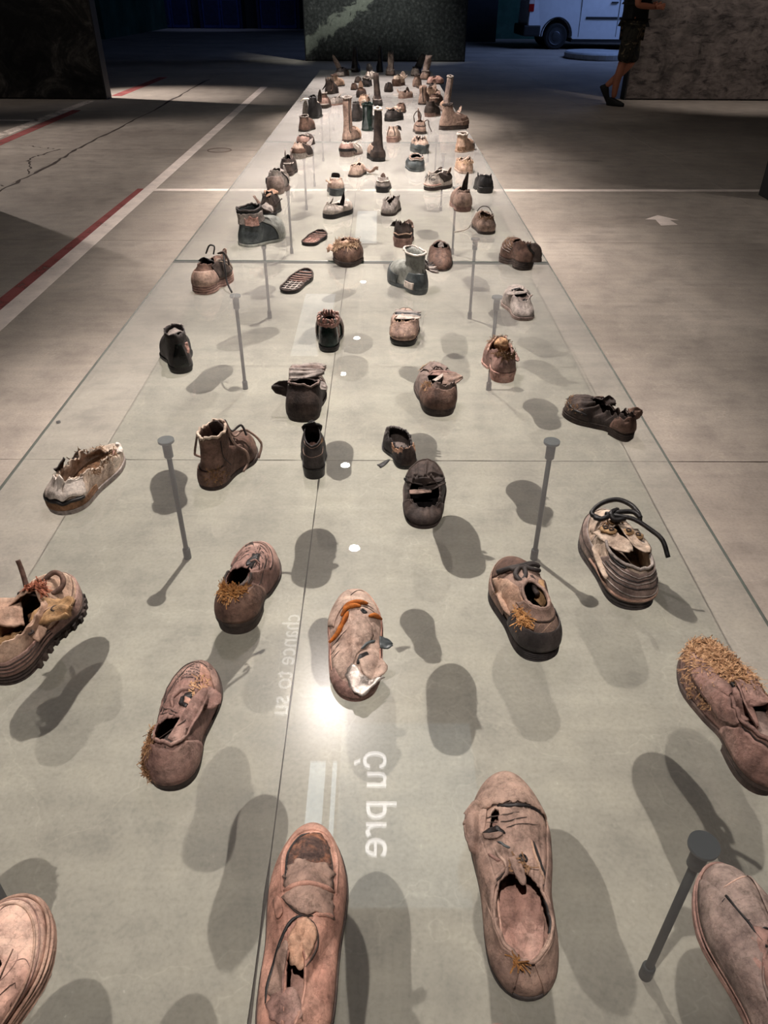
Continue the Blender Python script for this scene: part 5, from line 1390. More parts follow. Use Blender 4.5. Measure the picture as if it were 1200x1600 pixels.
def shoe_small_boot():
    s = Shoe('heeled_boot', 'small slim black heeled boot with a pointed dark collar', -0.157, 1.512, -5, 0.158, 0.064, cat='boot', col='char', solecol='black', incol='inpink',
             N=96, M=24, toe_p=3.0, rim=(0.058, 0.062, 0.105), toe_h=0.036, op=(0.05, 0.50), bw=0.60, crumple=0.002, ts=0.006, hh=0.022, seed=71, jag=0.002, gw=(0.84, 0.76, 1.0, 0.85))
    s.seam([(PI + a, 0.45) for a in R_(-1.4, 1.4, 16)], col='taupe', r=0.0008); s.seam([(PI + a, 0.9) for a in R_(-1.2, 1.2, 16)], col='taupe', r=0.0008)
    s.tongue(0.48, 0.40, 0.046, 0.085, 0.118, 'black', name='pointed_collar'); s.straw([(1.6, 2.2, 0.9, 1.0)], n=30, ln=0.007, mat=straw_mat())
    s.flap(Vector((0, -0.045, 0.052)), (0, 1, 0.15), (1, 0, 0), 0.034, 0.035, 'inpink', curl=0.1, seed=2, name='loose_insole')
shoe_small_boot()

def shoe_child():
    s = Shoe('child_shoe', 'tiny torn black child shoe with peach lining and a fallen scrap', 0.048, 1.549, -14, 0.145, 0.074, col='char', solecol='black', incol='insole',
             N=96, M=20, toe_p=3.4, rim=(0.034, 0.026, 0.034), toe_h=0.030, op=(0.10, 0.86), bw=0.80, crumple=0.006, cf=34, ts=0.010, hh=0.006, seed=73, jag=0.016, jf=6, thick=0.004)
    s.overlay('peach_lining', PI - 1.1, PI + 1.1, 0.55, 1.0, 'lining', off=0.003, rag=0.15); s.overlay('heel_flap', PI - 0.32, PI + 0.32, 0.0, 0.95, 'umber', off=0.006)
    s.straw([(1.8, 2.6, 0.7, 1.0), (3.7, 4.4, 0.7, 1.0)], n=60, ln=0.007, mat=straw_mat())
shoe_child()
s = Shoe('leather_scrap', 'tiny black leather scrap lying beside the torn child shoe', 0.010, 1.500, 60, 0.034, 0.014, cat='scrap', upper=False, sole=False, insole=False, seed=74, group=None)
s.flap(Vector((0, -0.016, 0.002)), (0, 1, 0.05), (1, 0, 0), 0.014, 0.032, 'black', curl=0.5, seed=3, name='scrap_piece')

def shoe_crushed():
    s = Shoe('crushed_shoe', 'crushed dark grey-brown shoe split across the middle, right of centre', 0.097, 1.352, 5, 0.212, 0.096, col='umber', solecol='umber', incol='black',
             N=128, M=30, toe_p=3.2, side=0.1, gw=(0.78, 0.90, 1.0, 0.9), rim=(0.034, 0.040, 0.060), toe_h=0.046, op=(0.16, 0.46), bw=0.72, crumple=0.006, wr=0.002, ts=0.008, seed=79, jag=0.010, jf=5, sag=((0.15, 0.15, 0.3),))
    s.apron(0.40, 1.1, col='umber', r=0.002, off=0.001); s.apron(0.35, 1.15, col='black', r=0.0008)
    s.flap(Vector((0.0, 0.002, 0.070)), (0.1, -1, -0.35), (1, 0.1, 0.1), 0.075, 0.026, 'umber', curl=-0.3, seed=3, name='vamp_edge', shape=-0.2, ripple=0.2)
    s.flap(Vector((-0.012, -0.030, 0.046)), (1, 0.25, 0.12), (0, 1, 0.3), 0.014, 0.06, 'umber', curl=0.3, seed=5, name='torn_strip'); s.flap(Vector((-0.034, -0.036, 0.046)), (1, -0.1, 0.05), (0, 1, 0.2), 0.012, 0.05, 'taupe', curl=0.2, seed=7, name='torn_strip')
    s.overlay('heel_counter', PI - 1.2, PI + 1.2, 0.1, 1.0, 'umber', off=0.003, n=30)
    s.flap(s.S(-1.2, 0.7), (-1, 0.1, 0.6), (0, 1, 0), 0.012, 0.012, 'black', curl=0.4, seed=1, name='torn_tip')
shoe_crushed()

def shoe_side():
    s = Shoe('crumpled_shoe', 'crumpled brown shoe twisted sideways near the right edge of the glass', 0.556, 1.690, -44, 0.20, 0.080, col='umber', solecol='umber', incol='umber',
             N=120, M=26, toe_p=3.2, bend=0.10, rim=(0.060, 0.030, 0.044), toe_h=0.040, op=(0.05, 0.72), bw=0.5, slit=0.3, crumple=0.012, cf=17, wr=0.003, ts=0.014, hh=0.006, seed=83, jag=0.014, jf=5, twist=0.4, grooves=2)
    s.overlay('heel_counter', PI - 1.3, PI + 1.1, 0.1, 0.8, 'brown', off=0.004); s.overlay('side_panel', 0.9, 2.0, 0.2, 0.9, 'brown', off=0.004, rag=0.05)
    s.flap(s.S(PI - 0.6, 0.8), (0.8, -0.5, 0.3), (0.3, 0.4, 1), 0.035, 0.03, 'brown', curl=0.4, seed=3, name='torn_tab'); s.flap(s.S(1.2, 0.95), (0.7, 0.3, 0.8), (0, 1, 0), 0.04, 0.024, 'umber', curl=0.5, seed=9, name='torn_tab')
    s.straw([(-1.2, 0.2, 0.1, 0.5)], n=70, ln=0.007, mat=straw_mat('straw_dark', (70, 46, 28), (110, 78, 48), (140, 106, 70))); s.seam([(a, 0.25) for a in R_(-1.3, 0.9, 16)], col='black', r=0.003, name='dark_gap')
shoe_side()

def shoe_flap_left():
    s = Shoe('leather_shoe', 'dark leather shoe with a folded grey vamp and a flap sticking out left', -0.199, 1.812, 2, 0.210, 0.100, col='umber', solecol='umber', incol='black',
             N=112, M=26, toe_p=3.4, rim=(0.066, 0.060, 0.060), toe_h=0.052, op=(0.14, 0.52), bw=0.8, crumple=0.004, ts=0.012, hh=0.012, seed=89, jag=0.004, gw=(0.92, 0.86, 1.0, 0.95))
    for k, (y0, z0) in enumerate(((0.070, 0.074), (0.045, 0.078), (0.020, 0.080))):
        s.flap(Vector((-0.046, y0, z0)), (1, 0.05, 0.02), (0, 1, 0.5), 0.034, 0.095, 'dust' if k != 1 else 'grey', curl=0.1, seed=3 + k, name='folded_vamp', shape=0.1, ripple=0.2)
    s.overlay('vamp_panel', -1.2, 1.2, 0.05, 0.8, 'grey', off=0.003)
    s.overlay('heel_counter', PI - 1.4, PI + 1.4, 0.0, 0.92, 'umber', off=0.003, n=30); s.rimtube(0.0034, 'grey', a0=1.3, a1=5.0)
    s.flap(Vector((-0.040, -0.045, 0.068)), (-1, 0.15, 0.05), (0, 0.3, 1), 0.042, 0.042, 'umber', curl=0.3, seed=5, name='side_flap'); s.flap(Vector((0.040, -0.02, 0.070)), (1, 0, -0.3), (0, 1, 0.4), 0.03, 0.022, 'dust', curl=-0.3, seed=8, name='side_flap')
shoe_flap_left()

def shoe_tips():
    s = Shoe('leather_shoe', 'grey-mauve leather shoe with a straw-worn toe and gaping torn side', 0.150, 1.858, -4, 0.236, 0.106, col='grey', solecol='umber', incol='black',
             N=116, M=28, toe_p=3.4, rim=(0.056, 0.052, 0.066), toe_h=0.050, op=(0.14, 0.54), bw=0.66, slit=0.3, crumple=0.006, ts=0.012, hh=0.012, seed=97, jag=0.010, gw=(0.86, 0.90, 1.0, 0.92), lean=0.1)
    f = s.capv(0.05); s.seam([(a, f(a)) for a in R_(-0.9, 0.9, 14) if f(a) > 0.03], col='umber', r=0.0018); s.overlay('vamp_panel', -0.75, 0.75, 0.5, 0.96, 'grey', off=0.003)
    s.straw([(-0.7, 0.7, 0.12, 0.42)], n=260, ln=0.008); s.straw([(PI + 0.7, PI + 1.5, 0.4, 0.95)], n=160, ln=0.009)
    s.flap(Vector((0.012, -0.03, 0.070)), (1, -0.1, 0.05), (0, 1, 0.5), 0.040, 0.056, 'taupe', curl=0.2, seed=4, name='torn_side_flap'); s.flap(Vector((-0.02, 0.0, 0.074)), (1, -0.15, 0.0), (0, 1, 0.3), 0.022, 0.075, 'mauve', curl=0.1, seed=6, name='torn_strip')
    s.flap(Vector((-0.010, -0.035, 0.068)), (0.8, 0.4, 0.2), (0, 1, 0), 0.016, 0.03, 'white', curl=0.4, seed=8, name='lace_tip'); s.flap(Vector((0.0, -0.045, 0.060)), (0.3, 0.9, 0.1), (1, 0, 0), 0.01, 0.03, 'dust', curl=0.2, seed=9, name='lace_tip')
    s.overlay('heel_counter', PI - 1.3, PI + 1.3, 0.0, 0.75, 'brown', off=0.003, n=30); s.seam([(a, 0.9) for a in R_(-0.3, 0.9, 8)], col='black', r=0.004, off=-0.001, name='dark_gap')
shoe_tips()

def shoe_straw_lined():
    s = Shoe('torn_shoe', 'torn brown shoe stuffed with straw above a pale block heel, by the right post', 0.354, 2.048, 1, 0.200, 0.102, col='mauve', solecol='fringe', incol='dirt',
             N=108, M=26, toe_p=3.4, rim=(0.050, 0.046, 0.056), toe_h=0.052, op=(0.08, 0.84), bw=0.72, crumple=0.008, ts=0.008, hh=0.024, seed=101, jag=0.012, jf=5, thick=0.005)
    s.rimtube(0.0034, 'pale', a0=-1.4, a1=1.2); s.straw([(-1.2, 1.2, 0.8, 1.0), (PI - 1.0, PI + 1.0, 0.85, 1.0)], n=420, ln=0.014, mat=straw_mat('straw_dark', (70, 46, 28), (110, 78, 48), (140, 106, 70)))
    bm = bmesh.new(); bmesh.ops.create_icosphere(bm, subdivisions=3, radius=0.022)
    for v in bm.verts: v.co = v.co * (1 + 0.25 * noise.noise(v.co * 60)) + Vector((0.004, 0.03, 0.064))
    bm_obj('straw_wad', bm, straw_mat(), s.root, True)
    s.flap(Vector((0.0, -0.02, 0.05)), (0.1, -1, 0.1), (1, 0, 0), 0.075, 0.055, 'brown', curl=-0.5, seed=4, name='collapsed_collar', ripple=0.3); s.flap(Vector((0.030, -0.04, 0.055)), (1, 0.1, -0.2), (0, 1, 0), 0.05, 0.018, 'mauve', curl=-0.3, seed=7, name='torn_tab')
shoe_straw_lined()

def shoe_dark_boot_l():
    s = Shoe('rubber_boot', 'short glossy charcoal boot with a grey insole flap, near the left edge', -0.610, 2.098, -20, 0.205, 0.098, cat='boot', col='char', solecol='soleblk', incol='dust',
             N=104, M=24, toe_p=3.4, rim=(0.070, 0.066, 0.078), toe_h=0.048, op=(0.04, 0.46), bw=0.70, crumple=0.003, ts=0.012, hh=0.010, seed=103, jag=0.0015,
             shaft=((0.014, 0.97, 0.95, 0, 0), (0.026, 0.95, 0.92, 0, 0)))
    s.overlay('glossy_back_strip', PI - 0.35, PI + 0.35, 0.0, 1.0, 'gloss', off=0.003); s.flap(Vector((0.004, -0.052, 0.104)), (0.0, 1, 0.05), (1, 0, 0.1), 0.052, 0.060, 'dust', curl=-0.2, seed=3, name='insole_flap')
    s.seam([(1.9, v) for v in R_(0.1, 1.05, 10)], col='dust', r=0.0014); s.rimtube(0.002, 'dust', a0=-1.2, a1=1.2); s.flap(s.S(PI - 0.8, 0.9), (0.2, -0.2, -1), (1, 0.5, 0), 0.018, 0.03, 'fringe', curl=0.2, seed=4, name='torn_edge')
shoe_dark_boot_l()

def shoe_fringe():
    s = Shoe('ankle_boot', 'dark green glossy ankle boot with a frayed pink fringed top', -0.163, 2.262, -2, 0.205, 0.090, cat='boot', col='green', solecol='soleblk', incol='black',
             N=104, M=24, toe_p=3.4, rim=(0.068, 0.066, 0.074), toe_h=0.050, op=(0.05, 0.48), bw=0.72, crumple=0.003, ts=0.012, hh=0.008, seed=107, jag=0.003)
    s.overlay('fringed_collar', 0, 2 * PI, 0.82, 1.0, 'fringe', off=0.004, n=60, rag=0.05, th=0.005)
    V = []
    for k in range(24):
        a = 2 * PI * k / 24 + 0.1 * ns(k * 3.1)
        p = s.S(a, 1.0); tube_obj('fringe_strand', [p + Vector((0, 0, -0.006)), p + Vector((p.x * 0.22, 0.004 * ns(k * 2.9), 0.008)), p + Vector((p.x * 0.30 * ns(k * 3.3), 0.010 * ns(k * 1.7), 0.015 + 0.010 * ns(k * 2.3)))], 0.0052, mt('fringe' if k % 3 else 'dust'), s.root, n=5, k=3, taper=lambda f: 1 - 0.5 * f)
    s.seam([(1.75, v) for v in R_(0.0, 0.9, 8)], col='fringe', r=0.0016); s.seam([(-1.75, v) for v in R_(0.0, 0.9, 8)], col='fringe', r=0.0016)
    s.overlay('vamp_panel', -1.4, 1.4, 0.0, 0.7, 'grey', off=0.003, n=30)
shoe_fringe()

def shoe_straw_heel():
    s = Shoe('leather_shoe', 'pale taupe shoe whose heel is worn to a straw mat, behind the centre', 0.077, 2.312, 4, 0.205, 0.100, col='beige', solecol='soleblk', incol='black',
             N=108, M=26, toe_p=3.2, rim=(0.048, 0.046, 0.056), toe_h=0.052, op=(0.20, 0.50), bw=0.8, crumple=0.005, ts=0.010, hh=0.010, seed=109, gw=(0.86, 0.84, 1.0, 0.92))
    s.overlay('straw_heel_panel', PI - 1.2, PI + 1.2, 0.1, 0.98, 'taupe', off=0.004, n=28); s.straw([(PI - 1.2, PI + 1.2, 0.1, 1.0)], n=620, ln=0.008, mat=straw_mat('straw_pale', (130, 100, 74), (184, 152, 122), (212, 186, 158)))
    for k, c in enumerate(('dust', 'black', 'white')): s.flap(Vector((-0.032, 0.020 - 0.014 * k, 0.070 - 0.003 * k)), (1, -0.15, 0.02), (0, 1, 0.5), 0.018, 0.085, c, curl=0.1, seed=5 + k, name='folded_vamp', shape=0.2)
    s.apron(0.5, 0.9, col='umber', r=0.0012); s.seam([(0.0, v) for v in R_(0.1, 0.9, 8)], col='umber', r=0.001)
shoe_straw_heel()

def shoe_grey_crumple():
    s = Shoe('crumpled_shoe', 'pale grey crumpled leather shoe near the right edge of the glass', 0.484, 2.548, -4, 0.215, 0.106, col='dust', solecol='grey', incol='black',
             N=108, M=26, toe_p=3.2, rim=(0.040, 0.046, 0.060), toe_h=0.052, op=(0.20, 0.52), bw=0.5, crumple=0.010, cf=15, wr=0.003, ts=0.012, seed=113, jag=0.008)
    s.flap(Vector((-0.046, 0.0, 0.064)), (0.9, -0.35, 0.0), (0.3, 0.8, 0.3), 0.02, 0.07, 'dust', curl=0.3, seed=3, name='folded_edge'); s.flap(Vector((-0.010, -0.035, 0.050)), (0.9, 0.2, 0.1), (0, 1, 0.4), 0.02, 0.05, 'grey', curl=0.3, seed=5, name='folded_edge'); s.flap(Vector((0.0, -0.05, 0.046)), (0.6, 0.7, 0.1), (1, 0, 0), 0.012, 0.05, 'black', curl=0.2, seed=6, name='dark_strip')
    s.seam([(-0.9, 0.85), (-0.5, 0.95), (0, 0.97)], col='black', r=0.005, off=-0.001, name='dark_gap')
shoe_grey_crumple()

def shoe_lace_boot():
    s = Shoe('lace_up_boot', 'brown lace-up boot with a thick ribbed heel and trailing dark lace at the left', -0.630, 2.800, 16, 0.235, 0.100, cat='boot', col='brown', solecol='mauve', incol='black',
             N=108, M=26, toe_p=3.2, rim=(0.070, 0.062, 0.076), toe_h=0.052, op=(0.10, 0.54), bw=0.46, slit=0.3, crumple=0.005, ts=0.026, hh=0.008, seed=127, grooves=3, gw=(0.92, 0.86, 1.0, 0.92))
    s.overlay('heel_counter', PI - 1.2, PI + 1.2, 0.0, 0.6, 'taupe', off=0.003); s.overlay('side_panel', 0.7, 1.9, 0.1, 0.95, 'umber', off=0.003); s.overlay('side_panel', -1.9, -0.8, 0.2, 0.95, 'char', off=0.003, rag=0.04)
    for a in (-1.2, -1.0, -0.8, 0.8, 1.05): s.seam([(a, v) for v in R_(0.15, 0.95, 8)], col='cream', r=0.0018, off=0.004)
    top = Vector((0.0, -0.01, 0.118)); s.tongue(0.5, 0.30, 0.06, 0.092, 0.118, 'black')
    s.lace([Vector((-0.03, 0.02, 0.11)), Vector((-0.012, 0.02, 0.14)), Vector((0.008, 0.02, 0.138)), Vector((0.006, 0.01, 0.112))], r=0.0032, col='black')
    s.lace([Vector((0.03, 0.01, 0.118)), Vector((0.052, 0.0, 0.12)), Vector((0.068, -0.03, 0.09)), Vector((0.082, -0.055, 0.04)), Vector((0.108, -0.075, 0.006))], r=0.0036, col='black'); s.lace([Vector((0.03, 0.0, 0.12)), Vector((0.056, -0.005, 0.128)), Vector((0.074, -0.01, 0.105)), Vector((0.076, -0.012, 0.085))], r=0.0036, col='umber')
    s.flap(Vector((0.03, 0.03, 0.10)), (0.6, 0.3, 0.8), (1, -0.5, 0), 0.04, 0.035, 'taupe', curl=0.4, seed=3, name='collar_tab')
shoe_lace_boot()

def insole_piece(name, label, x, y, head, L, W, seed, pale='dust'):
    s = Shoe(name, label, x, y, head, L, W, cat='sole', upper=False, insole=False, col='black', solecol='black', ts=0.010, spring=0.012, seed=seed, welt=0.02, group='loose soles on the glass', toe_p=3.4, gw=(0.86, 0.84, 1.0, 0.95))
    n = 9
    for k in range(n):
        t = 0.10 + 0.80 * k / (n - 1); h = s.halfw(t) * 0.86
        tube_obj('cross_rib', [Vector((-h, (t - 0.5) * L + 0.006, s.zs(t) + 0.0015)), Vector((0, (t - 0.5) * L, s.zs(t) + 0.002)), Vector((h, (t - 0.5) * L + 0.005, s.zs(t) + 0.0015))], 0.0036, mt('mauve' if k > 3 else pale), s.root, n=5, k=3)
    for k in (-0.5, 0.0, 0.5):
        tube_obj('long_rib', [Vector((s.halfw(t) * k + 0.003 * ns(t * 9, seed), (t - 0.5) * L, s.zs(t) + 0.0022)) for t in R_(0.08, 0.5, 7)], 0.0022, mt(pale), s.root, n=5, k=2)
    tube_obj('rim_edge', [Vector((*s.outline(a, 0.98), s.zs((1 + math.cos(a)) / 2) + 0.003 + 0.004 * max(0, ns(math.cos(a) * 4, math.sin(a) * 4, seed)))) for a in R_(0, 2 * PI, 40)], 0.0036, mt('umber'), s.root, n=5, k=0)
    s.flap(Vector((s.halfw(0.7) * 0.8, 0.16 * L, 0.01)), (0.6, -0.5, 0.3), (0, 1, 0), 0.02, 0.022, 'umber', curl=0.5, seed=seed, name='curled_edge')
    return s
insole_piece('shoe_sole', 'loose ribbed black sole lying flat, larger of two, left of the straw-backed shoe', -0.318, 2.815, 14, 0.235, 0.090, 131)

def shoe_galosh():
    s = Shoe('rubber_boot', 'short grey-white rubber boot with an open shaft and torn tassel on its right', 0.100, 2.800, -28, 0.235, 0.100, cat='boot', col='rubber', solecol='slate', incol='black',
             N=108, M=26, toe_p=3.0, rim=(0.072, 0.070, 0.082), toe_h=0.056, op=(0.03, 0.48), bw=0.84, crumple=0.003, ts=0.014, hh=0.006, seed=137, jag=0.003,
             shaft=((0.016, 1.0, 0.96, 0, 0), (0.034, 1.04, 0.98, 0, 0.004), (0.050, 1.12, 1.04, 0, 0.006)))
    s.rimtube(0.004, 'white'); s.overlay('heel_counter', PI - 1.5, PI + 1.2, 0.0, 0.75, 'slate', off=0.003, n=34); s.overlay('toe_guard', -1.5, 1.5, 0.0, 0.3, 'slate', off=0.003)
    s.seam([(PI, v) for v in R_(0.1, 1.0, 8)], col='black', r=0.0014); s.overlay('pale_tab', -2.6, -2.0, 0.0, 0.24, 'white', off=0.008, n=8)
    for k in range(7): s.flap(s.S(PI - 1.0 - 0.12 * k, 0.98), (0.8, -0.5 + 0.12 * k, -0.9 + 0.1 * k), (0.3, 1, 0.2), 0.016, 0.055, ('umber', 'dust', 'char')[k % 3], curl=0.8, seed=k, name='torn_tassel', n=8, m=4)
    s.lace([s.S(1.2, 1.0, 0.004), s.S(1.7, 0.98, 0.010), s.S(2.2, 1.0, 0.008), s.S(2.6, 0.97, 0.004)], r=0.0034, col='dust'); s.lace([s.S(1.0, 1.06, 0.004), s.S(1.6, 1.02, 0.014), s.S(2.1, 0.95, 0.010)], r=0.003, col='umber')
shoe_galosh()

def shoe_slipper():
    s = Shoe('slip_on_shoe', 'brown pointed slip-on shoe with a narrow dark mouth beside the grey-white boot', 0.245, 3.110, 1, 0.262, 0.104, col='brown', solecol='umber', incol='black',
             N=104, M=26, toe_p=2.6, rim=(0.060, 0.058, 0.066), toe_h=0.052, op=(0.34, 0.58), bw=0.62, crumple=0.004, ts=0.006, seed=139, gw=(0.82, 0.92, 1.0, 0.8), heel_p=4)
    s.flap(Vector((0.0, -0.012, 0.062)), (0, 0.6, 0.6), (1, 0, 0), 0.024, 0.024, 'dust', curl=0.4, seed=3, name='pale_scrap'); s.rimtube(0.0036, 'umber', a0=-1.5, a1=1.5)
shoe_slipper()

def shoe_upturned():
    s = Shoe('walking_shoe', 'brown walking shoe with a wide ribbed heel, at the right edge by the first seam', 0.556, 3.090, -18, 0.20, 0.110, col='brown', solecol='umber', incol='black',
             N=104, M=26, toe_p=3.0, rim=(0.070, 0.060, 0.070), toe_h=0.060, op=(0.10, 0.60), bw=0.5, crumple=0.010, ts=0.022, hh=0.012, seed=149, grooves=3, jag=0.010)
    s.flap(Vector((0.018, -0.094, 0.030)), (0.05, 0.25, 1), (1, -0.25, 0), 0.082, 0.072, 'umber', curl=-0.25, seed=3, name='raised_heel_counter', shape=0.05, th=0.006, ripple=0.05)
    for k in range(4): s.seam([(a, 0.3 + 0.15 * k) for a in R_(-1.6, -0.3, 10)], col='dust', r=0.0014)
    s.straw([(-1.6, 0.3, 0.4, 0.98)], n=160, ln=0.009, mat=straw_mat('straw_dark', (70, 46, 28), (110, 78, 48), (140, 106, 70))); s.seam([(PI - 0.7 + 0.1 * k, 0.1 + 0.12 * k) for k in range(8)], col='black', r=0.006, name='dark_gap')
shoe_upturned()

def shoe_brown_straw():
    s = Shoe('slip_on_shoe', 'round brown shoe with frayed straw spilling over its left side', -0.135, 3.120, 0, 0.20, 0.122, col='brown', solecol='umber', incol='dirt',
             N=104, M=26, toe_p=3.0, rim=(0.066, 0.064, 0.070), toe_h=0.060, op=(0.10, 0.62), bw=0.70, crumple=0.006, ts=0.010, hh=0.012, seed=151, jag=0.012, gw=(0.78, 1.0, 1.0, 0.9), heel_p=3.2, bulge=0.10)
    s.straw([(0, 2 * PI, 0.88, 1.0), (PI + 0.9, PI + 2.4, 0.5, 1.0)], n=520, ln=0.018, w=0.0012, mat=straw_mat('straw_pale', (130, 100, 74), (184, 152, 122), (212, 186, 158)))
    s.flap(Vector((-0.05, 0.0, 0.06)), (-1, -0.2, -0.25), (0, 1, 0.3), 0.06, 0.04, 'tan', curl=-0.3, seed=3, name='frayed_side', ripple=0.3); s.flap(Vector((0, -0.02, 0.076)), (0, 1, 0.0), (1, 0, 0), 0.08, 0.07, 'tan', curl=-0.3, seed=4, name='crushed_top', ripple=0.35)
shoe_brown_straw()

def shoe_tip():
    s = Shoe('leather_shoe', 'brown shoe whose toe tip just shows at the bottom edge below the derby', 0.122, 0.205, 2, 0.255, 0.096, col='mauve', solecol='umber', incol='insole', N=64, M=16, toe_p=3.2, rim=(0.05, 0.045, 0.06), toe_h=0.038, op=(0.06, 0.52), bw=0.5, ts=0.010, seed=163)
    s.apron(0.4, 1.0, col='umber', r=0.001)
shoe_tip()

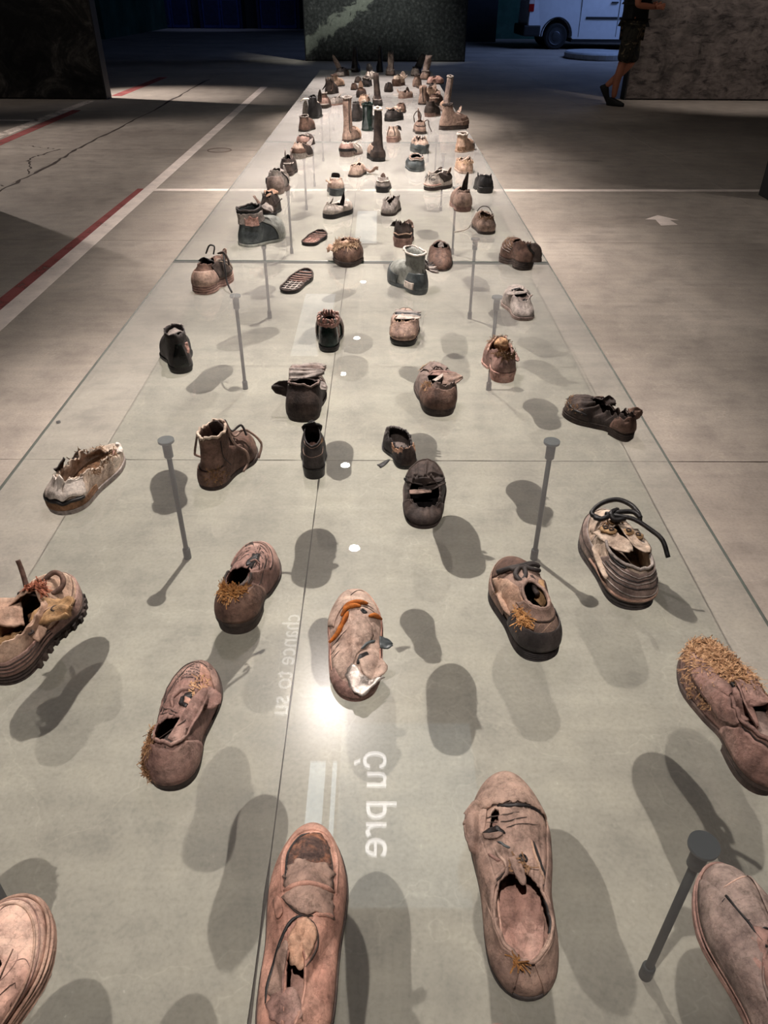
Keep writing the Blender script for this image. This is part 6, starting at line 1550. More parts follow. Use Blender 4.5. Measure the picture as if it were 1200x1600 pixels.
# drawn-on details of the nearest shoes: creases, gaps, patches in shoe coordinates (metres)
DETAILS = [
 [('L', 'brown', 0.0007, 'stitch', [(-0.0104, 0.1035), (-0.0055, 0.112), (0.0069, 0.1151), (0.0179, 0.1114), (0.0294, 0.0998)]),
  ('L', 'cream', 0.0016, 'crease_highlight', [(0.038, 0.1077), (0.0481, 0.0904), (0.0535, 0.0734), (0.0553, 0.0567), (0.0536, 0.0404)]),  # pale line along a crease, its highlight put into the colour
  ('L', 'mauve', 0.0005, 'crack', [(0.031, 0.065), (0.0342, 0.0553), (0.0313, 0.042), (0.0262, 0.0308)]),
  ('L', 'mauve', 0.0005, 'crack', [(0.031, 0.0531), (0.0412, 0.0591), (0.0513, 0.0499)])],
 [('P', 'crusted_apron', 'crust', 0.0012, 0.1, [(-0.0135, 0.1014), (0.0038, 0.1061), (0.0187, 0.1003), (0.0276, 0.0777), (0.0308, 0.0559), (0.0325, 0.0318), (0.0032, 0.0306), (-0.0222, 0.0286), (-0.0247, 0.0549), (-0.0253, 0.0792)]),
  ('P', 'bare_apron', 'taupe', 0.0026, 0.35, [(-0.0235, 0.0581), (-0.0078, 0.0632), (0.0083, 0.0571), (0.0263, 0.0638), (0.0316, 0.0341), (0.0031, 0.0321), (-0.0209, 0.0301)]),
  ('L', 'pink', 0.0028, 'apron_roll', [(-0.0256, 0.0255), (-0.0295, 0.0564), (-0.0302, 0.0808), (-0.0202, 0.1039), (0.0024, 0.1121), (0.0232, 0.1055), (0.0328, 0.0819), (0.0362, 0.056), (0.0372, 0.0297)]),
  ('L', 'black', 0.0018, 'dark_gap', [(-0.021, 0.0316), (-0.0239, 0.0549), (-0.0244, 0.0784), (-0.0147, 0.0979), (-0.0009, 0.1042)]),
  ('L', 'umber', 0.001, 'dark_gap', [(0.0325, 0.0326), (0.0301, 0.0655), (0.0225, 0.0935)]),
  ('P', 'saddle_strap', 'taupe', 0.004, 0.15, [(-0.0229, 0.0166), (-0.0097, 0.025), (0.0185, 0.0278), (0.0344, 0.0266), (0.034, 0.0118), (0.0362, 0.0017), (0.0194, -0.0001), (0.0053, -0.0053), (-0.0085, 0.0009)]),
  ('L', 'pink', 0.0036, 'strap_fold', [(-0.0233, 0.0256), (-0.0042, 0.0297), (0.0182, 0.0316), (0.0355, 0.0319)]),
  ('L', 'pink', 0.003, 'strap_fold', [(0.0152, -0.0016), (0.0266, 0.0022), (0.0367, 0.0045)]),
  ('L', 'umber', 0.0016, 'dark_gap', [(-0.0229, 0.0166), (-0.0126, 0.0051), (0.001, -0.0054), (0.0139, -0.0037)]),
  ('L', 'umber', 0.0016, 'dark_gap', [(-0.0111, 0.0243), (0.0111, 0.0269), (0.0337, 0.0258)]),
  ('P', 'strap_tab', 'pink', 0.004, 0.05, [(-0.0352, 0.0194), (-0.0304, 0.0224), (-0.0237, 0.0107), (-0.0207, -0.0015), (-0.0268, -0.0052), (-0.0313, 0.0069)]),
  ('P', 'vamp_lining', 'lining', 0.0018, 0.1, [(-0.0027, -0.0118), (0.0084, -0.0074), (0.0186, -0.0156), (0.0191, -0.0293), (0.0124, -0.0473), (0.0036, -0.0571), (-0.0061, -0.0509), (-0.0107, -0.0298)]),
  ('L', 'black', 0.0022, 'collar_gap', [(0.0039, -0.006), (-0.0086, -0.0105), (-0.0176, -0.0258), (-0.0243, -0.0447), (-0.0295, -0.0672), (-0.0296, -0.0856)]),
  ('L', 'umber', 0.0012, 'collar_seam', [(0.0083, -0.006), (0.0178, -0.0142), (0.0213, -0.0292), (0.0164, -0.0459), (0.0071, -0.0634), (0.0003, -0.076)]),
  ('P', 'side_lining', 'taupe', 0.0022, 0.12, [(-0.0231, -0.0433), (-0.0148, -0.0312), (-0.0097, -0.0378), (-0.0115, -0.0574), (-0.0129, -0.0793), (-0.0233, -0.0825), (-0.0286, -0.0734)]),
  ('P', 'heel_fold', 'mauve', 0.003, 0.15, [(-0.0295, -0.0862), (-0.0134, -0.075), (0.0018, -0.0772), (0.0109, -0.0998), (-0.0022, -0.1115), (-0.0197, -0.1038)]),
  ('L', 'umber', 0.0014, 'fold_line', [(-0.0293, -0.0874), (-0.0131, -0.0774), (0.0003, -0.0766)]),
  ('L', 'brown', 0.001, 'fold_line', [(0.0018, -0.0772), (0.006, -0.091), (0.0128, -0.1055)])],
 [('L', 'black', 0.0028, 'split_gap', [(-0.0176, 0.0706), (-0.0021, 0.0684), (0.0144, 0.0681), (0.0313, 0.0705), (0.0418, 0.0691)]),
  ('L', 'umber', 0.0012, 'cap_edge', [(-0.0366, 0.0617), (-0.0309, 0.0701), (-0.0174, 0.0734), (0.0066, 0.0724), (0.0315, 0.0724), (0.0474, 0.0674)]),
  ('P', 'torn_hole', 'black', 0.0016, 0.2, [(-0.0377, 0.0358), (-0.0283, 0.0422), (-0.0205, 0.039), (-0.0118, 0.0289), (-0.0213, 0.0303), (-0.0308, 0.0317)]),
  ('P', 'torn_lip', 'taupe', 0.003, 0.15, [(-0.0387, 0.034), (-0.0277, 0.0309), (-0.0151, 0.0279), (-0.0221, 0.0217), (-0.0369, 0.0254)]),
  ('L', 'black', 0.0017, 'side_gap', [(0.0221, 0.019), (0.0248, 0.0042), (0.028, -0.0119), (0.0328, -0.0267)]),
  ('L', 'tan', 0.0018, 'side_edge', [(0.0189, 0.0189), (0.0214, 0.0024), (0.0247, -0.0136), (0.0294, -0.0292)]),
  ('L', 'mauve', 0.0022, 'knotted_facing', [(-0.0348, 0.002), (-0.0276, -0.0051), (-0.0217, -0.0081)]),
  ('L', 'beige', 0.002, 'knotted_facing', [(-0.0263, 0.0106), (-0.0227, -0.0016), (-0.0173, -0.0103), (-0.0158, -0.0182)]),
  ('L', 'slate', 0.0018, 'knotted_facing', [(-0.0225, 0.0174), (-0.0136, 0.0111), (-0.0075, 0.0096)]),
  ('L', 'umber', 0.0012, 'crease', [(-0.0203, 0.0067), (-0.0113, 0.0029)]),
  ('L', 'umber', 0.0012, 'crease', [(-0.0229, 0.0132), (-0.03, 0.0038)]),
  ('L', 'taupe', 0.003, 'collar_roll', [(-0.0165, -0.0183), (-0.0266, -0.028), (-0.0369, -0.0422), (-0.0435, -0.0589), (-0.0447, -0.0748)]),
  ('L', 'umber', 0.0018, 'dark_gap', [(-0.0178, -0.023), (-0.0279, -0.0335), (-0.0366, -0.0467), (-0.0417, -0.0639)]),
  ('L', 'taupe', 0.0032, 'collar_roll', [(-0.0106, -0.0133), (-0.0032, -0.0225), (0.0032, -0.0324), (0.0062, -0.0452), (0.006, -0.0586), (0.011, -0.0657), (0.0174, -0.0726), (0.0188, -0.0831)]),
  ('P', 'facing_tab', 'taupe', 0.0045, 0.08, [(-0.0123, -0.0069), (-0.0028, -0.005), (0.0033, -0.0192), (0.0058, -0.0361), (-0.0004, -0.0379), (-0.0065, -0.0242)]),
  ('L', 'umber', 0.0009, 'crease', [(-0.0336, 0.0572), (-0.0158, 0.0552), (0.0092, 0.0588)]),
  ('L', 'umber', 0.0008, 'crease', [(-0.0326, 0.0492), (-0.0085, 0.0456), (0.0182, 0.0519)]),
  ('L', 'umber', 0.0008, 'crease', [(-0.0094, 0.0368), (0.0112, 0.041), (0.0322, 0.0471)])],
 [('L', 'black', 0.0026, 'dark_slit', [(-0.0405, 0.0215), (-0.0344, 0.024), (-0.0287, 0.0272)]),
  ('L', 'umber', 0.0014, 'facing_edge', [(-0.0276, 0.0265), (-0.0296, 0.0118), (-0.0305, -0.0062), (-0.0273, -0.0238), (-0.0244, -0.0384)]),
  ('P', 'tongue_cover', 'mauve', 0.003, 0.08, [(-0.0269, 0.0264), (-0.0137, 0.0349), (-0.0016, 0.0324), (0.0028, 0.02), (-0.0149, -0.0267), (-0.0242, -0.0171), (-0.0281, 0.0039)]),
  ('L', 'black', 0.0035, 'eyelet_mark', [(-0.0136, 0.0253), (-0.0119, 0.0225)]),
  ('L', 'pale', 0.0008, 'scratch', [(-0.0194, 0.088), (0.0013, 0.0965), (0.0162, 0.1023)]),
  ('L', 'pale', 0.0008, 'scratch', [(-0.0376, 0.0963), (-0.0351, 0.087)]),
  ('L', 'umber', 0.001, 'crease', [(-0.0412, 0.0534), (-0.0286, 0.0444), (-0.0098, 0.0452)])],
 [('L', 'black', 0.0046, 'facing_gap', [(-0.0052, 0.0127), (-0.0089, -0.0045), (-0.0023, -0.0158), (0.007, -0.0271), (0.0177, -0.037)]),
  ('P', 'tongue_fold', 'mauve', 0.003, 0.1, [(-0.03, -0.0323), (-0.0128, -0.0153), (0.0023, -0.0268), (0.0123, -0.0403), (-0.0015, -0.0454), (-0.0176, -0.0388)]),
  ('L', 'mauve', 0.0036, 'collar_roll', [(-0.0564, -0.0449), (-0.0566, -0.0586), (-0.0496, -0.0789), (-0.0309, -0.0885), (-0.0105, -0.0939)]),
  ('L', 'black', 0.004, 'dark_gap', [(-0.0444, -0.0455), (-0.0409, -0.0548), (-0.0384, -0.0662)]),
  ('L', 'tan', 0.0016, 'stitch_row', [(-0.0582, -0.0356), (-0.039, -0.0176), (-0.0195, -0.004), (-0.0094, 0.0054)])],
 [('L', 'umber', 0.0009, 'overlay_edge', [(-0.0206, 0.0309), (-0.0108, 0.0433), (-0.013, 0.0629), (-0.0052, 0.0861), (0.0086, 0.1011), (0.0292, 0.1039)]),
  ('L', 'cream', 0.0009, 'pale_crease', [(-0.0108, 0.0563), (0.0082, 0.0623), (0.0283, 0.0649), (0.0417, 0.0612)]),
  ('L', 'umber', 0.0007, 'crease', [(0.0014, 0.0494), (0.017, 0.0554), (0.0325, 0.0517)]),
  ('L', 'umber', 0.0007, 'crease', [(0.0013, 0.0429), (0.0169, 0.0473), (0.0345, 0.0435)]),
  ('L', 'umber', 0.0007, 'crease', [(0.0035, 0.0365), (0.0189, 0.0392)]),
  ('L', 'umber', 0.0009, 'stripe', [(-0.0413, -0.0205), (-0.0267, -0.009), (-0.0075, 0.0009)]),
  ('L', 'umber', 0.0009, 'stripe', [(-0.041, -0.0351), (-0.0244, -0.021), (-0.0054, -0.0097)]),
  ('L', 'umber', 0.0009, 'stripe', [(-0.0387, -0.0481), (-0.0212, -0.0343), (-0.0033, -0.0202)]),
  ('P', 'eyelet_hole', 'black', 0.001, 0.2, [(0.009, 0.0363), (0.0145, 0.0409), (0.021, 0.0343), (0.0155, 0.0297)]),
  ('P', 'quarter_panel', 'beige', 0.0016, 0.06, [(-0.0107, 0.001), (0.0111, 0.0267), (0.0291, 0.0044), (0.0242, -0.0226), (0.0049, -0.0481), (-0.0076, -0.0784), (-0.0207, -0.0916), (-0.034, -0.0776), (-0.0368, -0.0353)]),
  ('L', 'slate', 0.003, 'dark_roll', [(0.0007, -0.0508), (0.0113, -0.0339), (0.0221, -0.021), (0.033, -0.0109)]),
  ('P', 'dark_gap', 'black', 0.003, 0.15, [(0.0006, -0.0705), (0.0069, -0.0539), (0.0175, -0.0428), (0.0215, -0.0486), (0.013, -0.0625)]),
  ('P', 'collar_fold', 'beige', 0.006, 0.08, [(0.0068, -0.0651), (0.0278, -0.046), (0.0421, -0.055), (0.0516, -0.0748), (0.0419, -0.0909), (0.0245, -0.0984), (0.0116, -0.0872)]),
  ('P', 'silvery_patch', 'foil', 0.005, 0.12, [(-0.0177, -0.089), (-0.0035, -0.0703), (0.0106, -0.0899), (0.0346, -0.096), (0.0448, -0.0937), (0.0323, -0.1066), (0.0101, -0.1267), (-0.0076, -0.1132)]),
  ('L', 'umber', 0.001, 'wrinkle', [(0.0164, -0.1061), (0.0285, -0.0985), (0.043, -0.0882)]),
  ('L', 'umber', 0.001, 'wrinkle', [(0.0123, -0.1138), (0.0283, -0.1065), (0.0386, -0.0988)])],
 [('L', 'umber', 0.001, 'stitch', [(-0.0014, 0.0864), (-0.0112, 0.0673), (-0.0254, 0.0207), (-0.0303, -0.0193), (-0.0334, -0.0355)]),
  ('P', 'vamp_hole', 'black', 0.002, 0.12, [(-0.0036, -0.0057), (0.0, 0.0113), (0.018, 0.0166), (0.0176, -0.0029), (0.01, -0.0149)]),
  ('L', 'mauve', 0.0036, 'tongue_rim', [(-0.0103, -0.013), (-0.0147, 0.0049), (-0.0059, 0.0198), (0.0119, 0.0227), (0.0215, 0.0142)]),
  ('P', 'tongue_scrap', 'pink', 0.004, 0.15, [(0.0046, 0.0041), (0.014, 0.0007), (0.0145, -0.0101), (0.0059, -0.0055)]),
  ('P', 'frayed_toe', 'pink', 0.0016, 0.2, [(0.0066, 0.0865), (0.0241, 0.0707), (0.0354, 0.0447), (0.0391, 0.017), (0.0302, 0.0046), (0.0189, 0.0392)]),
  ('L', 'umber', 0.0008, 'crease', [(-0.0281, -0.0204), (-0.0133, -0.0271), (-0.0011, -0.0315)]),
  ('L', 'umber', 0.0008, 'crease', [(-0.0256, -0.0085), (-0.0095, -0.02), (0.0039, -0.0291)]),
  ('L', 'umber', 0.001, 'collar_stitch', [(-0.0137, -0.0889), (0.001, -0.0907), (0.0103, -0.0778), (0.0177, -0.0559), (0.0224, -0.0241)])],
 [('L', 'umber', 0.001, 'stitch', [(-0.026, 0.0294), (-0.0226, -0.0076), (-0.0233, -0.0293)]),
  ('L', 'umber', 0.001, 'crease', [(0.0188, -0.0204), (0.0182, 0.0087), (0.0142, 0.0422)]),
  ('L', 'umber', 0.0009, 'crease', [(0.0299, -0.0402), (0.0311, -0.0044), (0.0288, 0.0326)]),
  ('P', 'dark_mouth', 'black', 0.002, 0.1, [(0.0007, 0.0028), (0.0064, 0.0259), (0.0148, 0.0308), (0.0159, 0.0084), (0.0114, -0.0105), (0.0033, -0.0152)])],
 [('L', 'cream', 0.0014, 'toe_stitch', [(-0.0271, 0.0407), (-0.0232, 0.0653), (-0.0011, 0.0866), (0.0196, 0.0935), (0.0413, 0.0776), (0.0601, 0.0414), (0.0636, 0.0062)]),
  ('L', 'mauve', 0.001, 'double_stitch', [(-0.0227, 0.0414), (-0.0072, 0.0372), (0.0099, 0.0299)]),
  ('L', 'mauve', 0.001, 'double_stitch', [(-0.0213, 0.0349), (-0.005, 0.0292), (0.012, 0.022)]),
  ('P', 'pale_toe', 'tan', 0.0012, 0.15, [(-0.0187, 0.0574), (-0.0018, 0.0811), (0.023, 0.0869), (0.0435, 0.0641), (0.0528, 0.0352), (0.04, 0.02), (0.008, 0.0313)])],
 [('P', 'toe_panel', 'brown', 0.0028, 0.05, [(-0.0326, 0.0546), (-0.0188, 0.0785), (-0.0017, 0.0875), (0.0182, 0.081), (0.032, 0.0476), (0.0083, 0.04), (-0.0202, 0.0315)]),
  ('P', 'side_patch', 'ochre', 0.003, 0.08, [(0.0083, -0.0237), (0.0242, 0.0045), (0.0381, 0.0078), (0.0346, -0.0306), (0.0185, -0.0448)]),
  ('L', 'umber', 0.0012, 'seam', [(-0.0426, 0.0398), (-0.0362, 0.0162), (-0.0374, -0.0125), (-0.0355, -0.0374)]),
  ('L', 'tan', 0.001, 'scuff', [(-0.012, -0.0981), (0.0069, -0.0871), (0.0233, -0.0708)]),
  ('L', 'tan', 0.001, 'scuff', [(-0.0101, -0.1059), (0.0082, -0.0964), (0.0246, -0.0803)]),
  ('P', 'vamp_panel', 'tan', 0.003, 0.08, [(-0.0492, 0.0111), (-0.0299, 0.0223), (-0.0263, -0.0056), (-0.0281, -0.0351), (-0.0403, -0.0463), (-0.048, -0.0259)])],
 [('P', 'toe_cap', 'cream', 0.003, 0.04, [(-0.0437, 0.0451), (-0.0169, 0.082), (0.0093, 0.0825), (0.026, 0.0554), (-0.0034, 0.0362), (-0.0376, 0.0239)]),
  ('L', 'dust', 0.0016, 'cap_edge', [(-0.0536, 0.0208), (-0.0364, 0.0197), (-0.0054, 0.0301), (0.0289, 0.0488)]),
  ('P', 'side_cloth', 'cream', 0.0022, 0.1, [(-0.0511, 0.0045), (-0.0365, 0.0116), (-0.0343, -0.0203), (-0.0358, -0.0621), (-0.0521, -0.083), (-0.0546, -0.0383)]),
  ('L', 'umber', 0.0012, 'seam', [(-0.0584, -0.003), (-0.0569, -0.0457), (-0.0567, -0.0899), (-0.0498, -0.1185)])],
]
for s_, fs_ in zip(SHOES, DETAILS):
    for f_ in fs_:
        if f_[0] == 'L': s_.dline(f_[4], f_[2], f_[1], f_[3])
        else: s_.dpatch(f_[1], f_[5], f_[2], f_[3], rag=f_[4])

# ---- shoes farther down the table ---------------------------------
DK = lambda: straw_mat('straw_dark', (70, 46, 28), (110, 78, 48), (140, 106, 70))
def worn(name, label, hx, hy, head, L, W, seed, h=0.06, hh=0.0, cat='shoe', boot=0.0, top=1.0, N=60, M=14, ex=(), oy=0.0, **kw):
    """shoe given by its heel contact point"""
    a = math.radians(head)
    x, y = hx + math.sin(a) * L / 2, hy + math.cos(a) * L / 2
    d = dict(rim=(h, h * 0.9, h * 1.05), toe_h=h * 0.75, op=(0.08, 0.56), bw=0.6, crumple=0.008, cf=20, wr=0.003, ts=0.012, hh=hh, jag=0.008, jf=4, toe_p=3.2, gw=(0.86, 0.84, 1.0, 0.92))
    if boot:
        d.update(rim=(h, h, h * 1.1), op=(0.04, 0.48), bw=0.66, crumple=0.004, wr=0.0015, jag=0.004)
        k = max(3, int(boot / 0.03)); d['shaft'] = tuple((boot * (i + 1) / k, 1 + (top - 1) * (i + 1) / k, (1 + (top - 1) * (i + 1) / k) * (0.9 - 0.1 * (i + 1) / k), 0.004 * ns(i * 0.9, seed), -0.006 * (i + 1) / k + oy * ((i + 1) / k) ** 1.5) for i in range(k))
    d.update(kw)
    s = Shoe(name, label, x, y, head, L, W, cat=cat, seed=seed, N=N, M=M, **d)
    for e in ex:
        k, *v = e
        if k == 'straw': s.straw(v[0], n=v[1], ln=0.013, w=0.0014, mat=v[2]() if len(v) > 2 else straw_mat())
        elif k == 'ov': s.overlay(*v[:6], **(v[6] if len(v) > 6 else {}))
        elif k == 'flap': s.flap(Vector(v[0]), v[1], v[2], v[3], v[4], v[5], **(v[6] if len(v) > 6 else {}))
        elif k == 'seam': s.seam([(a_, v[1]) for a_ in R_(*v[0], 14)], col=v[2], r=v[3] if len(v) > 3 else 0.0018, off=0.002)
        elif k == 'vseam': s.seam([(v[0], a_) for a_ in R_(*v[1], 10)], col=v[2], r=v[3] if len(v) > 3 else 0.0018, off=0.002)
        elif k == 'rim': s.rimtube(v[1], v[0])
        elif k == 'lace': s.lace([Vector(p) for p in v[0]], r=v[1], col=v[2])
        elif k == 'heelov': s.overlay('heel_counter', PI - 1.2, PI + 1.2, 0.0, v[1], v[0], off=0.004)
        elif k == 'toeov': s.overlay('toe_cap', -1.2, 1.2, 0.0, v[1], v[0], off=0.004)
    return s
G1 = 'worn shoes on the glass'
UP = (0, 0, 1); RT = (1, 0, 0); FW = (0, 1, 0)
worn('crushed_shoe', 'crushed dark brown shoe on a square tan heel, above the grey-white boot', 0.094, 3.306, 3, 0.20, 0.094, 201, h=0.06, hh=0.028, col='umber', solecol='mauve', incol='black', crumple=0.014, jag=0.02, heel_w=1.0, N=80, M=18,
     ex=(('flap', (-0.03, -0.05, 0.075), (0.2, 0.5, 1), RT, 0.05, 0.026, 'umber', dict(curl=0.9, seed=2)), ('flap', (0.02, -0.03, 0.07), (0.1, 0.6, 0.5), RT, 0.05, 0.035, 'taupe', dict(curl=0.5, seed=4)), ('seam', (PI - 0.9, PI + 0.9), 0.2, 'tan', 0.003)))
insole_piece('shoe_sole', 'loose ribbed black sole lying flat, smaller of two, nearer the first seam', -0.296, 3.415, 16, 0.185, 0.088, 203, pale='fringe')
worn('rubber_boot', 'grey rubber boot with dark open shaft and big round toe', -0.608, 3.320, 44, 0.235, 0.124, 205, h=0.080, boot=0.055, top=1.12, cat='boot', col='slate', solecol='rubber', incol='black', N=90, M=20, toe_p=2.6, toe_h=0.075, bw=0.86, op=(0.02, 0.52),
     ex=(('toeov', 'rubber', 1.0), ('rim', 'char', 0.005), ('ov', 'striped_cuff', 0, 2 * PI, 0.98, 1.12, 'dust', dict(off=0.005, n=40, rag=0.02)), ('seam', (0, 2 * PI), 1.02, 'umber', 0.003), ('seam', (0, 2 * PI), 1.08, 'char', 0.003), ('ov', 'pink_scrap', 1.6, 2.5, 0.9, 1.08, 'fringe', dict(off=0.009, n=12, rag=0.06)), ('flap', (0.02, 0.01, 0.16), (0.8, 0.3, -0.4), FW, 0.05, 0.05, 'dust', dict(curl=-0.4, seed=3))))
worn('torn_shoe', 'torn brown shoe with a white patch, just behind the big-toed grey boot', -0.562, 3.825, 4, 0.20, 0.098, 207, h=0.075, hh=0.008, col='umber', solecol='soleblk', incol='black', crumple=0.012, jag=0.02, N=80, M=18,
     ex=(('flap', (-0.02, -0.05, 0.06), (0.8, 0, 0.05), (0, 0.7, 0.7), 0.04, 0.055, 'white', dict(curl=0.1, seed=2, shape=0.0)), ('flap', (-0.03, 0.02, 0.09), (0.9, 0.1, 0.2), (0, 1, 0.3), 0.07, 0.07, 'lining', dict(curl=-0.4, seed=3)), ('flap', (-0.045, -0.02, 0.03), (-0.4, 0, 1), FW, 0.05, 0.06, 'taupe', dict(curl=-0.3, seed=5)), ('flap', (0.04, -0.05, 0.04), (0.5, 0, 1), FW, 0.04, 0.05, 'umber', dict(curl=-0.4, seed=6))))
worn('white_shoe', 'crushed white shoe on a thick black sole with an upright black spike', -0.268, 3.800, 34, 0.20, 0.092, 209, h=0.05, col='white', solecol='soleblk', incol='black', ts=0.022, crumple=0.010, sag=((0.5, 0.3, 0.4),), N=80, M=18,
     ex=(('flap', (0.022, 0.0, 0.05), (0.25, 0.1, 1), RT, 0.026, 0.065, 'black', dict(curl=0.2, seed=2, shape=0.95)), ('flap', (-0.03, -0.05, 0.045), (0.4, 0.3, 0.4), FW, 0.04, 0.05, 'dust', dict(curl=0.6, seed=4))))
worn('shoe_remains', 'shredded pale grey shoe remains behind the dark block-heeled shoe', 0.030, 3.863, 12, 0.19, 0.092, 211, h=0.045, col='dust', solecol='umber', incol='umber', crumple=0.016, jag=0.024, op=(0.1, 0.8), bw=0.8, N=80, M=16,
     ex=(('flap', (-0.03, 0.0, 0.045), (0.5, 0.3, 0.4), FW, 0.03, 0.05, 'white', dict(curl=0.7, seed=2)), ('flap', (0.01, 0.03, 0.045), (0.6, -0.3, 0.3), FW, 0.03, 0.05, 'umber', dict(curl=0.7, seed=4)), ('flap', (0.02, -0.03, 0.04), (0.3, 0.6, 0.4), RT, 0.03, 0.05, 'dust', dict(curl=0.8, seed=7))))
worn('laced_shoe', 'small brown shoe with a pale lace trailing left over the glass', 0.492, 3.530, -6, 0.19, 0.098, 213, h=0.06, col='taupe', solecol='umber', incol='umber', bulge=0.08, N=80, M=18,
     ex=(('lace', ((-0.035, 0.02, 0.075), (-0.055, -0.01, 0.055), (-0.075, -0.03, 0.02), (-0.105, -0.035, 0.006), (-0.15, -0.05, 0.004)), 0.0028, 'white'), ('lace', ((-0.03, 0.03, 0.075), (-0.01, 0.03, 0.095), (0.02, 0.03, 0.093), (0.04, 0.02, 0.07)), 0.002, 'umber'), ('straw', [(0, 2 * PI, 0.85, 1.0)], 160, DK), ('ov', 'dark_side', 1.0, 2.2, 0.1, 0.95, 'umber')))
worn('worn_boot', 'brown boot on a striped sole with one narrow strip of shaft still standing', 0.420, 3.950, -4, 0.22, 0.104, 215, h=0.07, hh=0.010, cat='boot', col='taupe', solecol='mauve', incol='black', ts=0.018, grooves=2, N=80, M=18,
     ex=(('flap', (0.006, -0.03, 0.07), (0.12, 0.05, 1), (1, 0.3, 0), 0.036, 0.105, 'umber', dict(curl=0.1, seed=2, shape=0.55, name='standing_shaft_strip')), ('straw', [(0.2, 0.9, 0.9, 1.0)], 60, straw_mat), ('seam', (PI - 1.2, PI + 1.2), 0.12, 'black', 0.003), ('ov', 'dark_side', 1.1, 2.3, 0.1, 0.95, 'char'), ('heelov', 'taupe', 0.8)))
worn('leather_shoe', 'low glossy black shoe at the right edge, right of the boot with a shaft strip', 0.582, 4.373, -3, 0.20, 0.104, 217, h=0.06, hh=0.020, col='black', solecol='soleblk', incol='dust', op=(0.06, 0.5), crumple=0.004, N=72, M=16,
     ex=(('ov', 'grey_vamp', -1.0, 1.0, 0.3, 0.98, 'dust'), ('flap', (-0.04, 0.0, 0.06), (0.3, 0.2, 1), FW, 0.03, 0.03, 'black', dict(seed=3))))
s_ = worn('sneaker', 'off-white sneaker lettered on its heel side, turned to the right', 0.255, 4.425, 42, 0.21, 0.096, 219, h=0.072, hh=0.004, col='white', solecol='umber', incol='black', ts=0.018, N=80, M=18,
     ex=(('seam', (PI - 1.3, PI + 1.3), 0.10, 'fringe', 0.0035), ('flap', (0.01, 0.04, 0.07), (0.7, 0.5, 0.4), FW, 0.06, 0.05, 'taupe', dict(curl=0.8, seed=2)), ('flap', (-0.02, 0.02, 0.07), (0.2, 0.6, 0.6), RT, 0.05, 0.04, 'umber', dict(curl=0.7, seed=5)), ('ov', 'dark_side', 0.5, 1.6, 0.2, 0.95, 'umber')))
# lettering "SMC" on the side of the sneaker, letters laid on the upper
def side_letters(s, word, p0, p1, v0, v1, col):
    cu = bpy.data.curves.new('lettering', 'FONT'); cu.body = word; cu.size = 1.0
    o = bpy.data.objects.new('lettering', cu); C.objects.link(o); bpy.context.view_layer.update()
    me = bpy.data.meshes.new_from_object(o.evaluated_get(bpy.context.evaluated_depsgraph_get())); bpy.data.objects.remove(o)
    xs = [v.co.x for v in me.vertices]; ys = [v.co.y for v in me.vertices]; w, hgt = max(xs), max(ys)
    for v in me.vertices:
        v.co = s.S(p0 + (p1 - p0) * v.co.x / w, v0 + (v1 - v0) * v.co.y / hgt, 0.006)
    me.materials.append(mt(col)); q = bpy.data.objects.new('lettering', me); C.objects.link(q); q.parent = s.root
    md = q.modifiers.new('solid', 'SOLIDIFY'); md.thickness = 0.001
    tag(q, kind='stuff')
side_letters(s_, 'SMC', PI + 0.55, PI - 0.75, 0.42, 0.80, 'black')
worn('leather_shoe', 'small dusty grey shoe with a dark heel, centred between two spike-topped white shoes', 0.008, 4.374, 2, 0.19, 0.092, 221, h=0.045, hh=0.020, col='dust', solecol='soleblk', incol='black', N=72, M=16, crumple=0.006, sag=((0.6, 0.3, 0.2),),
     ex=(('flap', (0, -0.02, 0.06), (0, 0.4, 0.8), RT, 0.03, 0.03, 'taupe', dict(seed=3)), ('seam', (PI - 1.3, PI + 1.3), 0.5, 'white', 0.003)))
worn('leather_shoe', 'pale shoe on a dark block heel with a black ball-shaped tongue', -0.238, 4.290, -6, 0.20, 0.100, 223, h=0.045, hh=0.026, col='beige', solecol='slate', incol='beige', N=72, M=16, crumple=0.008, op=(0.1, 0.7), bw=0.7, heel_w=1.0,
     ex=(('flap', (0.0, 0.03, 0.07), (0.1, 0.3, 1), RT, 0.05, 0.04, 'black', dict(curl=1.8, seed=3, name='rolled_tongue')), ('flap', (-0.03, -0.06, 0.06), (-0.8, 0.0, 0.2), FW, 0.05, 0.03, 'tan', dict(seed=5))))
worn('crumpled_shoe', 'crumpled beige shoe with a twisted tail of leather pointing right', -0.165, 4.790, 12, 0.18, 0.100, 225, h=0.05, col='beige', solecol='umber', incol='umber', N=72, M=16, crumple=0.014,
     ex=(('flap', (0.04, 0.02, 0.03), (1, 0.2, -0.1), FW, 0.05, 0.085, 'taupe', dict(curl=0.3, seed=2, ripple=0.5)), ('flap', (-0.02, 0.0, 0.05), (0.6, 0.3, 0.3), FW, 0.05, 0.05, 'beige', dict(curl=0.7, seed=4))))
worn('bulky_shoe', 'bulky pale grey shoe on the left rim, just in front of a dark crumpled one', -0.588, 4.313, 10, 0.21, 0.104, 227, h=0.085, hh=0.010, col='dust', solecol='grey', incol='black', N=72, M=16, ts=0.022, crumple=0.008,
     ex=(('vseam', 1.3, (0.1, 1.0), 'black', 0.004), ('vseam', 0.9, (0.1, 1.0), 'white', 0.003), ('flap', (0.03, 0.02, 0.09), (0.2, 0.3, 1), FW, 0.05, 0.04, 'dust', dict(curl=0.6, seed=3)), ('flap', (-0.045, -0.07, 0.05), (-0.2, 0, 1), FW, 0.03, 0.03, 'black', dict(seed=5)), ('heelov', 'grey', 0.6)))
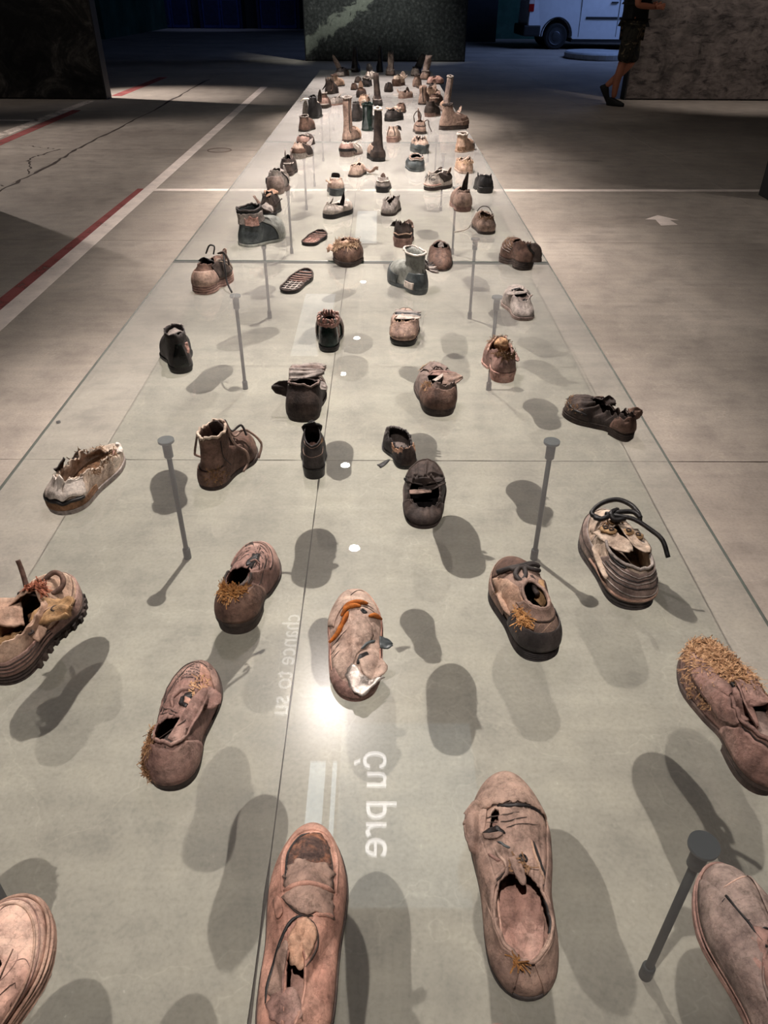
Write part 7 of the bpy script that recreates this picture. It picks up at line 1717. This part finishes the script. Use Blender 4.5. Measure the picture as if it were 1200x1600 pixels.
worn('crumpled_shoe', 'dark crumpled shoe with a peaked pale-edged collar on the left rim', -0.574, 4.806, 6, 0.20, 0.094, 229, h=0.075, col='umber', solecol='umber', incol='black', N=72, M=16, crumple=0.010, ts=0.02,
     ex=(('flap', (-0.02, -0.02, 0.08), (0.3, 0.2, 1), FW, 0.05, 0.055, 'dust', dict(curl=0.4, seed=3)), ('flap', (0.025, -0.02, 0.08), (-0.2, 0.2, 1), FW, 0.05, 0.055, 'grey', dict(curl=0.4, seed=5)), ('seam', (PI - 1.4, PI + 0.2), 0.6, 'dust', 0.004)))
worn('low_shoe', 'tan-topped brown shoe with a light heel, left rim before the second seam', -0.566, 5.363, 22, 0.21, 0.104, 231, h=0.06, hh=0.024, col='beige', solecol='dust', incol='umber', N=72, M=16, heel_w=1.0,
     ex=(('heelov', 'brown', 0.35), ('ov', 'dark_side', 0.9, 2.0, 0.0, 0.95, 'umber'), ('flap', (0.03, 0.03, 0.07), (0.3, 0.5, 0.4), RT, 0.04, 0.05, 'dust', dict(curl=0.5, seed=4))))
worn('leather_shoe', 'dark slate shoe with a banded pale collar, right of the centre line', 0.223, 4.963, -4, 0.20, 0.124, 233, h=0.065, col='slate', solecol='slate', incol='umber', N=72, M=16, heel_p=3.0, bulge=0.08,
     ex=(('seam', (0, 2 * PI), 0.78, 'dust', 0.005), ('seam', (0, 2 * PI), 0.92, 'taupe', 0.005), ('flap', (0.04, 0.02, 0.06), (0.3, 0.1, 1), FW, 0.03, 0.025, 'umber', dict(seed=3))))
worn('slip_on_shoe', 'beige crumpled shoe on a dark bowl-shaped base, behind the slate shoe', 0.282, 5.577, -8, 0.20, 0.124, 235, h=0.06, col='beige', solecol='slate', incol='umber', N=72, M=16, heel_p=2.8, ts=0.028, crumple=0.012, bulge=0.06, jag=0.018,
     ex=(('ov', 'dark_base', 1.4, 4.9, 0.0, 0.35, 'slate', dict(off=0.005)), ('flap', (-0.04, -0.03, 0.07), (0.3, 0.6, 0.3), RT, 0.03, 0.04, 'umber', dict(curl=0.8, seed=3))))
worn('shoe_remains', 'frayed straw-edged shoe remains on the right rim, just behind the glossy black shoe', 0.523, 4.913, -5, 0.19, 0.108, 237, h=0.05, col='tan', solecol='beige', incol='black', N=72, M=16, crumple=0.014, jag=0.024, op=(0.1, 0.75), bw=0.75,
     ex=(('straw', [(0, 2 * PI, 0.6, 1.0)], 220, lambda: straw_mat('straw_pale', (130, 100, 74), (184, 152, 122), (212, 186, 158))), ('flap', (-0.02, 0.0, 0.06), (0.9, 0.2, 0.3), FW, 0.03, 0.06, 'beige', dict(curl=0.3, seed=2)), ('flap', (-0.02, -0.05, 0.05), (1, 0, 0), (0, 1, 0.3), 0.016, 0.05, 'black', dict(seed=5))))
worn('low_boot', 'tan ankle boot with a white-rimmed dark opening on the right rim', 0.535, 5.650, 32, 0.20, 0.100, 239, h=0.062, boot=0.035, top=1.05, cat='boot', col='tan', solecol='tan', incol='black', N=72, M=16,
     ex=(('rim', 'white', 0.006), ('toeov', 'dust', 0.35), ('straw', [(PI - 0.8, PI + 0.2, 0.0, 0.3)], 60, DK)))
worn('hiking_boot', 'chunky brown hiking boot pointing right on the right side of the third sheet', 0.470, 6.668, 66, 0.26, 0.110, 241, h=0.085, boot=0.06, top=0.92, cat='boot', col='taupe', solecol='umber', incol='black', N=72, M=16, ts=0.028, grooves=2,
     ex=(('seam', (-1.6, 1.6), 0.2, 'beige', 0.004), ('toeov', 'brown', 0.4), ('rim', 'umber', 0.006), ('flap', (0.0, 0.03, 0.12), (0.1, 0.6, 0.6), RT, 0.05, 0.05, 'beige', dict(curl=0.5, seed=3))))
worn('laced_shoe', 'taupe shoe with looped laces standing up, left of the hiking boot', 0.311, 6.434, -3, 0.21, 0.104, 243, h=0.065, col='taupe', solecol='umber', incol='umber', N=72, M=16, ts=0.018,
     ex=(('lace', ((-0.045, 0.0, 0.07), (-0.05, 0.0, 0.12), (-0.02, 0.0, 0.15), (0.005, 0.0, 0.12), (0.0, 0.0, 0.08)), 0.004, 'umber'), ('lace', ((0.03, 0.0, 0.075), (0.06, 0.0, 0.085), (0.068, -0.02, 0.05), (0.09, -0.04, 0.008)), 0.004, 'umber'), ('flap', (0.0, 0.02, 0.07), (-0.2, 0.2, 1), RT, 0.022, 0.10, 'taupe', dict(seed=3, name='upright_tongue')), ('seam', (PI - 1.3, PI + 1.3), 0.5, 'umber', 0.003)))
worn('leather_shoe', 'dark red-brown heeled shoe wedged behind the looped laces', 0.405, 7.402, 30, 0.22, 0.104, 245, h=0.07, hh=0.02, col='umber', solecol='mauve', incol='black', N=60, M=14, boot=0.02,
     ex=(('heelov', 'umber', 0.6),))
worn('tall_boot', 'tall slim dark boot with a white top rim, nearest of the tall boots', -0.011, 5.290, -12, 0.21, 0.112, 247, h=0.075, boot=0.20, top=0.72, cat='boot', col='umber', solecol='soleblk', incol='black', N=72, M=16, ts=0.024, op=(0.04, 0.46), bw=0.56, grooves=1,
     ex=(('rim', 'white', 0.007), ('heelov', 'umber', 0.45), ('seam', (PI - 1.4, PI + 1.4), 0.12, 'dust', 0.003), ('ov', 'pale_side', -2.2, -0.9, 0.1, 0.8, 'beige')))
worn('leather_shoe', 'round taupe shoe with a flat mauve heel, right of the white-rimmed tall boot', 0.077, 6.040, 8, 0.20, 0.106, 249, h=0.065, hh=0.026, col='beige', solecol='mauve', incol='umber', N=60, M=14, heel_w=1.0,
     ex=(('vseam', PI - 0.3, (0.1, 1.0), 'umber', 0.004), ('vseam', PI + 0.5, (0.1, 1.0), 'umber', 0.003), ('flap', (0.03, 0.03, 0.07), (0.3, 0.3, 1), RT, 0.05, 0.03, 'char', dict(curl=0.9, seed=3))))
worn('tall_boot', 'tall taupe boot with a crumpled ankle, standing left beside a dark boot', -0.268, 6.060, 26, 0.22, 0.094, 251, h=0.07, boot=0.20, top=0.98, cat='boot', col='taupe', solecol='umber', incol='black', N=72, M=16, op=(0.03, 0.44),
     ex=(('rim', 'dust', 0.006), ('toeov', 'tan', 0.7), ('straw', [(-0.8, 0.8, 0.5, 0.95)], 90, DK), ('vseam', 2.2, (0.6, 1.4), 'char', 0.004)))
worn('laced_boot', 'dark boot with a looping white lace, half hidden behind the left tall boot', -0.240, 7.100, 28, 0.22, 0.100, 253, h=0.075, boot=0.05, top=0.9, cat='boot', col='char', solecol='black', incol='black', N=60, M=14,
     ex=(('lace', ((0.0, 0.03, 0.13), (0.04, 0.03, 0.15), (0.06, 0.02, 0.11), (0.05, 0.0, 0.07)), 0.005, 'white'),))
worn('sneaker', 'white-laced sneaker with a grey heel block just before the second seam', -0.258, 5.450, 30, 0.22, 0.104, 255, h=0.055, hh=0.022, col='white', solecol='grey', incol='umber', N=72, M=16, heel_w=1.0,
     ex=(('heelov', 'mauve', 0.8), ('ov', 'black_band', PI - 1.5, PI + 2.0, 0.0, 0.22, 'black', dict(off=0.006)), ('flap', (0.0, 0.02, 0.07), (0.7, 0.4, 0.2), FW, 0.03, 0.07, 'white', dict(curl=0.4, seed=3))))
worn('wellington_boot', 'glossy dark green rubber boot standing upright among the tall boots', -0.125, 6.580, 16, 0.23, 0.108, 257, h=0.085, boot=0.085, top=1.0, cat='boot', col='green', solecol='green', incol='black', N=72, M=16, op=(0.03, 0.46), bw=0.8,
     ex=(('rim', 'green', 0.007), ('ov', 'shiny_back_strip', PI - 0.3, PI + 0.3, 0.0, 1.15, 'slate'), ('flap', (-0.045, -0.03, 0.15), (-0.4, 0.3, 1), FW, 0.03, 0.03, 'dust', dict(seed=3))))
worn('leather_shoe', 'dark crushed box-like shoe on the left rim right behind the second seam', -0.572, 5.827, 16, 0.21, 0.100, 259, h=0.055, hh=0.02, col='umber', solecol='umber', incol='umber', N=60, M=14, crumple=0.012, sag=((0.3, 0.3, 0.3),),
     ex=(('heelov', 'mauve', 0.6), ('seam', (0, 2 * PI), 0.95, 'dust', 0.004)))
worn('low_boot', 'brown open-topped low boot on the left rim, behind the box-like shoe', -0.625, 6.526, 18, 0.21, 0.104, 261, h=0.07, boot=0.02, top=1.0, cat='boot', col='brown', solecol='umber', incol='black', N=60, M=14,
     ex=(('rim', 'dust', 0.004), ('flap', (0.0, -0.06, 0.08), (0.0, 0.2, 1), RT, 0.015, 0.025, 'dust', dict(seed=2))))
worn('collapsed_boot', 'black boot collapsed under folded white flaps, left of the tall boots', -0.600, 7.239, 8, 0.23, 0.120, 263, h=0.11, boot=0.04, top=0.8, cat='boot', col='black', solecol='soleblk', incol='black', N=60, M=14, crumple=0.008,
     ex=(('flap', (-0.02, -0.05, 0.15), (-1, 0.1, 0.1), FW, 0.08, 0.10, 'white', dict(curl=-0.8, seed=3)), ('flap', (-0.085, -0.02, 0.0), (0.1, 0.0, 1), (1, 0.3, 0), 0.05, 0.13, 'dust', dict(curl=0.2, seed=4, shape=0.2)), ('flap', (0.0, -0.06, 0.145), (0.8, 0.2, -0.2), FW, 0.06, 0.06, 'white', dict(curl=-0.5, seed=6)), ('flap', (0.035, 0.05, 0.11), (0.1, 0.1, 1), RT, 0.04, 0.10, 'umber', dict(curl=0.3, seed=7))))
worn('leather_shoe', 'brown shoe with a pale banded heel on the left rim, behind the collapsed black boot', -0.560, 7.922, 10, 0.22, 0.110, 265, h=0.075, hh=0.018, col='brown', solecol='umber', incol='black', N=60, M=14, boot=0.02,
     ex=(('heelov', 'mauve', 0.7), ('seam', (PI - 1.3, PI + 1.3), 0.05, 'dust', 0.007), ('rim', 'dust', 0.006)))
worn('sneaker', 'small white-streaked sneaker tucked right of the banded brown shoe', -0.490, 8.150, 30, 0.20, 0.09, 267, h=0.055, col='dust', solecol='mauve', incol='umber', N=60, M=14,
     ex=(('flap', (0.0, 0.0, 0.06), (0.7, 0.4, 0.3), FW, 0.05, 0.06, 'white', dict(curl=0.5, seed=3)),))
worn('crumpled_shoe', 'straw-topped crumpled black shoe behind the nearest tall boot', 0.050, 7.113, 34, 0.22, 0.112, 269, h=0.06, col='char', solecol='soleblk', incol='umber', N=60, M=14, ts=0.024, crumple=0.014,
     ex=(('straw', [(-2.2, 1.2, 0.4, 1.0)], 160, lambda: straw_mat('straw_pale', (130, 100, 74), (184, 152, 122), (212, 186, 158))), ('flap', (-0.02, 0.0, 0.08), (0.2, 0.7, 0.2), RT, 0.10, 0.09, 'beige', dict(curl=-0.4, seed=3, ripple=0.3)), ('flap', (-0.02, -0.02, 0.08), (-0.7, 0.1, 0.2), FW, 0.06, 0.06, 'tan', dict(curl=-0.4, seed=5))))
worn('leather_shoe', 'small round brown shoe alone right of the straw-topped shoe', 0.176, 7.643, 2, 0.18, 0.10, 271, h=0.06, col='brown', solecol='umber', incol='umber', N=60, M=14, crumple=0.006)
worn('tall_boot', 'tall dark boot with a leaning shaft, middle of the third sheet', -0.025, 8.136, -6, 0.22, 0.096, 273, h=0.075, boot=0.18, top=0.82, cat='boot', col='umber', solecol='soleblk', incol='black', N=60, M=14, lean=-0.10,
     ex=(('heelov', 'char', 0.5), ('seam', (PI - 1.3, PI + 1.3), 0.45, 'dust', 0.005), ('ov', 'pale_side', -2.2, -1.2, 0.5, 0.95, 'dust')))
worn('layered_shoe', 'tan shoe with a layered striped heel behind the green boot', -0.190, 8.128, 12, 0.21, 0.106, 275, h=0.055, col='tan', solecol='soletan', incol='umber', N=60, M=14, ts=0.03, grooves=2,
     ex=(('flap', (0.02, 0.0, 0.06), (0.5, 0.3, 0.4), FW, 0.06, 0.05, 'dust', dict(curl=0.5, seed=3)),))
worn('leather_shoe', 'dark brown shoe with an upright tan tongue behind the striped heel', -0.225, 8.803, 8, 0.20, 0.102, 277, h=0.06, col='brown', solecol='umber', incol='umber', N=60, M=14, ts=0.02,
     ex=(('flap', (-0.01, 0.02, 0.06), (0.0, 0.2, 1), RT, 0.055, 0.085, 'tan', dict(curl=0.3, seed=3)), ('heelov', 'umber', 0.6)))
worn('leather_shoe', 'small square brown shoe left of the upright tan tongue', -0.315, 9.523, 4, 0.18, 0.082, 279, h=0.045, col='brown', solecol='umber', incol='umber', N=48, M=12)
worn('sneaker', 'round-mouthed sneaker with pale trim on the far sheet, left of centre', -0.193, 9.866, 10, 0.22, 0.12, 281, h=0.075, col='char', solecol='black', incol='umber', N=60, M=14,
     ex=(('rim', 'dust', 0.008), ('flap', (0.0, -0.06, 0.06), (0.7, 0.2, 0.2), UP, 0.03, 0.07, 'white', dict(seed=3)), ('lace', ((-0.05, 0, 0.07), (-0.02, -0.04, 0.10), (0.03, -0.04, 0.10), (0.05, 0, 0.07)), 0.005, 'dust')))
worn('crumpled_shoe', 'curled brown shoe with a small raised peak, right of the leaning tall boot', 0.190, 8.770, 40, 0.20, 0.094, 283, h=0.05, col='taupe', solecol='mauve', incol='black', N=60, M=14, crumple=0.014,
     ex=(('flap', (0.01, 0.01, 0.05), (0.1, 0.2, 1), RT, 0.05, 0.05, 'umber', dict(curl=0.5, seed=3)), ('flap', (-0.04, -0.05, 0.04), (-0.6, -0.1, 0.4), FW, 0.04, 0.05, 'beige', dict(curl=0.5, seed=5))))
worn('leather_shoe', 'dark heart-shaped heel of a shoe just behind the third seam', 0.075, 9.340, 2, 0.20, 0.106, 285, h=0.07, col='umber', solecol='umber', incol='umber', N=48, M=12,
     ex=(('vseam', PI, (0.5, 1.0), 'black', 0.005),))
worn('low_shoe', 'cream shoe with a white crumpled tip arching over a brown heel', 0.150, 9.95, 26, 0.24, 0.11, 287, h=0.075, col='cream', solecol='brown', incol='umber', N=60, M=14, ts=0.03,
     ex=(('heelov', 'brown', 0.5), ('flap', (0.02, 0.05, 0.08), (0.4, 0.3, 0.9), RT, 0.08, 0.07, 'white', dict(curl=0.9, seed=3)), ('flap', (0.05, 0.03, 0.07), (0.9, 0.0, 0.3), FW, 0.05, 0.06, 'white', dict(curl=0.8, seed=5))))
worn('hiking_boot', 'brown boot with a folded pale-striped shaft behind the small dark heeled shoe', 0.395, 8.250, 12, 0.23, 0.104, 289, h=0.09, boot=0.05, top=1.1, cat='boot', col='taupe', solecol='umber', incol='umber', N=60, M=14, crumple=0.010,
     ex=(('vseam', PI - 0.2, (0.1, 1.2), 'umber', 0.006), ('flap', (-0.05, 0.02, 0.13), (-0.7, 0.1, 0.4), FW, 0.06, 0.06, 'umber', dict(curl=-0.4, seed=3))))
worn('walking_shoe', 'striped-soled brown shoe right of the folded pale-striped boot', 0.490, 8.161, 24, 0.23, 0.108, 291, h=0.065, col='brown', solecol='umber', incol='umber', N=60, M=14, ts=0.03, grooves=2,
     ex=(('flap', (0.0, 0.02, 0.08), (0.2, 0.5, 0.5), RT, 0.06, 0.05, 'taupe', dict(curl=0.5, seed=3)), ('seam', (PI - 1.3, PI + 1.3), 0.45, 'beige', 0.005)))
worn('bulky_shoe', 'bulky tan shoe lying across the folded boot on the third seam', 0.430, 8.70, 50, 0.22, 0.12, 293, h=0.085, col='tan', solecol='taupe', incol='umber', N=60, M=14, crumple=0.014,
     ex=(('flap', (0.0, 0.02, 0.08), (0.6, 0.3, 0.6), RT, 0.10, 0.07, 'beige', dict(curl=0.6, seed=3)),))
worn('tall_boot', 'very slim tall grey boot on the right rim with a flat pale top', 0.605, 7.705, -10, 0.22, 0.082, 295, h=0.07, boot=0.20, top=0.95, cat='boot', col='grey', solecol='umber', incol='dust', N=60, M=14, op=(0.03, 0.44), bw=0.74, lean=0.10,
     ex=(('rim', 'dust', 0.006), ('ov', 'tan_ankle', -2.0, -0.2, 0.3, 0.95, 'tan')))
worn('leather_shoe', 'stubby taupe shoe with an open collar on the far sheet, right of centre', 0.409, 9.902, 4, 0.21, 0.112, 297, h=0.065, col='taupe', solecol='taupe', incol='umber', N=60, M=14, boot=0.03, top=0.8, ts=0.02,
     ex=(('rim', 'umber', 0.006),))
worn('crumpled_shoe', 'pale pink-grey crumpled shoe at the far right of the last sheet', 0.545, 10.20, 66, 0.22, 0.11, 299, h=0.065, col='fringe', solecol='umber', incol='umber', N=60, M=14, crumple=0.014,
     ex=(('flap', (0.0, -0.03, 0.05), (0.3, -0.4, -0.2), RT, 0.08, 0.06, 'umber', dict(seed=3)),))
worn('leather_shoe', 'tiny dark brown shoe on the right rim just behind the third seam', 0.587, 9.510, -8, 0.17, 0.088, 301, h=0.05, col='umber', solecol='umber', incol='umber', N=48, M=12)
# back row
worn('collapsed_boot', 'black boot with a bent shaft leaning left, first in the farthest row', -0.571, 11.083, 30, 0.24, 0.13, 303, h=0.08, cat='boot', col='char', solecol='umber', incol='black', N=60, M=14, crumple=0.010,
     ex=(('flap', (-0.04, 0.0, 0.07), (-0.55, 0.1, 0.85), RT, 0.07, 0.19, 'grey', dict(curl=0.15, seed=3, shape=0.4, name='bent_shaft')), ('flap', (0.04, 0.03, 0.07), (0.9, 0.3, 0.2), FW, 0.10, 0.12, 'black', dict(curl=-0.3, seed=5)), ('toeov', 'brown', 0.5), ('heelov', 'dust', 0.4)))
worn('tall_boot', 'black tapering tall boot standing in the dark, left of two in the farthest row', -0.364, 11.72, 4, 0.22, 0.13, 305, h=0.10, boot=0.17, top=0.55, cat='boot', col='black', solecol='black', incol='black', N=48, M=12, bw=0.66)
worn('low_boot', 'dark-shafted boot with a white striped heel in the farthest row', -0.175, 10.773, 24, 0.22, 0.11, 307, h=0.06, cat='boot', col='white', solecol='dust', incol='umber', N=60, M=14, hh=0.012,
     ex=(('flap', (-0.04, 0.06, 0.05), (-0.35, 0.3, 0.9), RT, 0.09, 0.12, 'black', dict(curl=0.2, seed=3, shape=0.3)), ('vseam', PI - 0.5, (0.1, 1.0), 'umber', 0.006), ('vseam', PI + 0.3, (0.1, 1.0), 'brown', 0.006)))
worn('tall_boot', 'black slim tall boot standing in the dark, right of two in the farthest row', -0.018, 11.72, -2, 0.22, 0.10, 309, h=0.10, boot=0.19, top=0.55, cat='boot', col='black', solecol='black', incol='black', N=48, M=12, bw=0.66)
worn('gathered_boot', 'grey gathered fabric boot with an upright frilled shaft in the farthest row', 0.118, 11.250, 0, 0.22, 0.13, 311, h=0.075, boot=0.15, top=0.8, cat='boot', col='grey', solecol='umber', incol='black', N=60, M=14, crumple=0.012, jag=0.03,
     ex=(('vseam', PI - 0.5, (0.4, 1.3), 'dust', 0.006), ('vseam', PI + 0.1, (0.4, 1.4), 'dust', 0.005), ('vseam', PI + 0.6, (0.4, 1.3), 'dust', 0.006), ('seam', (PI - 1.2, PI + 1.2), 0.6, 'dust', 0.008)))
worn('worn_boot', 'black boot with a pale round heel and shaft leaning right, farthest row', 0.430, 11.238, 14, 0.23, 0.13, 313, h=0.09, cat='boot', col='black', solecol='umber', incol='black', N=60, M=14,
     ex=(('heelov', 'dust', 0.75), ('flap', (0.02, 0.02, 0.09), (0.42, 0.1, 0.9), (1, 0, -0.4), 0.09, 0.17, 'black', dict(curl=0.1, seed=3, shape=0.1, name='leaning_shaft'))))
worn('worn_boot', 'grey boot with a thick upright shaft at the right end of the farthest row', 0.530, 10.736, 10, 0.23, 0.13, 315, h=0.09, boot=0.15, top=0.98, cat='boot', col='grey', solecol='umber', incol='black', N=60, M=14, lean=0.18, crumple=0.010,
     ex=(('seam', (PI - 1.2, PI + 1.2), 0.95, 'dust', 0.008), ('heelov', 'taupe', 0.5)))
worn('low_boot', 'tan boot with two round openings on the far left rim', -0.575, 9.844, 36, 0.22, 0.11, 317, h=0.07, boot=0.03, top=0.9, cat='boot', col='tan', solecol='umber', incol='umber', N=60, M=14,
     ex=(('rim', 'brown', 0.007), ('flap', (-0.05, -0.06, 0.08), (-0.9, 0.1, 0.2), FW, 0.06, 0.06, 'tan', dict(curl=-0.3, seed=3))))
worn('torn_boot', 'torn dark boot with hanging strips on the far left rim behind the third seam', -0.575, 9.100, 20, 0.22, 0.12, 319, h=0.08, boot=0.04, top=1.0, cat='boot', col='umber', solecol='umber', incol='black', N=60, M=14, crumple=0.010, jag=0.03,
     ex=(('flap', (-0.05, -0.03, 0.10), (-0.3, -0.2, -1), FW, 0.04, 0.08, 'umber', dict(seed=3)), ('flap', (0.02, -0.06, 0.10), (0.2, -0.3, -1), RT, 0.04, 0.08, 'mauve', dict(seed=5))))
worn('dusty_slipper', 'small dark shoe sitting just left of the sneaker with pale trim', -0.300, 10.30, 10, 0.18, 0.08, 321, h=0.045, col='umber', solecol='umber', incol='umber', N=48, M=12)
for s in SHOES: s.rest()
